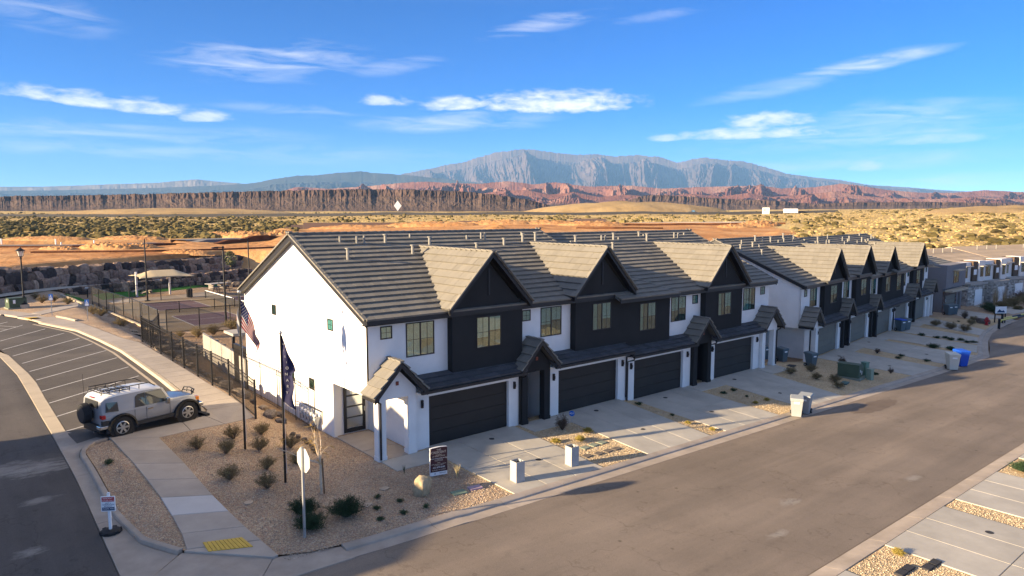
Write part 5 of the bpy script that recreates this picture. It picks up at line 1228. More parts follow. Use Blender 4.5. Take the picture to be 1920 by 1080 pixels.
# ---- boulders
def rock_mesh(name, seed, mat, sub=2, rough=.28, flat=1.0):
    bm = bmesh.new(); bmesh.ops.create_icosphere(bm, subdivisions=sub, radius=1.0)
    for v in bm.verts:
        p = v.co.normalized(); k = 1+rough*noise.noise(p*1.1+Vector((seed*3.1, 0, 0)))+rough*.6*noise.noise(p*2.6+Vector((0, seed*2.3, 0)))+rough*.22*noise.noise(p*6+Vector((0, 0, seed)))
        q = Vector((max(-.60, min(.60, p.x)), max(-.60, min(.60, p.y)), max(-.58, min(.58, p.z)))); v.co = (p*.30+q*1.0)*k
    me = bpy.data.meshes.new(name); bm.to_mesh(me); bm.free(); me.materials.append(mat); me.polygons.foreach_set('use_smooth', [len(me.polygons) > 100]*len(me.polygons)); return me
def boulder_mat(name, cols):
    q, nt, b = node_mat(name); N = nt.nodes; L = nt.links; oi = N.new('ShaderNodeObjectInfo'); r = N.new('ShaderNodeValToRGB'); E = r.color_ramp.elements; r.color_ramp.interpolation = 'CONSTANT'
    while len(E) < len(cols): E.new(.5)
    for i, c in enumerate(cols): E[i].position = i/len(cols); E[i].color = (*c, 1)
    L.new(oi.outputs['Random'], r.inputs[0]); c = N.new('ShaderNodeTexCoord'); n = N.new('ShaderNodeTexNoise'); n.inputs['Scale'].default_value = 2.2; n.inputs['Detail'].default_value = 8; L.new(c.outputs['Object'], n.inputs['Vector'])
    mr = N.new('ShaderNodeMapRange'); mr.inputs['From Min'].default_value = .3; mr.inputs['From Max'].default_value = .7; mr.inputs['To Min'].default_value = .6; mr.inputs['To Max'].default_value = 1.35; L.new(n.outputs[0], mr.inputs[0])
    mm = N.new('ShaderNodeMix'); mm.data_type = 'RGBA'; mm.blend_type = 'MULTIPLY'; mm.inputs[0].default_value = 1; L.new(r.outputs[0], mm.inputs[6]); L.new(mr.outputs[0], mm.inputs[7]); L.new(mm.outputs[2], b.inputs['Base Color'])
    b.inputs['Roughness'].default_value = .9; b.inputs['Specular IOR Level'].default_value = .2
    bp = N.new('ShaderNodeBump'); bp.inputs['Strength'].default_value = .7; bp.inputs['Distance'].default_value = .12; n2 = N.new('ShaderNodeTexNoise'); n2.inputs['Scale'].default_value = 5; n2.inputs['Detail'].default_value = 8; L.new(c.outputs['Object'], n2.inputs['Vector']); L.new(n2.outputs[0], bp.inputs['Height']); L.new(bp.outputs[0], b.inputs['Normal']); return q
M_bould = boulder_mat('wall_boulder', [(.075,.058,.05), (.33,.225,.155), (.24,.165,.12), (.06,.05,.046), (.38,.27,.19), (.18,.125,.09), (.30,.21,.155)])
M_rock = boulder_mat('landscape_rock', [(.22,.17,.13), (.12,.10,.09), (.30,.24,.18), (.17,.14,.12)])
M_boultan = mat('tan_boulder', (.42, .33, .20), .9, .25, 2.2, .08, 5)
ROCKS = [rock_mesh('boulder', i, M_bould) for i in range(7)]; ROCKSL = [rock_mesh('rock', 20+i, M_rock) for i in range(5)]
def wall_of_boulders(root, path, zbase, ztop, size, seed, lean=.35, thick=.8):
    g = random.Random(seed); P = [Vector(p) for p in path]; L = [0]
    for a, b in zip(P, P[1:]): L.append(L[-1]+(b-a).length)
    def at(s):
        for i in range(len(P)-1):
            if s <= L[i+1] or i == len(P)-2: return P[i].lerp(P[i+1], (s-L[i])/(L[i+1]-L[i])), (P[i+1]-P[i]).normalized()
    row_ = 0; z = None; h0 = 0
    while True:
        s = -g.random()*size; done = True
        while s < L[-1]:
            w = size*g.uniform(.55, 1.6); p, t = at(max(0, min(L[-1], s+w/2))); zb_, zt_ = zbase(p), ztop(p); H = zt_-zb_
            hh = size*g.uniform(.72, 1.0)
            if h0 < H-.1:
                done = False; hh = min(hh, H-h0+.25)
                o = link('boulder', g.choice(ROCKS), root); n = Vector((-t.y, t.x)); dpt = lean*h0+g.uniform(-.1, .1)
                o.location = (p.x+n.x*dpt-root.location.x, p.y+n.y*dpt-root.location.y, zb_+h0+hh*.45-root.location.z)
                o.rotation_euler = (g.uniform(-.2, .2), g.choice((0, 3.1416))+g.uniform(-.2, .2), math.atan2(t.y, t.x)+g.choice((0, 3.1416))+g.uniform(-.15, .15)); o.scale = (w*.60, thick*g.uniform(.8, 1.1), hh*.66)
            s += w*.98
        h0 += size*.80; row_ += 1
        if done or row_ > 8: break
wb = thing('boulder_wall', 'tall retaining wall of stacked dark and tan boulders below the orange dirt', 'boulder wall', (5.6, 97.2, 0))
WP = [(-9, 83), (0.5, 91.5), (5.8, 97.0), (11.2, 103.6), (16.3, 107.9), (24.5, 112.8), (34, 118.9), (42, 124.5)]
wall_of_boulders(wb, WP, lambda p: gz(p.x, p.y)-.2, lambda p: pw([(-9, 3.55), (5, 3.5), (12, 3.05), (20, 2.85), (28, 2.55), (42, 2.4)], p.x)+.1, 1.4, 11)
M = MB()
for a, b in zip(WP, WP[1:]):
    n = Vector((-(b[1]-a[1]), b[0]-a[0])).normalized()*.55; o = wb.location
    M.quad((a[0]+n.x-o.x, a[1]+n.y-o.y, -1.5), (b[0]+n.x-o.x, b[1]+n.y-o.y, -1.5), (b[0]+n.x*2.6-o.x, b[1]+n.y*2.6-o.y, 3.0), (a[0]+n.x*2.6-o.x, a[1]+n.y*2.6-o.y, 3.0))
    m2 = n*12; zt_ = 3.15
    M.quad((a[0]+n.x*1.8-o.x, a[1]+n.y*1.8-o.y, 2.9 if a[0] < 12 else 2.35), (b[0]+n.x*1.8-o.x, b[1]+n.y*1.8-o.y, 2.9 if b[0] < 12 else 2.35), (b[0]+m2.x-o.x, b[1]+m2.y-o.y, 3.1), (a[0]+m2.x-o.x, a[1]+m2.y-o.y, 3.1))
tag(M.build('backfill', mat('dark_backfill', (.20, .12, .07), .95, .2, 1)), kind='structure').location = wb.location  # plain dark brown fill behind the boulders
lw = thing('low_boulder_wall', 'low row of boulders edging the green turf below the big boulder wall', 'boulder wall', (16.5, 101, 0))
wall_of_boulders(lw, [(8.6, 95.8), (11, 98.8), (13.5, 100), (17.3, 101.2), (21, 101.6), (26, 103.3), (33, 107.5), (39, 111)], lambda p: gz(p.x, p.y)-.1, lambda p: pw([(10, .55), (17, .9), (26, 1.25), (39, 1.5)], p.x), .75, 5, .3, .5)
# upper path between the two walls, turf, court
def path_z(x, y): return pw([(-8, 1.25), (8, 1.1), (13, .85), (20, .5), (43, .42)], x)
_g = gz; gz = lambda x, y: path_z(x, y)
sheet('upper_path', [(-8, 82.0), (0.6, 90.5), (6, 96), (11.5, 102.5), (17, 106.3), (25, 111), (34.5, 117), (42, 122.5), (43, 119.5), (35, 113.8), (26, 108.3), (18, 104.2), (13, 101.2), (7, 93.8), (2, 88.8), (-5, 81.6)], 0, M_conc, 1.5)
gz = _g
M_turf = mat('artificial_turf', (.045, .155, .018), .9, .15, .6, .03, 40, spec=.1)
sheet('turf', [(11.3, 91.2), (12.0, 98.2), (16.6, 100.4), (21, 100.8), (26, 102.5), (33, 106.5), (36, 106), (31, 103), (26.5, 99.4), (21, 97), (19.7, 94.2), (16.4, 93.4), (13.2, 90.6), (12.6, 89.8), (11.7, 82.5)], .015, M_turf, 1.5)
tk = tag(empty('turf_kerb'), kind='structure'); kerb_run(tk, [(10.95, 92.5), (11.35, 87), (11.55, 82.2)], [(-.1, -.2), (-.1, .05), (.1, .05), (.1, -.2)], M_kerbY, 3.0, name='kerb_piece')
M_courtT = mat('tan_court_surface', (.29, .215, .125), .85, .07, .8, stain=.06); M_courtM = mat('maroon_court_surface', (.17, .105, .105), .85, .07, .8, stain=.08)
C0 = .02
sheet('court_slab', [(14.25, 63.3), (34, 64.2), (34, 88.2), (17.2, 87.6), (13.5, 84.8)], C0, M_courtT, 2)
cl = tag(empty('court_markings'), kind='structure')
def rect(name, x0, x1, y0, y1, mat, dz): M = MB(); M.poly([(x0, y0, C0+dz), (x1, y0, C0+dz), (x1, y1, C0+dz), (x0, y1, C0+dz)]); return M.build(name, mat, cl)
for ya, yb_ in ((65.75, 73.3), (78.2, 85.9)):
    xa, xk, xn = 17.75, 22.95, 24.9
    rect('playing_area', xa, xk, ya, yb_, M_courtM, .004); rect('playing_area', 26.9, 32.1, ya, yb_, M_courtM, .004)
    for x in (xa, xk, 26.9, 32.1): rect('court_line', x-.05, x+.05, ya, yb_, M_line, .008)
    for y in (ya, (ya+yb_)/2, yb_): rect('court_line', xa, xk, y-.045, y+.045, M_line, .012); rect('court_line', 26.9, 32.1, y-.045, y+.045, M_line, .012)
M_net = film_mat('net_mesh', (.03, .03, .03), .45)
def net(y0, y1, lab):
    t = thing('court_net', lab, 'net', (24.9, y0, C0)); L_ = y1-y0
    for y in (0, L_): M = MB(); M.cyl((0, y, -.02), (0, y, .98), .05, 8); M.build('post', M_black, t)
    M = MB(); M.quad((0, .05, .06), (0, L_-.05, .06), (0, L_-.05, .88), (0, .05, .88)); M.build('netting', M_net, t)
    M = MB(); M.box(-.025, .025, .04, L_-.04, .86, .93); M.build('tape', M_whitep, t)
net(76.6, 87.0, 'far court net with a white tape, reaching behind the flagpole'); net(64.8, 74.4, 'near court net standing behind the corner of the white house')
# ---- fences
M_mesh = film_mat('chain_link_mesh', (.02, .02, .02), .34)
def chain_fence(label, pts, posts, h, midrail=True):
    t = thing('chain_link_fence', label, 'fence', (pts[0][0], pts[0][1], 0)); o = t.location
    for x, y in posts: M = MB(); z = gz(x, y); M.cyl((x-o.x, y-o.y, z-.2), (x-o.x, y-o.y, z+h), .045, 8); M.build('post', M_black, t)
    for (xa, ya), (xb, yb_) in zip(pts, pts[1:]):
        za_, zb_ = gz(xa, ya), gz(xb, yb_); M = MB(); A = Vector((xa-o.x, ya-o.y, za_)); B = Vector((xb-o.x, yb_-o.y, zb_)); u = Vector((0, 0, 1))
        M.tube((A+u*h, B+u*h), .03, 6); M.build('top_rail', M_black, t)
        if midrail: M = MB(); M.tube((A+u*.06, B+u*.06), .022, 6); M.build('bottom_rail', M_black, t)
        M = MB(); M.quad(A+u*.05, B+u*.05, B+u*h, A+u*h); M.build('mesh', M_mesh, t)
def along(a, b, n): return [(lerp(a[0], b[0], i/n), lerp(a[1], b[1], i/n)) for i in range(n+1)]
chain_fence('black chain-link fence along the left side of the sports court', [(13.29, 87.83), (14.28, 72.9), (14.25, 63.35)], [(13.29, 87.83), (13.44, 84.97), (13.63, 81.9), (13.72, 78.5), (13.97, 75.45), (14.27, 72.9), (14.27, 69.7), (14.26, 66.5), (14.25, 63.35)], 2.05)
chain_fence('black chain-link fence along the front end of the sports court', [(14.9, 63.3), (33.5, 64.0)], along((14.9, 63.3), (33.5, 64.0), 7), 1.95, False)
chain_fence('black chain-link fence across the back of the sports court', [(16.9, 87.7), (33.5, 88.3)], along((16.9, 87.7), (33.5, 88.3), 5), 1.95, False)
chain_fence('black low fence dividing the two playing courts', [(15.6, 75.6), (33, 76.0)], along((15.6, 75.6), (33, 76.0), 5), 1.2, False)
cw = tag(empty('court_edge_kerb'), kind='structure'); kerb_run(cw, [(12.98, 87.6), (13.3, 81.8), (13.72, 74.6), (13.95, 68.7), (14.1, 62.8)], [(-.12, -.3), (-.12, .16), (.12, .16), (.12, -.3)], M_kerbY, 3.0)
cw2 = tag(empty('planting_kerb'), kind='structure'); kerb_run(cw2, [(8.2, 72.4), (8.75, 70.3), (9.1, 68.5)], [(-.12, -.3), (-.12, .12), (.12, .12), (.12, -.3)], M_kerbY, 3.0)
def iron_fence(label, pts, h, name='iron_fence', step=.115, pick=.011, flat=None, pw_=.04):
    t = thing(name, label, 'fence', (pts[0][0], pts[0][1], gz(*pts[0]))); o = t.location; zf = flat or (lambda x, y: gz(x, y))
    L = []
    for x, y in pts: z = zf(x, y); M = MB(); M.box(x-o.x-pw_, x-o.x+pw_, y-o.y-pw_, y-o.y+pw_, z-.3-o.z, z+h+.08-o.z); M.build('post', M_black, t)
    pk = MB()
    for (xa, ya), (xb, yb_) in zip(pts, pts[1:]):
        A = Vector((xa-o.x, ya-o.y, zf(xa, ya)-o.z)); B = Vector((xb-o.x, yb_-o.y, zf(xb, yb_)-o.z)); u = Vector((0, 0, 1)); d = B-A; n = max(1, int(d.length/step))
        for hh in (h, h-.17, .12): M = MB(); M.tube((A+u*hh, B+u*hh), .022 if pw_ > .03 else .012, 4); M.build('rail', M_black, t)
        for i in range(1, n): p = A.lerp(B, i/n); pk.tube((p+u*.05, p+u*(h+.03)), pick, 4, cap=False)
    tag(pk.build('pickets', M_black, t), kind='stuff'); return t
fy = [(11.05, 31.7), (11.05, 35.3), (11.03, 38.0), (11.05, 40.65), (11.05, 43.4), (11.05, 45.95), (11.08, 48.9), (11.12, 51.7), (11.17, 54.5)]
iron_fence('long black iron picket fence along the parking walk', fy, 1.76)
iron_fence('short black iron picket fence turning toward the court corner', [(11.22, 54.55), (12.7, 58.4), (14.15, 62.6)], 1.74, step=.19, pick=.008)
iron_fence('thin black iron gate panels against the white end wall', [(13.18, 39.2), (13.16, 36.8), (13.15, 34.4), (13.14, 32.1), (13.12, 29.85)], 2.0, 'iron_fence', .22, .004, None, .016)
# block wall beside the fence, made of cast panels
M_cmu = mat('grey_cast_panel', (.36, .33, .29), .9, .07, 2.5, .03, 30, stain=.08)
cm = thing('panel_wall', 'pale grey concrete panel wall behind the iron fence', 'wall', (13.4, 39.5, 0))
A, B = Vector((13.42, 39.45)), Vector((14.3, 50.7))
for i in range(6):
    p, q = A.lerp(B, i/6), A.lerp(B, (i+1)/6); M = MB(); t = (q-p).normalized(); n = Vector((-t.y, t.x))*.09; M.prism([(p.x-13.4+t.x*.02, p.y-39.5+t.y*.02, -.5), (q.x-13.4-t.x*.02, q.y-39.5-t.y*.02, -.5), (q.x-13.4-t.x*.02, q.y-39.5-t.y*.02, 1.75), (p.x-13.4+t.x*.02, p.y-39.5+t.y*.02, 1.75)], (n.x, n.y, 0)); M.build('panel', M_cmu, cm)
    M = MB(); M.box(p.x-13.4-.1, p.x-13.4+.12, p.y-39.5-.06, p.y-39.5+.06, -.5, 1.79); M.build('post', M_cmu if i else M_trim, cm)
M = MB(); M.box(13.45, 13.6, 39.7, 41.9, -.2, 2.35); tag(M.build('privacy_panel', M_bronze), 'dark bronze privacy panel at the back corner of the white house', 'panel')
pc = thing('patio_cover', 'small grey patio roof slab behind the white house', 'patio cover', (14.1, 44, 0)); M = MB(); M.box(.1, 5.5, .2, 2.0, 2.36, 2.52); M.build('roof_slab', M_cmu, pc)
for y in (.4, 1.8): M = MB(); M.box(.55, .70, y-.08, y+.08, -.3, 2.36); M.build('post', M_trim, pc)
g = random.Random(9)
def rock_at(x, y, s, label, grp, name='rock', meshes=None, z=0):
    o = link(name, g.choice(meshes or ROCKSL)); o.location = (x, y, gz(x, y)+s*.25+z); o.scale = (s*g.uniform(.8, 1.25), s*g.uniform(.8, 1.2), s*g.uniform(.55, .85)); o.rotation_euler = (g.uniform(-.2, .2), g.uniform(-.2, .2), g.random()*6.28)
    return tag(o, label, 'rock', grp)
for i in range(34):
    y = 34.5+i*.62+g.uniform(-.25, .25); x = 11.55+g.random()*.95
    rock_at(x, y, g.uniform(.16, .38), 'rough rock on the bank between the iron fence and the panel wall', 'rocks on the bank below the iron fence')
for i in range(46):
    rock_at(12.4+g.random()*2.6, 51.5+g.random()*6.5, g.uniform(.2, .42), 'grey rock in the rock pile behind the panel wall', 'rocks in the pile behind the panel wall')
for i, (x, y, s) in enumerate([(12.4, 34.4, .28), (12.05, 33.5, .22), (12.6, 33.0, .3), (11.9, 32.2, .3), (12.2, 31.6, .24)]): rock_at(x, y, s, 'pale rock at the near end of the iron fence, '+['farthest of five', 'second of five', 'third of five', 'fourth of five', 'nearest of five'][i], 'pale rocks near the gas meters')
for i, (x, y, s) in enumerate([(11.95, 29.6, .10), (12.0, 29.1, .13), (12.05, 28.6, .11), (12.0, 28.1, .13), (11.95, 27.6, .11), (11.8, 27.1, .10), (11.7, 26.7, .08)]): rock_at(x, y, s, 'dark rock in the line of rocks left of the front door, '+['farthest of seven', 'second of seven', 'third of seven', 'fourth of seven', 'fifth of seven', 'sixth of seven', 'nearest of seven'][i], 'dark rocks in the swale')
for i in range(11): rock_at(31.2+g.random()*3, 100.4+g.random()*2.4, g.uniform(.4, .8), 'pale boulder in the heap behind the court', 'pale boulders behind the court', 'boulder', [rock_mesh('pale_boulder', 50, mat('pale_sandstone', (.45, .35, .24), .9, .15, 2))] if i == 0 else None)
# ---- park things
M_canvas = mat('tan_canvas', (.46, .37, .23), .85, .05, 1.2)
sh = thing('shade_canopy', 'tan fabric shade canopy on two white posts by the court', 'canopy', (18.9, 91, 0))
for x, y in ((.0, 2.6), (3.75, 2.7)): M = MB(); M.box(x-.1, x+.1, y-.1, y+.1, 0, 3.02); M.build('post', M_whitep, sh)
def canopy_z(u, v):                    # u 0..1 along, v 0..1 across: hipped cloth with scalloped edges
    e = min(min(u, 1-u)/.28, 1); r = min(1-abs(2*v-1), 1)
    return 2.48+.70*min(e, r)-.10*math.sin(math.pi*min(1, e))*math.sin(math.pi*r)
vs = []; fs = []; n, m_ = 24, 14
for i in range(n+1):
    for j in range(m_+1):
        u, v = i/n, j/m_; su = .45*math.sin(math.pi*v)*(1-2*u)*(1 if u in (0, 1) else 0); sv_ = .35*math.sin(math.pi*u)*(1 if j in (0, m_) else 0)*(1-2*v)
        vs.append((-.4+6.3*u+su, -.9+5.7*v+sv_, canopy_z(u, v)))
for i in range(n):
    for j in range(m_): fs.append((i*(m_+1)+j, (i+1)*(m_+1)+j, (i+1)*(m_+1)+j+1, i*(m_+1)+j+1))
M = MB(); M.add(vs, fs); o = M.build('cloth', M_canvas, sh, smooth=30); o.modifiers.new('solid', 'SOLIDIFY').thickness = .03
M = MB(); M.tube([(1.4, 1.95, 3.12), (4.1, 1.95, 3.12)], .05, 6); M.build('ridge_beam', M_whitep, sh)
def light_pole(x, y, h, label, arm=None):
    z = gz(x, y); t = thing('light_pole', label, 'light pole', (x, y, z), 0, 'tall poles round the sports court')
    M = MB(); M.tube([(0, 0, .08), (0, 0, h)], [.10, .07], 8); M.build('pole', M_black, t); M = MB(); M.box(-.25, .25, -.25, .25, -.1, .08); M.build('base', M_black, t)
    if arm: M = MB(); M.box(-.75, .1, -.06, .06, h-.16, h-.06); M.box(-.95, -.45, -.16, .16, h-.20, h-.10); M.build('lamp_head', M_black, t)
light_pole(18.84, 88.07, 7.2, 'tall black light pole standing in front of the shade canopy')
light_pole(20.24, 64.79, 7.15, 'tall black light pole at the near edge of the court', True)
light_pole(29.55, 85.11, 7.4, 'tall black light pole rising just left of the white house roof', True)
def lamp_post(x, y):
    z = gz(x, y); t = thing('lamp_post', 'black lantern street lamp on a round concrete footing by the parking walk', 'street lamp', (x, y, z)); 
    M = MB(); M.cyl((0, 0, -.3), (0, 0, .34), .42, 18); M.build('footing', M_kerbY, t)
    M = MB(); M.tube([(0,0,.34),(0,0,.42),(0,0,.5),(0,0,.95),(0,0,1.05),(0,0,1.15),(0,0,4.75),(0,0,4.8),(0,0,4.9)], [.30,.30,.20,.15,.17,.085,.065,.12,.06], 12); M.build('pole', M_black, t, smooth=30)
    lan = MB(); lan.tube([(0,0,4.9),(0,0,5.0)], [.06,.2], 8); 
    for k in range(6):
        a = k*math.pi/3; lan.tube([(.20*math.cos(a), .20*math.sin(a), 5.0), (.33*math.cos(a), .33*math.sin(a), 5.52)], .018, 4)
    lan.tube([(0,0,5.52),(0,0,5.56),(0,0,5.76),(0,0,5.82),(0,0,5.95)], [.40,.40,.14,.05,.02], 12); lo_ = lan.build('lantern', M_black, t)
    M = MB(); M.tube([(0,0,5.02),(0,0,5.5)], [.17,.29], 6); M.build('lantern_glass', film_mat('frosted_lantern_glass', (.75, .74, .68), .55), lo_)
lamp_post(6.6, 81.5)
M_gbox = mat('utility_green', (.055, .085, .05), .55, .12, 2, stain=.08); M_gpad = mat('grey_green_pad', (.20, .22, .17), .8, .06, 2)
def util_box(loc, rz, L_, Wd_, H_, label, plates, name='transformer_box', pad=True):
    t = thing(name, label, 'utility box', loc, rz); M = MB()
    M.prism([(-L_/2, -Wd_/2, .1), (L_/2, -Wd_/2, .1), (L_/2, -Wd_/2, H_), (-L_/2, -Wd_/2, H_)], (0, Wd_*.62, 0)); M.prism([(-L_/2, Wd_*.121, .1), (L_/2, Wd_*.121, .1), (L_/2, Wd_*.121, H_*.86), (-L_/2, Wd_*.121, H_*.86)], (0, Wd_*.38, 0))
    M.build('cabinet', M_gbox, t, bevel=.03)
    M = MB(); M.box(-L_/2-.03, L_/2+.03, -Wd_/2-.03, Wd_*.13, H_, H_+.04); M.build('lid', M_gbox, t)
    if pad: M = MB(); M.box(-L_/2-.1, L_/2+.1, -Wd_/2-.1, Wd_/2+.1, -.2, .1); M.build('pad', M_gpad, t)
    for (ax, p, a, b) in plates:
        M = MB()
        if ax == 'x': M.box(-L_/2-.012, -L_/2-.002, p-.10, p+.10, a, b)
        elif ax == 'X': M.box(L_/2+.002, L_/2+.012, p-.06, p+.06, a, b)
        else: M.box(p-.10, p+.10, -Wd_/2-.012, -Wd_/2-.002, a, b)
        M.build('warning_label', M_whitep, t)
    return t
util_box((6.0, 82.0, gz(6, 82)), R(8), 1.45, 1.5, .98, 'green utility cabinet with white labels behind the lantern lamp', [('x', -.1, .6, .85), ('y', -.3, .5, .85)])
def hc_sign(x, y, h, label):
    z = gz(x, y); t = thing('parking_sign', label, 'sign', (x, y, z), R(-18), 'blue reserved parking signs'); M = MB(); M.box(-.03, .03, -.02, .03, -.2, h); M.build('post', M_steel, t)
    M_b = bpy.data.materials.get('sign_blue') or mat('sign_blue', (.04, .16, .50), .5, .03, 2)
    M = MB(); M.box(-.16, .16, -.045, -.022, h-.56, h); M.build('panel', M_b, t)
    M = MB(); M.box(-.13, .13, -.050, -.046, h-.52, h-.42); M.box(-.13, .13, -.050, -.046, h-.40, h-.36)
    M.cyl((.0, -.049, h-.12), (.0, -.046, h-.12), .035, 10); M.box(-.02, .03, -.049, -.046, h-.27, h-.15); M.box(-.02, .09, -.0495, -.0465, h-.29, h-.26)
    for k in range(10):
        a = R(150+k*24); M.box(-.02+.085*math.cos(a)-.015, -.02+.085*math.cos(a)+.015, -.049, -.046, h-.27+.085*math.sin(a)-.015, h-.27+.085*math.sin(a)+.015)
    M.build('wheelchair_symbol', M_whitep, t)
hc_sign(7.96, 73.7, 1.94, 'blue reserved parking sign on a steel post, farther one by the lamp'); hc_sign(9.98, 68.75, 1.76, 'blue reserved parking sign on a steel post, nearer one by the court fence')
tr = thing('litter_bin', 'black slatted litter bin beside the canopy post', 'bin', (23.7, 89.1, 0)); M = MB(); M.tube([(0,0,0),(0,0,.9)], .3, 14); M.build('body', M_black, tr)
for k in range(14): a = k*.4488; M = MB(); M.box(-.03, .03, -.34, -.302, .05, .88); o = M.build('slat', M_black, tr); o.rotation_euler = (0, 0, a)
M = MB(); M.tube([(0,0,.9),(0,0,.95),(0,0,1.05)], [.34,.34,.16], 14); M.build('lid', M_black, tr)
pt = thing('picnic_table', 'dark picnic table with benches beyond the court', 'picnic table', (28.4, 92.2, 0), R(8)); 
for nm, y, z, w in (('tabletop', 0, .74, .4), ('bench', -.75, .44, .15), ('bench', .75, .44, .15)): M = MB(); M.box(-1.1, 1.1, y-w, y+w, z, z+.05); M.build(nm, M_black, pt)
for s in (-.8, .8): M = MB(); M.tube([(s, -.7, 0), (s, -.2, .74)], .035, 6); M.tube([(s, .7, 0), (s, .2, .74)], .035, 6); M.box(s-.03, s+.03, -.8, .8, .40, .44); M.build('leg_frame', M_black, pt)
bt = thing('table_tennis_table', 'pale concrete table top beside the picnic table', 'table', (29.2, 96.8, 0), R(20)); M = MB(); M.box(-1.3, 1.3, -.7, .7, .70, .78); M.build('tabletop', M_new, bt)
for s in (-.8, .8): M = MB(); M.box(s-.08, s+.08, -.5, .5, 0, .70); M.build('leg', M_cmu, bt)
cbm = mat('cornhole_wood', (.40, .33, .24), .7, .08, 3)
for (x, y, lab) in ((19.45, 99.0, 'bean bag toss board on the turf, farther one'), (19.9, 96.2, 'bean bag toss board on the turf, nearer one')):
    t = thing('toss_board', lab, 'game board', (x, y, .03), R(-75)); M = MB(); M.prism([(-.32, 0, .08), (.32, 0, .08), (.32, 1.2, .36), (-.32, 1.2, .36)], (0, 0, .04)); M.box(-.32, .32, 1.12, 1.2, 0, .36); M.box(-.30, .30, .0, .08, 0, .08); M.build('board', cbm, t)
    M = MB(); M.box(-.32, .32, 1.205, 1.215, .02, .40); M.build('end_panel', M_whitep, t); M = MB(); M.cyl((0, 1.216, .2), (0, 1.222, .2), .09, 12); M.build('hole', M_black, t)
fr_ = thing('exercise_frame', 'thin black exercise frame standing on the turf', 'frame', (14.1, 96.2, .02), R(80)); M = MB(); M.tube([(-.7,0,0),(-.7,0,1.1),(.7,0,1.1),(.7,0,0)], .05, 6); M.build('bar', M_black, fr_)
M = MB(); M.box(-.9, .9, -.1, .25, 1.1, 1.2); M.build('top_board', M_cmu, fr_)
# gas meters on the end wall
gm = thing('gas_meter_bank', 'bank of grey gas meters and pipes on the white end wall', 'gas meters', (13.28, 30.6, gz(13.28, 30.6)))
for k in range(3):
    M = MB(); M.tube([(0, -1.1+k*.1, .95-k*.05), (0, 1.0, .95-k*.05)] if k == 0 else [(.02, -1.15, .95), (.02, -1.15, .35)] if k == 1 else [(-.08, -.3, .62), (-.08, 1.1, .68), (-.08, 1.1, .1)], .025, 6); M.build('pipe', M_black if k < 2 else M_steel, gm)
M_meter = mat('meter_grey', (.40, .41, .40), .5, .1, 5)
for k in range(5):
    y = -.7+k*.36; M = MB(); M.tube([(-.08, y-.11, .52), (-.08, y+.11, .52)], [.12, .12], 10); M.box(-.16, 0, y-.09, y+.09, .30, .46); m_ = M.build('meter', M_meter, gm, smooth=40)
    M = MB(); M.tube([(-.14, y, .60), (-.14, y, .95)], .022, 6); M.tube([(-.06, y-.12, .3), (-.06, y-.12, .05)], .022, 6); M.build('riser', M_steel, m_); M = MB(); M.cyl((-.20, y, .72), (-.10, y, .72), .085, 10); M.build('regulator', M_whitep, m_)
# ------------------------------------------------------------------ planting
def leafy(name, seed, n, r, h, blade, mat, up=.6, twig=None, wid=.02, droop=0.0, tips=0, tipmat=None, parent=None):
    g = random.Random(seed); M = MB(); T = MB()
    for i in range(n):
        a = g.random()*6.283; e = (g.random()**.6)*(1-up)+up*g.random(); rr = r*g.uniform(.25, 1.0)
        tip = Vector((math.cos(a)*rr, math.sin(a)*rr, h*g.uniform(.45, 1.0)*(1-.45*(rr/r)**2))); base = Vector((math.cos(a)*r*.08, math.sin(a)*r*.08, 0))
        mid = base.lerp(tip, .55)+Vector((0, 0, h*.10)); T.tube((base, mid, tip), [wid*.35, wid*.22, wid*.1], 3, cap=False)
        for k in range(blade):
            f = g.uniform(.35, 1.02); p = base.lerp(tip, f)+Vector((g.gauss(0, r*.07), g.gauss(0, r*.07), g.gauss(0, h*.05)+h*.08*math.sin(f*3)))
            d = Vector((g.gauss(0, 1), g.gauss(0, 1), g.gauss(.4, .6))).normalized(); s = d.orthogonal().normalized(); L_ = wid*g.uniform(2.2, 4.5)
            M.add((p-s*wid*.5, p+d*L_*.5+s*wid*.0-s.cross(d)*wid*.2, p+s*wid*.5, p+d*L_), ((0, 1, 3), (1, 2, 3)))
    o = M.build('foliage', mat, parent); T.build('twigs', twig or mat, parent); return o
M_dry = mat('dry_shrub_leaf', (.20, .155, .075), .9, .25, 3, isl=.45, spec=.1); M_twig = mat('grey_twig', (.22, .16, .10), .9, .15, 4)
M_jun = mat('dark_conifer_leaf', (.035, .065, .030), .8, .25, 4, isl=.5, spec=.15); M_grn = mat('small_green_leaf', (.055, .085, .035), .85, .25, 4, isl=.4)
M_gold = mat('golden_shrub_leaf', (.36, .28, .06), .85, .2, 4, isl=.4); M_brown = mat('brown_seedhead', (.10, .07, .05), .85, .25, 4, isl=.4); M_straw = mat('straw_blade', (.48, .40, .22), .85, .15, 4, isl=.35)
def proto(kind):
    t = empty(kind[0]); leafy(kind[0], kind[1], *kind[2], parent=t, **kind[3]); return t
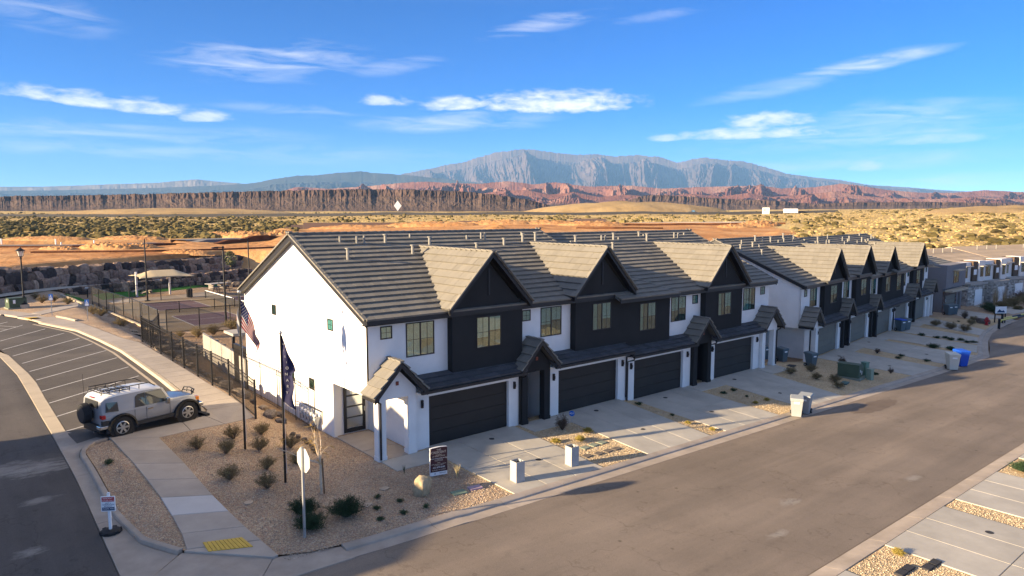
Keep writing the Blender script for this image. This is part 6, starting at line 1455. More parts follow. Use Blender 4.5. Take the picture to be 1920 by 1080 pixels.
PROT = {
 'dry': (('desert_shrub', 1, (64, .48, .66, 30, M_dry), dict(up=.55, twig=M_twig, wid=.022)), []),
 'dark': (('spreading_conifer_bush', 2, (80, .60, .52, 60, M_jun), dict(up=.4, twig=M_brown, wid=.026)), []),
 'small': (('small_ground_plant', 3, (16, .16, .14, 16, M_grn), dict(up=.3, wid=.022)), []),
 'gold': (('golden_mound_shrub', 4, (60, .26, .22, 40, M_gold), dict(up=.3, wid=.018)), []),
 'brown': (('brown_bush', 5, (50, .42, .85, 34, M_brown), dict(up=.6, wid=.03)), []),
 'dot': (('dark_groundcover', 6, (20, .26, .16, 18, M_jun), dict(up=.2, wid=.03)), []),
 'round': (('rounded_shrub', 7, (40, .48, .55, 24, M_dry), dict(up=.45, twig=M_twig, wid=.034)), []),
}
P0 = {}
def plant(kind, x, y, s, label, grp, cat='shrub'):
    if kind not in P0: P0[kind] = proto(PROT[kind][0]); t = P0[kind]
    else: t = copy_tree(P0[kind])
    t.location = (x, y, gz(x, y)-.03); t.scale = (s, s, s*g.uniform(.85, 1.15)); t.rotation_euler = (0, 0, g.random()*6.28)
    for k in ('label', 'category', 'group'):
        if k in t: del t[k]
    return tag(t, label, cat, grp)
for x, y, s, lab in [
 (7.75, 28.99, 1.0, 'dry desert shrub nearest the corner of the parked car'), (9.43, 29.87, .95, 'dry desert shrub just left of the first flagpole base'),
 (10.7, 30.08, 1.05, 'dry desert shrub behind and right of the first flagpole'), (9.83, 27.9, .95, 'dry desert shrub standing right beside the foot of the first flagpole'),
 (8.53, 27.97, 1.0, 'dry desert shrub left of the first flagpole, second from the walk'), (7.76, 25.19, 1.05, 'dry desert shrub near the middle of the corner walk'),
 (9.27, 25.63, .9, 'dry desert shrub just left of the second flagpole'), (8.64, 23.88, .95, 'dry sparse shrub in front of the second flagpole'), (11.08, 27.76, 1.05, 'dry desert shrub between the second flagpole and the bare tree'),
 (10.48, 25.76, .95, 'dry desert shrub partly hidden behind the stop sign')]: plant('dry', x, y, s, lab, 'dry shrubs in the corner gravel bed')
plant('small', 4.47, 28.41, 1.5, 'small green plant in the gravel strip left of the corner walk', 'small plants on the gravel')
for x, y, s, lab in [(8.86, 21.33, 1.0, 'dark green spreading bush behind the stop sign post'), (8.6, 20.2, 1.0, 'dark green spreading bush in front of the stop sign post'), (9.92, 20.35, 1.12, 'dark green spreading bush right of the stop sign, tipped with yellow buds')]: plant('dark', x, y, s, lab, 'dark green bushes by the stop sign', 'bush')
for i, (x, y, lab) in enumerate([(11.49, 21.12, 'tiny dark plant farthest back in the group left of the boulder'), (11.98, 20.34, 'tiny dark plant nearest the boulder'), (11.02, 20.28, 'tiny dark plant in the middle of the group right of the big bushes'), (10.69, 19.41, 'tiny dark plant closest to the kerb right of the big bushes'), (11.55, 19.42, 'tiny dark plant by the kerb below the boulder'), (12.46, 19.41, 'tiny green plant on the lit gravel in front of the boulder')]): plant('small', x, y, 1.0, lab, 'small plants on the gravel', 'plant')
# grasses and red yucca by the sign
def grass(x, y, n, h, mat, label, seed, cat='grass tuft', spread=.3):
    gg = random.Random(seed); t = thing('grass_tuft', label, cat, (x, y, gz(x, y)-.03)); M = MB()
    for i in range(n):
        a = gg.random()*6.283; l = h*gg.uniform(.5, 1); r = spread*gg.uniform(.2, 1)*l; c, s = math.cos(a), math.sin(a); w = .007; p = [Vector((c*r*f**1.5, s*r*f**1.5, l*f)) for f in (0, .5, 1)]; q = Vector((-s, c, 0))*w
        M.add((p[0]-q, p[0]+q, p[1]+q*.8, p[1]-q*.8, p[2]), ((0, 1, 2, 3), (3, 2, 4)))
    M.build('blades', mat, t); return t
grass(14.94, 21.09, 60, .62, M_straw, 'tall straw coloured grass tuft right of the brown sale sign', 1, spread=.5)
grass(13.53, 22.65, 34, .42, M_grn, 'thin green grass tuft between the porch walk and the sale sign', 2)
for x, y, lab in [(20.86, 21.84, 'golden mound shrub closest to the box planter'), (21.98, 21.37, 'golden mound shrub behind the green stepping stones'), (23.09, 21.96, 'golden mound shrub at the edge of the second driveway')]: plant('gold', x, y, 1.0, lab, 'golden mound shrubs between the first two drives')
plant('brown', 22.32, 22.91, .85, 'tall dark brown bush beside the blue security sign', 'brown bushes', 'bush')
for i, (x, y, k, lab) in enumerate([(35.12, 22.54, 'dot', 'dark shrub at the left in the bed between third and fourth drives'), (36.16, 22.56, 'dot', 'dark shrub at the right in the bed between third and fourth drives'), (35.75, 21.43, 'small', 'small grey plant in the middle of the bed between third and fourth drives'), (36.23, 20.44, 'gold', 'golden plant in shade in the bed left of the grey bins'), (35.11, 20.48, 'gold', 'golden plant on the shade line in the bed behind the grey bins'),
  (28.86, 21.5, 'small', 'tiny plant midway in the narrow strip between second and third drives'), (28.76, 23.63, 'dot', 'dark tiny plant nearest the wall in the narrow strip between drives'), (28.4, 20.21, 'gold', 'golden plant on the shade line in the narrow strip between drives'), (28.75, 19.0, 'gold', 'golden plant nearest the kerb in the narrow strip between drives')]): plant(k, x, y, .7 if k == 'gold' else .9, lab, 'small plants between the drives', 'plant')
for i, (x, y, k, s, lab) in enumerate([(43.35, 22.8, 'round', .9, 'rounded shrub nearest the fourth porch'), (45.62, 22.54, 'round', 1.0, 'rounded shrub behind the leaning pair in the bed by the transformer'), (43.85, 21.3, 'round', .9, 'rounded shrub of the leaning pair, nearer the fourth drive'), (44.46, 20.36, 'round', 1.0, 'rounded shrub left of the green transformer'), (43.3, 19.6, 'round', .95, 'rounded shrub nearest the kerb left of the green ground lid'),
  (51.97, 23.35, 'brown', .75, 'dark bush behind the green transformer'), (50.22, 20.24, 'dot', 1.1, 'dark low plant right of the green pedestals'), (51.74, 19.8, 'brown', .5, 'brown low bush near the fifth drive kerb'),
  (58.67, 23.57, 'brown', .6, 'dark upright plant in the strip between fifth and sixth drives'), (58.11, 21.73, 'dot', 1.1, 'dark low plant, left of two, between fifth and sixth drives'), (59.2, 21.94, 'dot', 1.1, 'dark low plant, right of two, between fifth and sixth drives'), (59.09, 20.02, 'dot', 1.2, 'dark low plant nearest the kerb between fifth and sixth drives'),
  (80.29, 26.56, 'round', 1.35, 'round grey shrub in the last drive strip, nearest the house'), (79.46, 24.89, 'round', 1.4, 'round grey shrub in the last drive strip, middle one'), (79.1, 23.53, 'round', 1.4, 'round grey shrub in the last drive strip, nearest the kerb')]): plant(k, x, y, s, lab, 'shrubs beside the far drives')
for i, (x, y) in enumerate([(72.21, 25.08), (71.95, 23.63), (72.56, 23.13), (71.96, 22.48), (72.38, 21.83), (71.83, 21.12), (72.3, 20.73), (65.74, 21.87), (66.3, 20.65), (66.8, 20.88)]): plant('dot', x, y, 1.4 if i != 7 else 2.4, 'dark ground-hugging plant between the far drives, '+['nearest the garages', 'second in its row', 'third in its row', 'fourth in its row', 'fifth in its row', 'sixth in its row', 'nearest the kerb', 'large one in the wider strip', 'small one in the wider strip', 'kerb end of the wider strip'][i], 'dark plants in the far gravel strips', 'plant')
for i, (x, y, k) in enumerate([(89.13, 26.61, 'brown'), (85.68, 26.16, 'small'), (88.73, 25.59, 'round'), (84.79, 24.68, 'round')]): plant(k, x, y, 1.1, ['dark open bush left of the fire hydrant, farthest back', 'small wispy plant left of the fire hydrant', 'grey shrub behind the fire hydrant boulder', 'low shrub nearest the kerb left of the fire hydrant'][i], 'plants by the fire hydrant', 'bush')
plant('gold', 22.06, 7.9, .8, 'golden mound shrub in the near right gravel above the black stepping stones', 'golden mound shrubs between the first two drives')
plant('dark', 34.45, 7.75, .95, 'green bush at the right edge of the picture on golden gravel', 'green bushes', 'bush')
for i, (x, y, s, lab) in enumerate([(15.13, 60.31, .9, 'yellowish shrub left of the others in front of the court'), (16.25, 59.39, 1.5, 'green shrub in front of the court, left of the pair'), (17.71, 60.01, 1.5, 'green shrub in front of the court, right of the pair'), (19.62, 61.02, 2.1, 'tall dry shrub in front of the court by the flag')]): plant('dry', x, y, s, lab, 'shrubs in front of the court')
for i, (x, y, s, lab) in enumerate([(10.97, 72.42, 1.3, 'thin shrub by the court fence, left of three'), (11.3, 70.61, 1.4, 'thin shrub by the court fence, middle of three'), (12.3, 67.5, 1.6, 'thin shrub by the court fence, right of three')]): plant('dry', x, y, s, lab, 'thin shrubs along the court fence')
for i, (x, y) in enumerate([(12.5, 65.8), (12.6, 64.6), (12.7, 63.5), (12.75, 62.6)]): plant('dot', x, y, 1.3, 'dark low plant beside the court kerb, '+['farthest of four', 'second of four', 'third of four', 'nearest of four'][i], 'dark plants beside the court kerb', 'plant')
for i, (x, y, lab) in enumerate([(8.22, 89.66, 'upright plant behind the farther blue sign, left of four'), (8.4, 85.11, 'small plant between lamp post and farther blue sign'), (9.5, 85.63, 'upright plant right of the farther blue sign'), (10.29, 82.17, 'low plant at the court path bend')]): plant('dry', x, y, 1.3, lab, 'plants by the lamp post')
# bare young tree tied to a stake
bt_ = thing('bare_tree', 'bare young tree with pale branches tied to a brown stake in the gravel', 'tree', (10.07, 22.52, gz(10.07, 22.52)))
M_bark = mat('pale_bark', (.58, .46, .32), .8, .12, 8); M_yel2 = mat('yellow_willow_twig', (.40, .26, .08), .85, .15, 8)
gg = random.Random(12); M = MB(); M2 = MB()
M.tube([(0,0,-.1),(-.02,0,.5),(.0,.02,1.0),(-.05,0,1.35)], [.05,.045,.042,.04], 7)
def limb(p, d, l, r, k):
    pts = [Vector(p)]; d = Vector(d).normalized(); n = 5
    for i in range(n):
        d = (d+Vector((gg.gauss(0, .16), gg.gauss(0, .16), gg.gauss(-.03 if k else .05, .10)))).normalized(); pts.append(pts[-1]+d*l/n)
    (M if k < 2 else M2).tube(pts, [r*(1-.75*i/n) for i in range(n+1)], 5, cap=False)
    if k < 3:
        for q in range(3 if k < 2 else 5):
            i = gg.randint(1, n); limb(pts[i], (d+Vector((gg.gauss(0, .7), gg.gauss(0, .7), gg.gauss(.1 if k < 1 else -.5, .4)))), l*gg.uniform(.4, .7), r*.5, k+1)
limb((-.05, 0, 1.1), (-.9, .6, .55), 1.05, .036, 0); limb((-.05, 0, 1.3), (-.30, .2, 1), 1.0, .036, 0); limb((-.03, 0, 1.2), (.45, .1, 1), .85, .030, 0); limb((-.04, 0, 1.33), (-.6, -.2, .9), .8, .028, 0)
M.build('trunk', M_bark, bt_, smooth=60); M2.build('drooping_twigs', M_yel2, bt_)
M = MB(); M.cyl((10.17, 22.5, gz(10.1, 22.5)-.2), (10.12, 22.52, gz(10.1, 22.5)+1.25), .03, 7); tag(M.build('tree_stake', mat('stake_wood', (.22, .13, .07), .85, .15, 6)), 'brown wooden stake tied to the bare young tree', 'stake')
M_olive = mat('olive_leaf', (.13, .14, .06), .85, .25, 3, isl=.45)
st_ = thing('young_tree', 'young green tree with a thin trunk in front of the boulder wall', 'tree', (37.6, 117.0, gz(37.6, 117)+.3)); M = MB(); M.tube([(0,0,-.3),(.05,0,1.3),(0,.1,2.6)], [.14,.10,.05], 7); M.build('trunk', mat('tan_bark', (.35, .25, .10), .9, .1, 5), st_)
M = MB(); gg = random.Random(5)
for i in range(900):
    a = gg.random()*6.28; r = 1.15*gg.random()**.5; z = gg.uniform(0, 1); k = math.sin(math.pi*min(1, z*.9+.1))**.7; p = Vector((math.cos(a)*r*k, math.sin(a)*r*k, 1.7+2.3*z)); d = Vector((gg.gauss(0, 1), gg.gauss(0, 1), gg.gauss(0, 1))).normalized(); s = d.orthogonal().normalized()*.10
    if noise.noise(p*1.4) < -.12: continue
    M.add((p-s, p+d*.22, p+s), ((0, 1, 2),))
M.build('crown', M_olive, st_)
# ------------------------------------------------------------------ things in front: signs, flags, planters, bins, boxes
M_red = mat('sign_red', (.45, .015, .025), .5, .03, 3); M_navy = mat('sign_navy', (.012, .05, .12), .5, .05, 3)
M_maroon = mat('dark_maroon_panel', (.065, .022, .026), .5, .05, 3); M_cream = mat('cream_print', (.62, .55, .44), .6, .03, 3)
def lines(parent, rows, width, mat, y, name='print'):
    pass
def facing(o): return Matrix.Identity(4)
def TXT(body, parent, x, y, z, size, mat, align='CENTER'): return text_part(body, parent, Matrix.Translation((x, y, z)) @ RX90, size, mat, .0015, align)
# stop sign seen from behind
ssn = thing('stop_sign', 'octagonal stop sign seen from behind on a steel post in the gravel', 'stop sign', (8.23, 19.73, gz(8.23, 19.73)), R(-84))
M = MB(); M.box(-.035, .035, -.03, .03, -.3, 2.84); M.build('post', M_steel, ssn)
oct_ = [(.37*math.cos(R(22.5+45*k))/math.cos(R(22.5)), .37*math.sin(R(22.5+45*k))/math.cos(R(22.5))) for k in range(8)]
M = MB(); M.prism([(x, .033, 2.42+z) for x, z in oct_], (0, .006, 0)); M.build('panel', mat('bare_aluminium', (.56, .57, .53), .5, .05, 3, metal=.3), ssn)
M = MB(); M.prism([(x, .0395, 2.42+z) for x, z in oct_], (0, .002, 0)); M.build('face_border', M_whitep, ssn); M = MB(); M.prism([(x*.93, .042, 2.42+z*.93) for x, z in oct_], (0, .002, 0)); M.build('face', M_red, ssn)
for z in (2.2, 2.6): M = MB(); M.cyl((0, -.035, z), (0, -.045, z), .012, 8); M.build('bolt', M_steel, ssn)
# small red/white/blue notice on a rubber foot
rs = thing('notice_sign', 'red, white and navy notice on white post with rubber base by the corner kerb', 'sign', (3.62, 23.26, gz(3.62, 23.26)-.09), R(-33)); rs.scale = (.86,)*3
M = MB(); M.tube([(0,0,0),(0,0,.05),(0,0,.09),(0,0,.12)], [.36,.36,.30,.12], 12); o = M.build('rubber_base', M_rubber, rs)
for k in range(6): a = k*1.047; M = MB(); M.box(-.06, .06, .27, .35, .02, .10); q = M.build('lug', M_rubber, o); q.rotation_euler = (0, 0, a)
M = MB(); M.box(-.04, .04, -.04, .04, .08, 1.45); M.build('post', M_whitep, rs)
M = MB(); M.box(-.235, .235, -.075, -.042, .80, 1.34); M.build('panel', M_whitep, rs)
M = MB(); M.box(-.205, .205, -.079, -.0755, 1.15, 1.315); M.build('red_band', M_red, rs); M = MB(); M.box(-.205, .205, -.079, -.0755, .83, .945); M.build('navy_band', M_navy, rs)
TXT('RESIDENT', rs, 0, -.081, 1.265, .075, M_whitep); TXT('ACCESS ONLY', rs, 0, -.081, 1.19, .062, M_whitep)
TXT('NOT A', rs, 0, -.078, 1.095, .06, M_navy); TXT('CONSTRUCTION', rs, 0, -.078, 1.04, .052, M_navy); TXT('ENTRANCE', rs, 0, -.078, .985, .052, M_navy); TXT('THANK YOU', rs, 0, -.081, .89, .065, M_whitep)
# sale sign
cs = thing('sale_sign', 'dark maroon sale sign with white edge reading THE CRESCENT in the gravel', 'sign', (14.13, 21.72, gz(14.1, 21.7)), math.atan2(-.16, .65))
wS = .69; tS = .09
def arch(x): return 1.06+.075*math.sin(math.pi*(.18+.55*x/wS))
prf = [(0, .02), (wS, .02)]+[(wS-wS*i/10, arch(wS-wS*i/10)-.0) for i in range(11)]
M = MB(); M.prism([(x, 0, z) for x, z in prf], (0, tS, 0)); M.build('core', M_whitep, cs)
prf2 = [(.0, .165), (wS, .165)]+[(wS-wS*i/10, arch(wS-wS*i/10)-.004) for i in range(11)]
M = MB(); M.prism([(x, -.006, z) for x, z in prf2], (0, .005, 0)); M.build('printed_face', M_maroon, cs)
c = wS/2
TXT('THE', cs, c, -.009, 1.03, .10, M_cream); TXT('CRESCENT', cs, c, -.009, .93, .125, M_cream); TXT('COMMUNITY', cs, c, -.009, .83, .045, M_cream); TXT('AT DESERT COLOR', cs, c, -.009, .78, .06, M_cream)
TXT('2 STORY TOWNHOMES FOR SALE', cs, c, -.009, .69, .046, M_whitep); TXT('3 & 4 BEDROOMS', cs, c, -.009, .64, .045, M_cream); TXT('2 CAR GARAGES', cs, c, -.009, .60, .045, M_cream)
TXT('SALES', cs, c, -.009, .52, .045, M_cream); TXT('OPEN MONDAY - SATURDAY', cs, c, -.009, .465, .046, M_cream); TXT('BY APPOINTMENT', cs, c, -.009, .42, .045, M_cream)
TXT('435-879-8280', cs, c, -.009, .335, .088, M_whitep); TXT('12 BUILT 4 LIVING', cs, c, -.009, .235, .07, M_cream)
M = MB(); M.prism([(.16, -.004, .075), (.22, -.004, .075), (.19, -.004, .125)], (0, .003, 0)); M.build('printed_mark', M_navy, cs); TXT('VISIONARY', cs, .50, -.003, .10, .055, M_navy)
M = MB(); M.box(.08, .12, .02, .07, -.3, .02); M.box(.55, .59, .02, .07, -.3, .02); M.build('stake', M_steel, cs)
# boulder, covers, stepping stones
bo = link('boulder', rock_mesh('sign_boulder', 33, M_boultan, 3, .34)); bo.location = (13.0, 20.50, gz(13, 20.5)+.24); bo.scale = (.33, .26, .46); bo.rotation_euler = (.1, -.18, .4); tag(bo, 'tan upright boulder in front of the maroon sale sign', 'boulder')
def flat(name, x, y, w, d, mat, label, cat, rz=0, grp=None, h=.04, kind='rect'):
    z = gz(x, y)-.028; M = MB()
    if kind == 'rect': M.box(-w/2, w/2, -d/2, d/2, 0, h)
    else: M.cyl((0, 0, 0), (0, 0, h), w/2, 16)
    o = M.build(name, mat, bevel=.008 if kind == 'rect' else 0); o.location = (x, y, z); o.rotation_euler = (0, 0, rz); return tag(o, label, cat, grp)
M_grnst = mat('grey_green_paver', (.22, .25, .19), .85, .12, 5, .02, 40); M_darkst = mat('brown_grey_paver', (.15, .125, .10), .85, .15, 5, .02, 40); M_blkst = mat('black_paver', (.035, .034, .036), .85, .15, 5, .02, 40); M_pink = mat('lilac_lid', (.42, .30, .34), .7, .06, 4); M_tanst = mat('tan_flat_stone', (.44, .34, .24), .85, .1, 4)
flat('meter_lid', 14.14, 19.87, .55, .36, mat('faded_green_lid', (.20, .26, .18), .7, .08, 4), 'faded green valve box lid in the lit gravel', 'lid', R(-8)); flat('meter_lid', 14.87, 19.85, .50, .30, M_pink, 'lilac valve box lid in the lit gravel', 'lid', R(-10), None, .07)
flat('flat_stone', 12.13, 21.71, .34, .26, M_tanst, 'flat tan stone lying in the gravel near the porch walk', 'stone', .3); flat('flat_stone', 10.91, 20.75, .34, .22, M_tanst, 'flat tan stone right of the green bushes', 'stone', .5); flat('drain_lid', 7.67, 23.02, .30, .30, M_tanst, 'round tan lid in the gravel beside the corner walk', 'lid', 0, None, .03, 'c')
for (x, y, l) in [(21.47, 20.62, 'left one'), (22.06, 20.65, 'middle one'), (22.61, 20.66, 'right one')]: flat('stepping_stone', x, y, .36, .34, M_grnst, 'green grey stepping stone in the back row between the first drives, '+l, 'paver', R(5), 'green stepping stones', .042)
for (x, y, l) in [(20.82, 19.86, 'leftmost of four'), (21.46, 19.79, 'second from the left'), (22.05, 19.8, 'third from the left'), (22.57, 19.78, 'rightmost of four')]: flat('stepping_stone', x, y, .38, .30, M_darkst, 'brown stepping stone in the front row between the first drives, '+l, 'paver', R(4), 'brown stepping stones', .042)
for (x, y, l) in [(22.31, 6.99, 'top right of the cluster'), (21.82, 7.01, 'lower right of the cluster'), (21.29, 7.35, 'upper left of the cluster'), (20.83, 7.36, 'leftmost of the cluster')]: flat('stepping_stone', x, y, .40, .24, M_blkst, 'black stepping stone in the near right gravel, '+l, 'paver', R(-3), 'black stepping stones', .07)
M = 0
for (x, y, l) in [(18.76, 23.79, 'near the garage on the first drive'), (18.78, 20.68, 'near the kerb on the first drive'), (25.75, 23.95, 'near the garage on the second drive'), (25.66, 20.83, 'near the kerb on the second drive'), (31.35, 23.86, 'near the garage on the third drive'), (31.41, 20.86, 'near the kerb on the third drive'), (38.36, 23.89, 'near the garage on the fourth drive'), (38.34, 20.82, 'near the kerb on the fourth drive'), (54.64, 24.8, 'near the garage on the fifth drive'), (54.36, 20.9, 'near the kerb on the fifth drive'), (62.83, 26.0, 'near the garage on the sixth drive'), (61.97, 21.05, 'near the kerb on the sixth drive'), (26.18, 6.67, 'on the joint of the near right drive')]:
    o = flat('cleanout_cover', x, y, .25, .25, M_blkst, 'round dark cleanout cover '+l, 'drain cover', 0, 'round covers on the drives', .036, 'c')
flat('manhole_cover', 59.6, 14.6, .8, .8, M_darkst, 'round manhole cover in the street right of the coloured bins', 'manhole', 0, None, .0, 'c').location.z = gz(59.6, 14.6)-.115+.0; 
M = MB(); M.cyl((59.6, 14.6, gz(59.6, 14.6)-.2), (59.6, 14.6, gz(59.6, 14.6)-.092), .40, 20)
bpy.data.objects.remove(bpy.data.objects['manhole_cover']); tag(M.build('manhole_cover', M_darkst), 'round manhole cover in the street right of the coloured bins', 'manhole')
flat('ground_lid', 44.85, 19.9, .8, .4, mat('blue_green_lid', (.06, .13, .12), .6, .1, 4), 'blue green ground lid left of the transformer', 'lid', .2, None, .07); flat('ground_lid', 45.4, 23.9, .7, .5, M_blkst, 'dark lid on the gravel beside the fourth porch', 'lid', .1, None, .06)
# box planters on the first drive
M_plant = mat('zinc_planter', (.36, .36, .35), .6, .05, 3, stain=.05)
for (x, y, lab) in [(16.60, 19.47, 'square grey box planter nearest the street sign end of the first drive'), (19.55, 19.49, 'square grey box planter on the right side of the first drive')]:
    t = thing('box_planter', lab, 'planter', (x, y, gz(x, y)), R(-3), 'two grey box planters'); w, h = .20, .80
    M = MB()
    for sx_, sy_ in ((1, 0), (-1, 0), (0, 1), (0, -1)):
        if sx_: M.box(sx_*w, sx_*(w-.03), -w, w, 0, h)
        else: M.box(-w+.03, w-.03, sy_*w, sy_*(w-.03), 0, h)
    M.build('shell', M_plant, t); M = MB(); M.box(-w+.03, w-.03, -w+.03, w-.03, .05, h-.14); M.build('soil', M_blkst, t)
    M = MB(); M.prism([(-.1, -.02, h-.14), (.06, -.02, h-.14), (0, -.02, h+.03)], (.02, .05, 0)); M.build('loose_clod', M_blkst, t)
# blue security sign
ad = thing('security_sign', 'small round blue yard sign on a thin stake by the brown bush', 'yard sign', (23.46, 23.42, gz(23.46, 23.42)), R(-55)); M = MB(); M.box(-.012, .012, -.012, .012, -.1, .42); M.build('stake', M_steel, ad)
o8 = [(.145*math.cos(R(22.5+45*k)), .145*math.sin(R(22.5+45*k))) for k in range(8)]; M = MB(); M.prism([(x, -.03, .42+z) for x, z in o8], (0, .016, 0)); M.build('panel', mat('bright_blue_panel', (.015, .12, .48), .4, .03, 3), ad); TXT('ADT', ad, 0, -.034, .42, .115, M_whitep)
# ---- flags
def pole(x, y, h, label):
    z = gz(x, y); t = thing('flagpole', label, 'flagpole', (x, y, z)); M = MB(); M.tube([(0,0,-.3),(0,0,h)], [.048,.032], 8); M.build('pole', M_bronze, t); M = MB(); M.tube([(0,0,h),(0,0,h+.02),(0,0,h+.07),(0,0,h+.12),(0,0,h+.14)], [.02,.05,.065,.05,.01], 10); M.build('finial', M_steel, t, smooth=60); M = MB(); M.tube([(.06,0,.3),(.05,0,h-.1)], .006, 4); M.build('halyard', M_whitep, t)
pole(9.37, 28.25, 6.42, 'taller flagpole flying the striped flag beside the white end wall'); pole(9.39, 24.1, 5.45, 'shorter flagpole with the navy banner in the gravel bed')
RXv = Vector((RX.x, RX.y, 0)).normalized(); FWv = Vector((-BK.x, -BK.y, 0)).normalized()
def cloth(u, v, L_, H_, fall, amp):   # u fly, v hoist (0 top); limp cloth hanging from the hoist
    out = L_*u*math.cos(fall)*(1-.25*u); dn = L_*u*math.sin(fall)*(1-.05*v); w = amp*u*math.sin(u*7+v*3.2)+amp*.6*math.sin(v*5+u*11)*u
    return RXv*(out+.04+.07*u*math.sin(v*6+u*4))+FWv*w*1.3+Vector((0, 0, -v*H_*(1-.12*u)-dn))
M_fr = mat('flag_red', (.17, .0015, .008), .85, .08, 4, spec=.05); M_fw = mat('flag_white', (.30, .295, .30), .85, .05, 4, spec=.05); M_fb = mat('flag_blue', (.005, .010, .055), .85, .08, 4, spec=.05); M_fn = mat('banner_navy', (.012, .012, .05), .8, .12, 4)
f1 = thing('striped_flag', 'limp red and white striped flag with blue star field hanging from the taller pole', 'flag', (9.37, 28.25, 6.62))
NU, NV = 38, 39; L1, H1, FA = 1.55, 1.12, R(58)
vs = []; fs = []; mi = []
for i in range(NU+1):
    for j in range(NV+1): vs.append(cloth(i/NU, j/NV, L1, H1, FA, .10))
for i in range(NU):
    for j in range(NV):
        fs.append((i*(NV+1)+j, (i+1)*(NV+1)+j, (i+1)*(NV+1)+j+1, i*(NV+1)+j+1)); mi.append(2 if (i < NU*.4 and j < NV*7/13) else (0 if (j*13//NV) % 2 == 0 else 1))
M = MB(); M.v = vs; M.f = fs; M.m = mi; M.build('cloth', [M_fr, M_fw, M_fb], f1, smooth=80)
M = MB()
for rw in range(9):
    for cc in range(6 if rw % 2 == 0 else 5):
        u = .4*((cc+.5 if rw % 2 == 0 else cc+1)/6); v = (7/13)*(rw+.5)/9; p = cloth(u, v, L1, H1, FA, .10); pu = (cloth(u+.01, v, L1, H1, FA, .10)-p).normalized(); pv_ = (cloth(u, v+.01, L1, H1, FA, .10)-p).normalized(); nn = pu.cross(pv_).normalized()
        for sgn in (-1, 1):
            ring = [p+nn*.006*sgn+(pu*math.cos(k*.6283)+pv_*math.sin(k*.6283))*(.026 if k % 2 else .011) for k in range(10)]; M.poly(ring)
tag(M.build('stars', M_fw, f1), kind='stuff')
f0 = thing('white_flag', 'small pale flag folded behind the taller flagpole', 'flag', (9.37, 28.25, 6.35)); vs = []; fs = []
for i in range(9):
    for j in range(15): u, v = i/8, j/14; vs.append(-RXv*(.02+.16*u*math.sin(math.pi*min(1, v*.9+.1)))+FWv*(.06*math.sin(v*7+u*5)+.05)+Vector((0, 0, -v*1.15-.15*u)))
for i in range(8):
    for j in range(14): fs.append((i*15+j, (i+1)*15+j, (i+1)*15+j+1, i*15+j+1))
M = MB(); M.v = vs; M.f = fs; M.m = [1 if 96 < q < 104 else 0 for q in range(len(fs))]; M.build('cloth', [M_fw, M_fr], f0, smooth=80)
f2 = thing('navy_banner', 'long navy banner with white vertical lettering on the shorter flagpole', 'banner', (9.39, 24.1, 5.70))
def ban(u, v):                       # narrow feather shape hanging down the pole
    w = (.04+.44*min(1, v/.55)**1.1)*(1 if v < .55 else .80+.10*math.sin(v*20)); return RXv*(.03+w*u)+FWv*(.07*u*math.sin(v*9+u*4)+.05*math.sin(v*17)*u)+Vector((0, 0, -2.42*v-.28*u*(v**3)*1.0-.02))
vs = []; fs = []
for i in range(9):
    for j in range(41): vs.append(ban(i/8, j/40))
for i in range(8):
    for j in range(40): fs.append((i*41+j, (i+1)*41+j, (i+1)*41+j+1, i*41+j+1))
M = MB(); M.v = vs; M.f = fs; M.m = [0]*len(fs); M.build('cloth', M_fn, f2, smooth=80)
for k, ch in enumerate('VISIONARY'):
    v = .13+k*.088; p = ban(.50 if k < 4 else .42, v)-FWv*.035; mw = Matrix.Translation(p) @ Matrix(((RXv.x, -FWv.x, 0, 0), (RXv.y, -FWv.y, 0, 0), (0, 0, 1, 0), (0, 0, 0, 1))).inverted().transposed().to_4x4() if 0 else Matrix.Translation(p) @ Matrix.Rotation(math.atan2(RXv.y, RXv.x), 4, 'Z') @ RX90
    text_part(ch, f2, mw, .14 if k > 3 else .10, M_fw, .002)
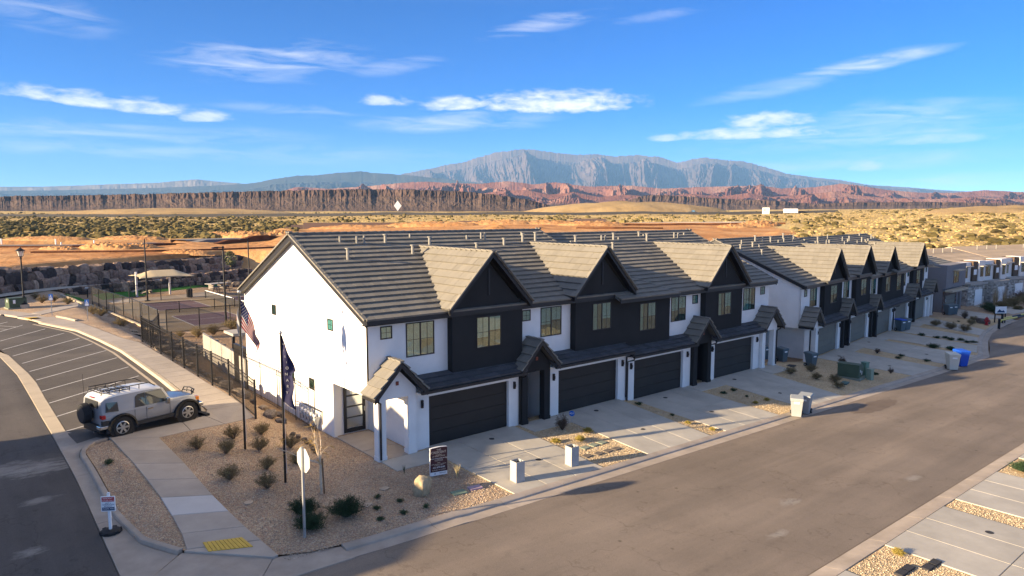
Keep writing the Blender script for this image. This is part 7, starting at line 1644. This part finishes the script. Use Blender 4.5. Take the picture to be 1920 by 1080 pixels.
# ---- wheeled bins
def bin_(x, y, rz, mat_, lidmat, label, grp, s=1.0, z=None, plate=True):
    t = thing('wheeled_bin', label, 'bin', (x, y, (gz(x, y)-.10 if y < 18.3 else gz(x, y)) if z is None else z), rz, grp); t.scale = (s, s, s)
    M = MB(); b = [(-.23, -.26), (.23, -.26), (.23, .20), (-.23, .20)]; tp = [(-.31, -.36), (.31, -.36), (.31, .36), (-.31, .36)]
    M.add([(a, b_, .05) for a, b_ in b]+[(a*.95, b_*.95, .86) for a, b_ in tp]+[(a, b_, .87) for a, b_ in tp]+[(a, b_, .96) for a, b_ in tp], [(3,2,1,0)]+[(i, (i+1)%4, 4+(i+1)%4, 4+i) for i in range(4)]+[(4+i, 4+(i+1)%4, 8+(i+1)%4, 8+i) for i in range(4)]+[(8+i, 8+(i+1)%4, 12+(i+1)%4, 12+i) for i in range(4)]+[(12,13,14,15)]); M.build('body', mat_, t, bevel=.02)
    M = MB(); M.add([(-.33,-.39,.962),(.33,-.39,.962),(.33,.40,.962),(-.33,.40,.962),(-.31,-.36,1.02),(.31,-.36,1.02),(.30,.38,1.06),(-.30,.38,1.06)], ((3,2,1,0),(4,5,6,7),(0,1,5,4),(1,2,6,5),(2,3,7,6),(3,0,4,7))); M.build('lid', lidmat, t, bevel=.015)
    M = MB(); M.tube([(-.26, .40, .92), (-.26, .47, .95), (.26, .47, .95), (.26, .40, .92)], .02, 6); M.build('handle', mat_, t)
    for s_ in (-1, 1): M = MB(); M.cyl((s_*.23, .25, .13), (s_*.30, .25, .13), .13, 14); w = M.build('wheel', M_rubber, t); M = MB(); M.cyl((s_*.30, .25, .13), (s_*.306, .25, .13), .06, 10); M.build('hub', M_steel, w)
    if plate: M = MB(); M.box(-.13, .13, -.352, -.338, .74, .83); o = M.build('label_plate', M_whitep, t)
    return t
M_bing = mat('grey_bin_plastic', (.30, .32, .32), .55, .05, 2, stain=.04); M_bind = mat('slate_bin_plastic', (.09, .125, .14), .55, .05, 2, stain=.05); M_binw = mat('cream_bin_plastic', (.62, .58, .48), .55, .05, 2, stain=.05); M_binb = mat('blue_bin_plastic', (.01, .08, .50), .5, .04, 2)
bin_(35.15, 18.08, R(-62), M_bing, M_bing, 'pale grey wheeled bin at the kerb, nearer of the two', 'two grey bins at the kerb', 1.04); bin_(36.15, 18.12, R(-75), M_bing, M_bing, 'pale grey wheeled bin at the kerb, farther of the two', 'two grey bins at the kerb', 1.04)
bin_(57.75, 17.85, R(-50), M_binw, M_binw, 'cream wheeled bin at the kerb beside the blue bin', 'coloured bins at the far kerb', 1.22); bin_(60.0, 17.95, R(-35), M_binb, M_binb, 'bright blue wheeled bin at the kerb beside the cream bin', 'coloured bins at the far kerb', 1.22, plate=False)
bin_(47.95, 23.75, R(-15), M_bind, M_bind, 'slate wheeled bin beside the white post of the second row', 'slate bins by the gap between rows', 1.0); bin_(46.9, 25.4, R(-10), M_bind, M_bind, 'slate wheeled bin in the gap between the rows', 'slate bins by the gap between rows', 1.0)
bin_(45.9, 26.3, R(-10), M_bind, M_bind, 'slate wheeled bin half hidden behind the fourth porch post', 'slate bins by the gap between rows', 1.0); bin_(43.2, 26.6, R(-5), M_binb, M_binb, 'blue wheeled bin inside the fourth porch', 'blue bins', 1.0, z=-.25)
bin_(73.2, 27.35, R(-20), M_bind, M_binb, 'slate wheeled bin with a blue lid by the third far garage', 'bins by the far garages', 1.15); bin_(74.3, 27.3, R(-20), M_bind, M_bind, 'slate wheeled bin right of the blue-lidded one', 'bins by the far garages', 1.15)
bin_(90.4, 28.7, R(-30), M_bind, M_bind, 'slate wheeled bin by the grey house, left of two', 'bins by the grey house', 1.2); bin_(91.6, 28.6, R(-30), M_bind, M_bind, 'slate wheeled bin by the grey house, right of two', 'bins by the grey house', 1.2)
# ---- transformer and pedestals
util_box((47.15, 20.6, gz(47.1, 20.6)), R(-80), 1.35, 1.15, .95, 'dark green transformer cabinet on the gravel between the rows', [('X', -.2, .45, .62), ('X', .15, .25, .5)])
M_ped = mat('pedestal_green', (.12, .22, .16), .55, .06, 2); M_ped2 = mat('pale_pedestal_green', (.24, .30, .22), .55, .06, 2)
for x, y, w, h, m1, lab in [(48.45, 20.2, .38, 1.0, M_ped, 'tall green utility pedestal right of the transformer'), (48.0, 19.65, .34, .68, M_ped2, 'short pale green utility pedestal in front of the tall one')]:
    t = thing('utility_pedestal', lab, 'utility pedestal', (x, y, gz(x, y)), R(-10)); M = MB(); M.box(-w/2, w/2, -w/2, w/2, -.1, h); M.build('case', m1, t, bevel=.03); M = MB(); M.box(-w/2-.02, w/2+.02, -w/2-.02, w/2+.02, h, h+.05); M.build('cap', m1, t); M = MB(); M.box(w/2+.002, w/2+.01, -.08, .08, h*.6, h*.8); M.build('label_plate', mat('yellow_label', (.5, .35, .06), .6), t)
# ---- hydrant, barricade and board at the turning circle
hy = thing('fire_hydrant', 'red fire hydrant beside a grey boulder at the turning circle', 'fire hydrant', (85.98, 23.6, gz(85.98, 23.6)), R(-20)); hy.scale = (1.15,)*3; M_hyd = mat('hydrant_red', (.36, .02, .025), .45, .08, 4)
M = MB(); M.tube([(0,0,-.1),(0,0,.04),(0,0,.05),(0,0,.5),(0,0,.52),(0,0,.56),(0,0,.66),(0,0,.72)], [.19,.19,.12,.12,.17,.17,.12,.04], 14); M.build('barrel', M_hyd, hy, smooth=35)
for a, b in (((-.24, 0, .40), (.24, 0, .40)), ((0, -.26, .38), (0, 0, .38))): M = MB(); M.tube((a, b), .07, 10); M.build('nozzle', M_hyd, hy)
M = MB(); M.cyl((0, 0, .72), (0, 0, .78), .035, 6); M.build('cap_nut', M_hyd, hy)
o = rock_at(87.3, 24.3, .62, 'grey boulder beside the red fire hydrant', None, 'boulder'); 
M_byel = mat('reflective_yellow', (.62, .52, .12), .5, .04, 3)
ba = thing('barrier_gate', 'black and yellow barrier arm on black posts closing the turning circle', 'barrier', (84.8, 22.11, gz(84.8, 22.1)-.1)); bl = ba.location
def brel(x, y, z): return (x-bl.x, y-bl.y, z)
for x, y in ((84.8, 22.15), (89.4, 23.1), (98.5, 22.4)): M = MB(); M.box(x-bl.x-.1, x-bl.x+.1, y-bl.y-.1, y-bl.y+.1, -.3, 1.05); M.build('post', M_black, ba)
def bar(a, b, h, n):
    A, B = Vector(a), Vector(b)
    for i in range(n): p, q = A.lerp(B, i/n), A.lerp(B, (i+1)/n); M = MB(); M.tube([brel(p.x, p.y, h), brel(q.x, q.y, h)], .09, 6); M.build('arm_section', M_byel if i % 2 == 0 else M_black, ba)
bar((84.8, 22.15), (93.0, 21.2), .88, 2); bar((89.4, 23.1), (104, 21.8), .55, 6); M = MB(); M.box(-.09, .09, -.12, -.10, .7, 1.0); M.build('reflector', M_byel, ba)
mb = thing('notice_board', 'white notice board on black posts behind the barrier', 'notice board', (89.6, 23.35, gz(89.6, 23.3)), R(-35)); M = MB(); M.box(-.65, .65, -.04, 0, 1.0, 1.75); M.build('panel', M_whitep, mb)
M = MB(); M.prism([(-.5, -.045, 1.1), (.5, -.045, 1.1), (.3, -.045, 1.35), (.1, -.045, 1.25), (-.2, -.045, 1.45)], (0, .004, 0)); M.build('printed_hills', M_navy, mb)
for s in (-.6, .6): M = MB(); M.box(s-.05, s+.05, 0, .08, -.2, 1.75); M.build('post', M_black, mb)
# ------------------------------------------------------------------ houses round the turning circle
M_greyst = mat('mid_grey_stucco', (.20, .185, .185), .9, .04, 1.2); M_lt = mat('warm_white_stucco', (.74, .69, .63), .9, .04, 1.2); M_brn = mat('brown_panel', (.10, .065, .04), .8, .08, 1.2); M_brick = mat('brown_brick', (.11, .07, .055), .9, .2, 2); M_stone = mat('pale_ledge_stone', (.42, .38, .33), .9, .25, 3, isl=.45); M_brick2 = mat('brown_ledge_brick', (.13, .08, .06), .9, .2, 3, isl=.45)
M_tan_tile = mat('tan_roof_tile', (.50, .38, .25), .9, .08, 5, isl=.12)
def stone_face(root, x0, x1, y, z0, z1, mat, seed, name='ledge_stones', h=.22, w=.5):
    g = random.Random(seed); M = MB(); z = z0
    while z < z1-.02:
        hh = min(z1-z, h*g.uniform(.7, 1.3)); x = x0
        while x < x1-.02:
            ww = min(x1-x, w*g.uniform(.5, 1.5)); M.box(x+.012, x+ww-.012, y-.05-g.random()*.04, y-.001, z+.012, z+hh-.012); x += ww
        z += hh
    tag(M.build(name, mat, root), kind='stuff')
def mod_house(label, loc, rz, W_, D_, H_, style):
    t = thing('modern_townhouse', label, 'house', loc, rz); c1 = M_greyst if style == 'grey' else M_lt; zb_ = -.8
    body = MB(); body.box(0, W_, 0, D_, zb_, 3.0); body.build('lower_wall', c1, t)
    ns = 1 if style == 'grey' else 2; seg = W_/ns
    up = MB()
    for k in range(ns):
        x0 = k*seg
        up.box(x0+(.05 if style == 'grey' else .3), x0+seg*.52 if style != 'grey' else x0+seg-.05, .25 if style != 'grey' else -.30, D_*.6, 3.001, H_)
        if style != 'grey': up.box(x0+seg*.72, x0+seg-.05, -.15, D_*.6, 3.001, H_+.15)
    up.build('upper_wall', c1, t)
    if style != 'grey':
        for k in range(ns): M = MB(); M.box(k*seg+seg*.521, k*seg+seg*.719, .0, D_*.5, 3.001, H_+.1); M.build('brown_bay', M_brn, t); M = MB(); M.box(k*seg+seg*.56, k*seg+seg*.68, -.03, -.002, 3.9, 4.6); M.build('window', M_whitep, t)
    for k in range(ns):
        x0 = k*seg; wx0, wx1 = (x0+seg*.36, x0+seg*.62) if style == 'grey' else (x0+seg*.16, x0+seg*.38); y = -.302 if style == 'grey' else .248
        window(t, lambda a, d, z, y=y: (a, y-d, z), wx0, wx1, 3.5, 4.95); 
        M = MB(); M.box(wx0-.3, wx1+.3, y-.62, y-.004, 5.0, 5.14); M.build('window_hood', M_kerbY if style == 'grey' else M_cmu, t)
        if style != 'grey': window(t, lambda a, d, z: (a, -.152-d, z), x0+seg*.79, x0+seg*.92, 3.6, 4.9); M = MB(); M.box(x0+seg*.76, x0+seg*.96, -.6, -.16, 4.95, 5.08); M.build('window_hood', M_cmu, t)
        gx0, gx1 = (x0+seg*.14, x0+seg*.62) if style == 'grey' else (x0+seg*.30, x0+seg*.62)
        if style != 'grey': M = MB(); M.box(x0+.05, x0+seg*.70, -1.0, -.003, zb_, 2.75); M.build('garage_block', M_stone, t); yg = -1.0; M = MB(); M.box(x0-.1, x0+seg*.74, -1.35, -.0035, 2.751, 2.98); M.build('canopy_slab', M_cmu, t)
        else: yg = 0; M = MB(); M.box(x0-.2, x0+seg*.80, -1.1, -.304, 2.62, 2.85); M.build('canopy_slab', M_kerbY, t)
        M = MB(); M.box(gx0, gx1, yg-.03, yg-.004, -.2, 2.1); gd = M.build('garage_door', M_brn if style == 'grey' else M_whitep, t)
        for q in range(4): M = MB(); M.box(gx0+.03, gx1-.03, yg-.045, yg-.031, -.15+q*.56, .38+q*.56); M.build('door_panel', M_doorg if style == 'grey' else M_whitep, gd)
        sm = M_brick2 if style == 'grey' else M_stone
        stone_face(t, x0+.06, gx0-.03, yg, zb_, 2.6, sm, 3+k); stone_face(t, gx1+.03, x0+seg*.69, yg, zb_, 2.6, sm, 13+k); stone_face(t, gx0-.03, gx1+.03, yg, 2.12, 2.6, sm, 23+k)
        if style != 'grey':
            g = random.Random(31+k); M = MB(); z = zb_
            while z < 2.6:
                y = -1.0
                while y < -.05: ww = min(-.02-y, .25*g.uniform(.5, 1.5)); M.box(x0+.05-.05-g.random()*.03, x0+.049, y+.01, y+ww-.01, z+.01, z+.2); y += ww
                z += .22
            tag(M.build('ledge_stones', M_stone, t), kind='stuff')
        M = MB(); M.box(x0+seg*.80, x0+seg*.90, -.03, -.004, -.1, 2.1); M.build('front_door', M_trim, t)
        M = MB(); M.box(gx0-.30, gx0-.15, yg-.16, yg-.09, 1.35, 1.65); M.build('wall_light', M_steel, t)
    rf = MB(); ov = .25; yr = D_*.62
    if style == 'grey': rf.prism([(0, .3, H_-.25), (0, D_, H_-.3), (0, yr, H_+1.6)], (W_, 0, 0)); 
    else: rf.prism([(-.1, .8, H_-.15), (-.1, D_+.2, H_-.15), (-.1, yr, H_+1.35)], (W_+.2, 0, 0))
    rfo = rf.build('roof', M_tan_tile, t)
    M = MB(); y0, z0, y1, z1 = (.3, H_-.25, yr, H_+1.6) if style == 'grey' else (.8, H_-.15, yr, H_+1.35); n = 13; vv = Vector((0, y1-y0, z1-z0)); Ln = vv.length; vv.normalize(); nn = Vector((0, -vv.z, vv.y))
    for k in range(n):
        p = Vector((0, y0, z0))+vv*(k*Ln/n); q = p+vv*(Ln/n+.03); M.prism([(0, p.y+nn.y*.07, p.z+nn.z*.07), (0, q.y+nn.y*.02, q.z+nn.z*.02), (0, q.y, q.z), (0, p.y, p.z)], (W_, 0, 0))
    tag(M.build('tile_courses', M_tan_tile if style != 'grey' else M_tile, rfo), kind='stuff')
    for k in range(3): M = MB(); M.cyl((W_*(.3+.2*k), D_*.45, H_+.3), (W_*(.3+.2*k), D_*.45, H_+1.6), .07, 8); M.build('roof_vent', M_ventp, t)
    return t
mod_house('dark grey flat-fronted townhouse with brown brick base next to the second row', (92.3, 30.05, -1.75), R(3), 8.0, 12, 5.75, 'grey')
mod_house('pair of white modern townhouses with pale stone garages and a brown bay', (103.0, 31.6, -1.85), R(-7), 13.0, 12, 5.6, 'white')
mod_house('white modern townhouses at the right edge behind the red shrubs', (117.5, 31.0, -1.9), R(-10), 14.0, 12, 5.7, 'white')
mod_house('farthest white modern townhouses cut by the right picture edge', (133.5, 29.5, -1.95), R(-14), 14.0, 12, 5.6, 'white')
# planting and drives in front of them
dr = tag(empty('far_house_drive'), kind='structure')
slab('drive_slab', [(88.5, 25.5), (95, 24.2), (98.5, 30.0), (93.6, 30.1)], dr, M_conc, .02, .2); slab('drive_slab', [(99, 24.6), (106, 24.2), (107.5, 29.5), (104, 30.3)], dr, M_conc, .02, .2)
sheet('gravel_turning_circle', [(94, 23.6), (110, 24.2), (135, 24.2), (140, 33), (90.5, 33), (86, 29.8), (90, 26)], -.02, M_grav, 2)
M_redsh = mat('red_barberry_leaf', (.09, .028, .025), .85, .25, 3, isl=.5); M_reed = mat('feather_grass', (.42, .30, .16), .9, .15, 3, isl=.3)
def big(x, y, s, mat_, label, seed, cat='shrub', tall=.8, name='large_shrub'):
    t = thing(name, label, cat, (x, y, gz(min(x, 100), y)-.03)); leafy(name, seed, 70, .9*s, tall*s, 40, mat_, up=.4, twig=M_twig, wid=.06, parent=t)
big(101, 27.6, 1.3, M_jun, 'dark green shrub in front of the first white garage', 41); big(99.2, 26.6, 1.1, M_jun, 'dark green shrub at the left of the white house bed', 42); big(105.3, 27.2, 1.2, M_dry, 'olive shrub before the white garage door', 43)
big(108, 26.8, 1.6, M_dry, 'broad olive and straw shrub right of the white garage', 44, tall=1.0); big(111.5, 26.2, 1.7, M_dry, 'broad straw shrub behind the notice board', 45, tall=1.0); big(114.5, 27.3, 1.9, M_redsh, 'dark red shrub at the right edge, left of two', 46, tall=.9); big(119, 26.5, 2.0, M_redsh, 'dark red shrub at the right edge, right of two', 47, tall=.9)
big(104.5, 25.4, .6, M_dry, 'small dry shrub near the barrier arm', 48); big(97.5, 25.6, .5, M_jun, 'tiny dark shrub beside the grey house drive', 49)
for i, (x, y) in enumerate([(109.2, 29.0), (110.6, 28.6), (107.8, 28.9)]): grass(x, y, 90, 3.0, M_reed, ['tall feathery grass by the second white garage, middle clump', 'tall feathery grass by the second white garage, right clump', 'tall feathery grass by the second white garage, left clump'][i], 60+i, 'ornamental grass', .42)
util_box((112.5, 24.9, gz(100, 24.9)), R(-20), 1.5, 1.4, 1.1, 'pale green utility cabinet at the right edge behind the barrier', [])
# ------------------------------------------------------------------ the parked off-roader
M_silver = mat('silver_paint', (.27, .278, .29), .5, .02, 1, metal=.3, coat=.15); M_roofw = mat('white_roof_paint', (.70, .69, .66), .35, .02, 1, coat=.4); M_hood = mat('silver_hood_paint', (.23, .25, .28), .30, .02, 1, metal=.4, coat=.6)
M_plast = mat('black_cladding', (.022, .022, .024), .6, .1, 6); M_cglass = glass_mat('car_glass', (.006, .008, .010), .045, .01); M_rim = mat('alloy_rim', (.50, .50, .48), .3, .05, 4, metal=.8); M_tail = mat('tail_light_red', (.33, .012, .015), .25, .05, 3, coat=.5); M_amber = mat('indicator_amber', (.75, .22, .02), .25, .05, 3, coat=.5); M_chrome = mat('chrome', (.6, .6, .58), .15, .02, 3, metal=.95)
def car():
    ang = math.atan2(.69, 2.71); WB = 2.79; side = Vector((-math.sin(ang), math.cos(ang)))
    near = Vector((5.56, 31.83)); base = near+side*.80      # centre of the rear axle
    x0, y0 = base; fx, fy = base+Vector((math.cos(ang), math.sin(ang)))*WB
    z = gz(5.6, 33.2)-.095; t = thing('parked_car', 'silver off-road car with white roof, roof rack and spare wheel parked by the corner walk', 'car', (x0, y0, z), ang)
    # stations: x, belt half width, belt z, roof half width, roof z, sill z
    S = [(-.76, .80, 1.00, .70, 1.20, .62), (-.72, .88, 1.03, .74, 1.60, .52), (-.56, .92, 1.05, .78, 1.73, .48), (-.1, .93, 1.06, .80, 1.79, .46), (.6, .93, 1.06, .80, 1.80, .44), (1.3, .93, 1.06, .79, 1.79, .44), (1.72, .92, 1.06, .76, 1.74, .44), (1.86, .92, 1.06, .755, 1.66, .44), (2.14, .92, 1.06, .78, 1.16, .46), (2.3, .92, 1.05, .74, 1.12, .48), (2.8, .91, 1.03, .72, 1.11, .52), (3.2, .88, .98, .70, 1.06, .56), (3.36, .82, .90, .66, .98, .60), (3.42, .76, .84, .62, .88, .62)]
    def ringpts(s):
        x, bw, bz, rw, rz, sz = s
        half = [(bw*.90, sz), (bw*.985, sz+.10), (bw, (sz+bz)/2+.05), (bw*.985, bz-.03), (bw*.955, bz), (lerp(bw, rw, .5)*.985, lerp(bz, rz, .5)), (rw, rz-.07), (rw*.93, rz-.015), (rw*.55, rz+.015), (0, rz+.025)]
        return [(x, -y, z_) for y, z_ in half]+[(x, y, z_) for y, z_ in reversed(half[:-1])]
    rings = [ringpts(s) for s in S]; n = len(rings[0]); vs = [v for r in rings for v in r]; fs = []; mi = []
    for i in range(len(S)-1):
        for j in range(n-1):
            fs.append((i*n+j, (i+1)*n+j, (i+1)*n+j+1, i*n+j+1)); top = 6 <= j <= n-8; mi.append(1 if top and S[i][0] < 1.7 and S[i][4] > 1.3 else 2 if (top and S[i][0] >= 2.1) else 0)
        fs.append((i*n+n-1, (i+1)*n+n-1, (i+1)*n, i*n)); mi.append(3)
    fs += [tuple(range(n)), tuple(range((len(S)-1)*n+n-1, (len(S)-1)*n-1, -1))]; mi += [0, 3]
    M = MB(); M.v = vs; M.f = fs; M.m = mi; body = M.build('body', [M_silver, M_roofw, M_hood, M_plast], t, smooth=38)
    def sy(x, z):                      # half width of the shell at x, z
        for a, b in zip(S, S[1:]):
            if a[0] <= x <= b[0]:
                f = (x-a[0])/(b[0]-a[0]); bw, bz, rw, rz = [lerp(a[k], b[k], f) for k in (1, 2, 3, 4)]
                pts = [(bw*.985, bz-.03), (bw*.955, bz), (lerp(bw, rw, .5)*.985, lerp(bz, rz, .5)), (rw, rz-.07), (rw*.93, rz-.015)]
                if z <= bz-.03: return bw
                for (w0, z0), (w1, z1) in zip(pts, pts[1:]):
                    if z <= z1: return lerp(w0, w1, (z-z0)/(z1-z0))
                return rw*.93
        return .9
    def pane(name, poly, mat_, off=.022, th=.012, sgns=(-1, 1), parent=None):
        for s in sgns:
            M = MB(); P_ = [Vector((x, s*(sy(x, z_)+off), z_)) for x, z_ in poly]; M.prism(P_, (0, -s*th, 0)); M.build(name, mat_, parent or t)
    pane('side_window', [(.56, 1.10), (1.00, 1.10), (1.00, 1.64), (.72, 1.63), (.60, 1.54)], M_cglass); pane('side_window', [(1.02, 1.10), (1.93, 1.10), (1.93, 1.26), (1.74, 1.62), (1.60, 1.65), (1.02, 1.64)], M_cglass)
    pane('quarter_window', [(-.60, 1.14), (-.10, 1.10), (-.12, 1.48), (-.55, 1.52)], M_cglass)
    for s in (-1, 1):
        for x in (.54, 1.30, 2.04) if 0 else (.53, 1.01, 2.02):
            M = MB(); yy = .932*s; M.box(x-.006, x+.006, yy-.004*s, yy+.003*s, .50, 1.03); M.build('door_seam', M_plast, t)
        M = MB(); M.box(1.06, 1.28, .933*s, .968*s, .92, .965); M.build('door_handle', M_chrome, t)
        M = MB(); M.box(1.78, 1.92, 1.0*s, 1.17*s, 1.02, 1.27); M.tube([(1.85, .93*s, 1.12), (1.85, 1.02*s, 1.14)], .03, 6); M.build('mirror', M_chrome, t, bevel=.03)
    # windscreen and rear window
    M = MB(); M.prism([(2.10, -.72, 1.20), (2.10, .72, 1.20), (1.885, .70, 1.63), (1.885, -.70, 1.63)], (.012, 0, .006)); M.build('windscreen', M_cglass, t)
    M = MB(); M.prism([(-.752, -.58, 1.30), (-.752, .58, 1.30), (-.715, .56, 1.58), (-.715, -.56, 1.58)], (-.022, 0, 0)); M.build('rear_window', M_cglass, t)
    # cladding: sills, arches, bumpers
    for s in (-1, 1):
        M = MB(); M.box(.5, 2.3, .86*s, .955*s, .36, .50); M.build('sill', M_plast, t)
        for cx in (0, WB):
            M = MB(); k = 14
            for i in range(k):
                a0, a1 = R(-8+196*i/k), R(-8+196*(i+1)/k); q = []
                for a, rr in ((a0, .50), (a1, .50), (a1, .62), (a0, .62)): q.append((cx+rr*math.cos(a), .87*s, .36+rr*math.sin(a)))
                M.prism(q, (0, .105*s, 0))
            M.build('wheel_arch', M_plast, t, smooth=40)
            M = MB(); M.prism([(cx+.50*math.cos(R(i*15)), .885*s, .36+.50*math.sin(R(i*15))) for i in range(24)], (0, .055*s, 0)); M.build('wheel_well', M_black, t)
            w = empty('wheel', (cx, .84*s, .40), 0, t)
            M = MB(); M.tube([(0, -.13*s, 0), (0, -.12*s, 0), (0, -.06*s, 0), (0, .10*s, 0), (0, .13*s, 0), (0, .135*s, 0)], [.30, .37, .40, .40, .37, .27], 28, cap=False); M.build('tyre', M_rubber, w, smooth=40)
            M = MB(); M.tube([(0, .10*s, 0), (0, .128*s, 0), (0, .138*s, 0)], [.26, .265, .235], 24, cap=False); M.build('rim_ring', M_rim, w, smooth=30); M = MB(); M.cyl((0, .10*s, 0), (0, .125*s, 0), .232, 24); M.build('brake_shadow', M_black, w)
            M = MB()
            for k in range(6):
                a = k*math.pi/3; u = Vector((math.cos(a), 0, math.sin(a))); v = Vector((-math.sin(a), 0, math.cos(a))); M.obox(u*.14+Vector((0, .135*s, 0)), u, Vector((0, 1, 0)), v, .105, .012, .036)
            M.cyl((0, .12*s, 0), (0, .152*s, 0), .055, 12); M.build('spokes', M_rim, w)
        M = MB(); M.box(-.77, -.50, .80*s, .965*s, .55, .80); M.build('corner_cladding', M_plast, t)
        M = MB(); M.box(-.88, -.52, .62*s, .97*s, .47, .62); M.build('bumper_corner', M_chrome, t, bevel=.03)
        M = MB(); M.box(-.775, -.62, .70*s, .935*s, .88, 1.04); M.build('tail_light', M_tail, t, bevel=.02)
        M = MB(); M.box(3.22, 3.40, .63*s, .86*s, .82, .99); M.build('indicator', M_amber, t, bevel=.02)
        M = MB(); M.cyl((3.40, .48*s, .85), (3.45, .48*s, .85), .10, 14); M.build('headlight', M_whitep, t)
        M = MB(); M.box(3.36, 3.60, .48*s, .86*s, .50, .68); M.build('bumper_tip', M_chrome, t, bevel=.04)
    M = MB(); M.box(-.86, -.70, -.62, .62, .46, .63); M.build('rear_bumper', M_plast, t, bevel=.02); M = MB(); M.box(3.30, 3.62, -.48, .48, .46, .72); M.build('front_bumper', M_plast, t, bevel=.04); M = MB(); M.box(3.30, 3.40, -.84, .84, .70, .80); M.build('grille', M_plast, t)
    # under body, spare wheel, guard, rack, aerial, exhaust
    M = MB(); M.box(-.8, 3.3, -.72, .72, .28, .55); M.build('underbody', M_black, t)
    M = MB(); M.tube([(-1.15, .05, 1.06), (-1.14, .05, 1.06), (-1.10, .05, 1.06), (-.90, .05, 1.06), (-.86, .05, 1.06)], [.34, .40, .42, .42, .36], 26); M.build('spare_wheel', M_rubber, t, smooth=40); M = MB(); M.cyl((-1.165, .05, 1.06), (-1.152, .05, 1.06), .33, 24); M.build('spare_cover', M_plast, t); M = MB(); M.box(-.88, -.74, -.15, .25, .85, 1.15); M.build('spare_bracket', M_plast, t)
    M = MB(); M.tube([(3.28, -.42, 1.0), (3.42, -.42, 1.22), (3.46, 0, 1.25), (3.42, .42, 1.22), (3.28, .42, 1.0)], .03, 6); M.tube([(3.40, -.42, 1.08), (3.47, 0, 1.10), (3.40, .42, 1.08)], .025, 6)
    for y in (-.2, .2): M.tube([(3.40, y, 1.03), (3.45, y, 1.24)], .022, 6)
    M.build('nudge_bar', M_plast, t)
    rk = MB(); zr = 1.98
    for s in (-1, 1):
        rk.tube([(-.62, .60*s, 1.80), (-.58, .62*s, zr), (1.30, .62*s, zr+.01), (1.58, .60*s, 1.80)], .022, 6); rk.tube([(-.58, .62*s, zr-.10), (.45, .62*s, zr-.10)], .018, 6)
        for x in (-.3, .1, .5, .9): rk.tube([(x, .62*s, zr), (x, .60*s, 1.80)], .018, 6)
    for x in (-.58, -.30, .0, .28, .52): rk.tube([(x, -.62, zr-.10), (x, .62, zr-.10)], .018, 6)
    rk.tube([(-.58, -.62, zr), (-.58, .62, zr)], .02, 6)
    for y in (-.3, 0, .3): rk.tube([(-.58, y, zr-.095), (.52, y, zr-.095)], .014, 5)
    rk.build('roof_rack', M_plast, t)
    M = MB(); M.tube([(-.70, .72, 1.05), (-.72, .74, 2.55)], .008, 5); M.build('aerial', M_black, t); M = MB(); M.tube([(-.65, -.45, .34), (-.92, -.47, .33)], .035, 8); M.build('exhaust', M_chrome, t)
    M = MB(); M.box(-.875, -.852, -.20, .20, 1.66, 1.70) if 0 else M.box(-.73, -.69, -.2, .2, 1.655, 1.69); M.build('brake_light', M_tail, t)
    for s in (-.35, .1): M = MB(); M.tube([(2.14, s, 1.18), (2.06, s+.35, 1.24)], .012, 5); M.build('wiper', M_plast, t)
car()
# wheel stop in front of the car
M = MB(); ang = math.atan2(.69, 2.71); M.box(-.1, .1, -.75, .75, 0, .1); o = M.build('wheel_stop', M_rubber); o.location = (9.02, 33.35, gz(9.0, 33.3)-.09); o.rotation_euler = (0, 0, ang); tag(o, 'black rubber wheel stop at the front of the parked car', 'wheel stop')
# ------------------------------------------------------------------ lettering becomes real mesh
dg = bpy.context.evaluated_depsgraph_get()
for o in [q for q in bpy.data.objects if q.type == 'FONT']:
    me = bpy.data.meshes.new_from_object(o.evaluated_get(dg)); n = o.name; par = o.parent; ml = o.matrix_local.copy(); bpy.data.objects.remove(o)
    link(n, me, par, ml)
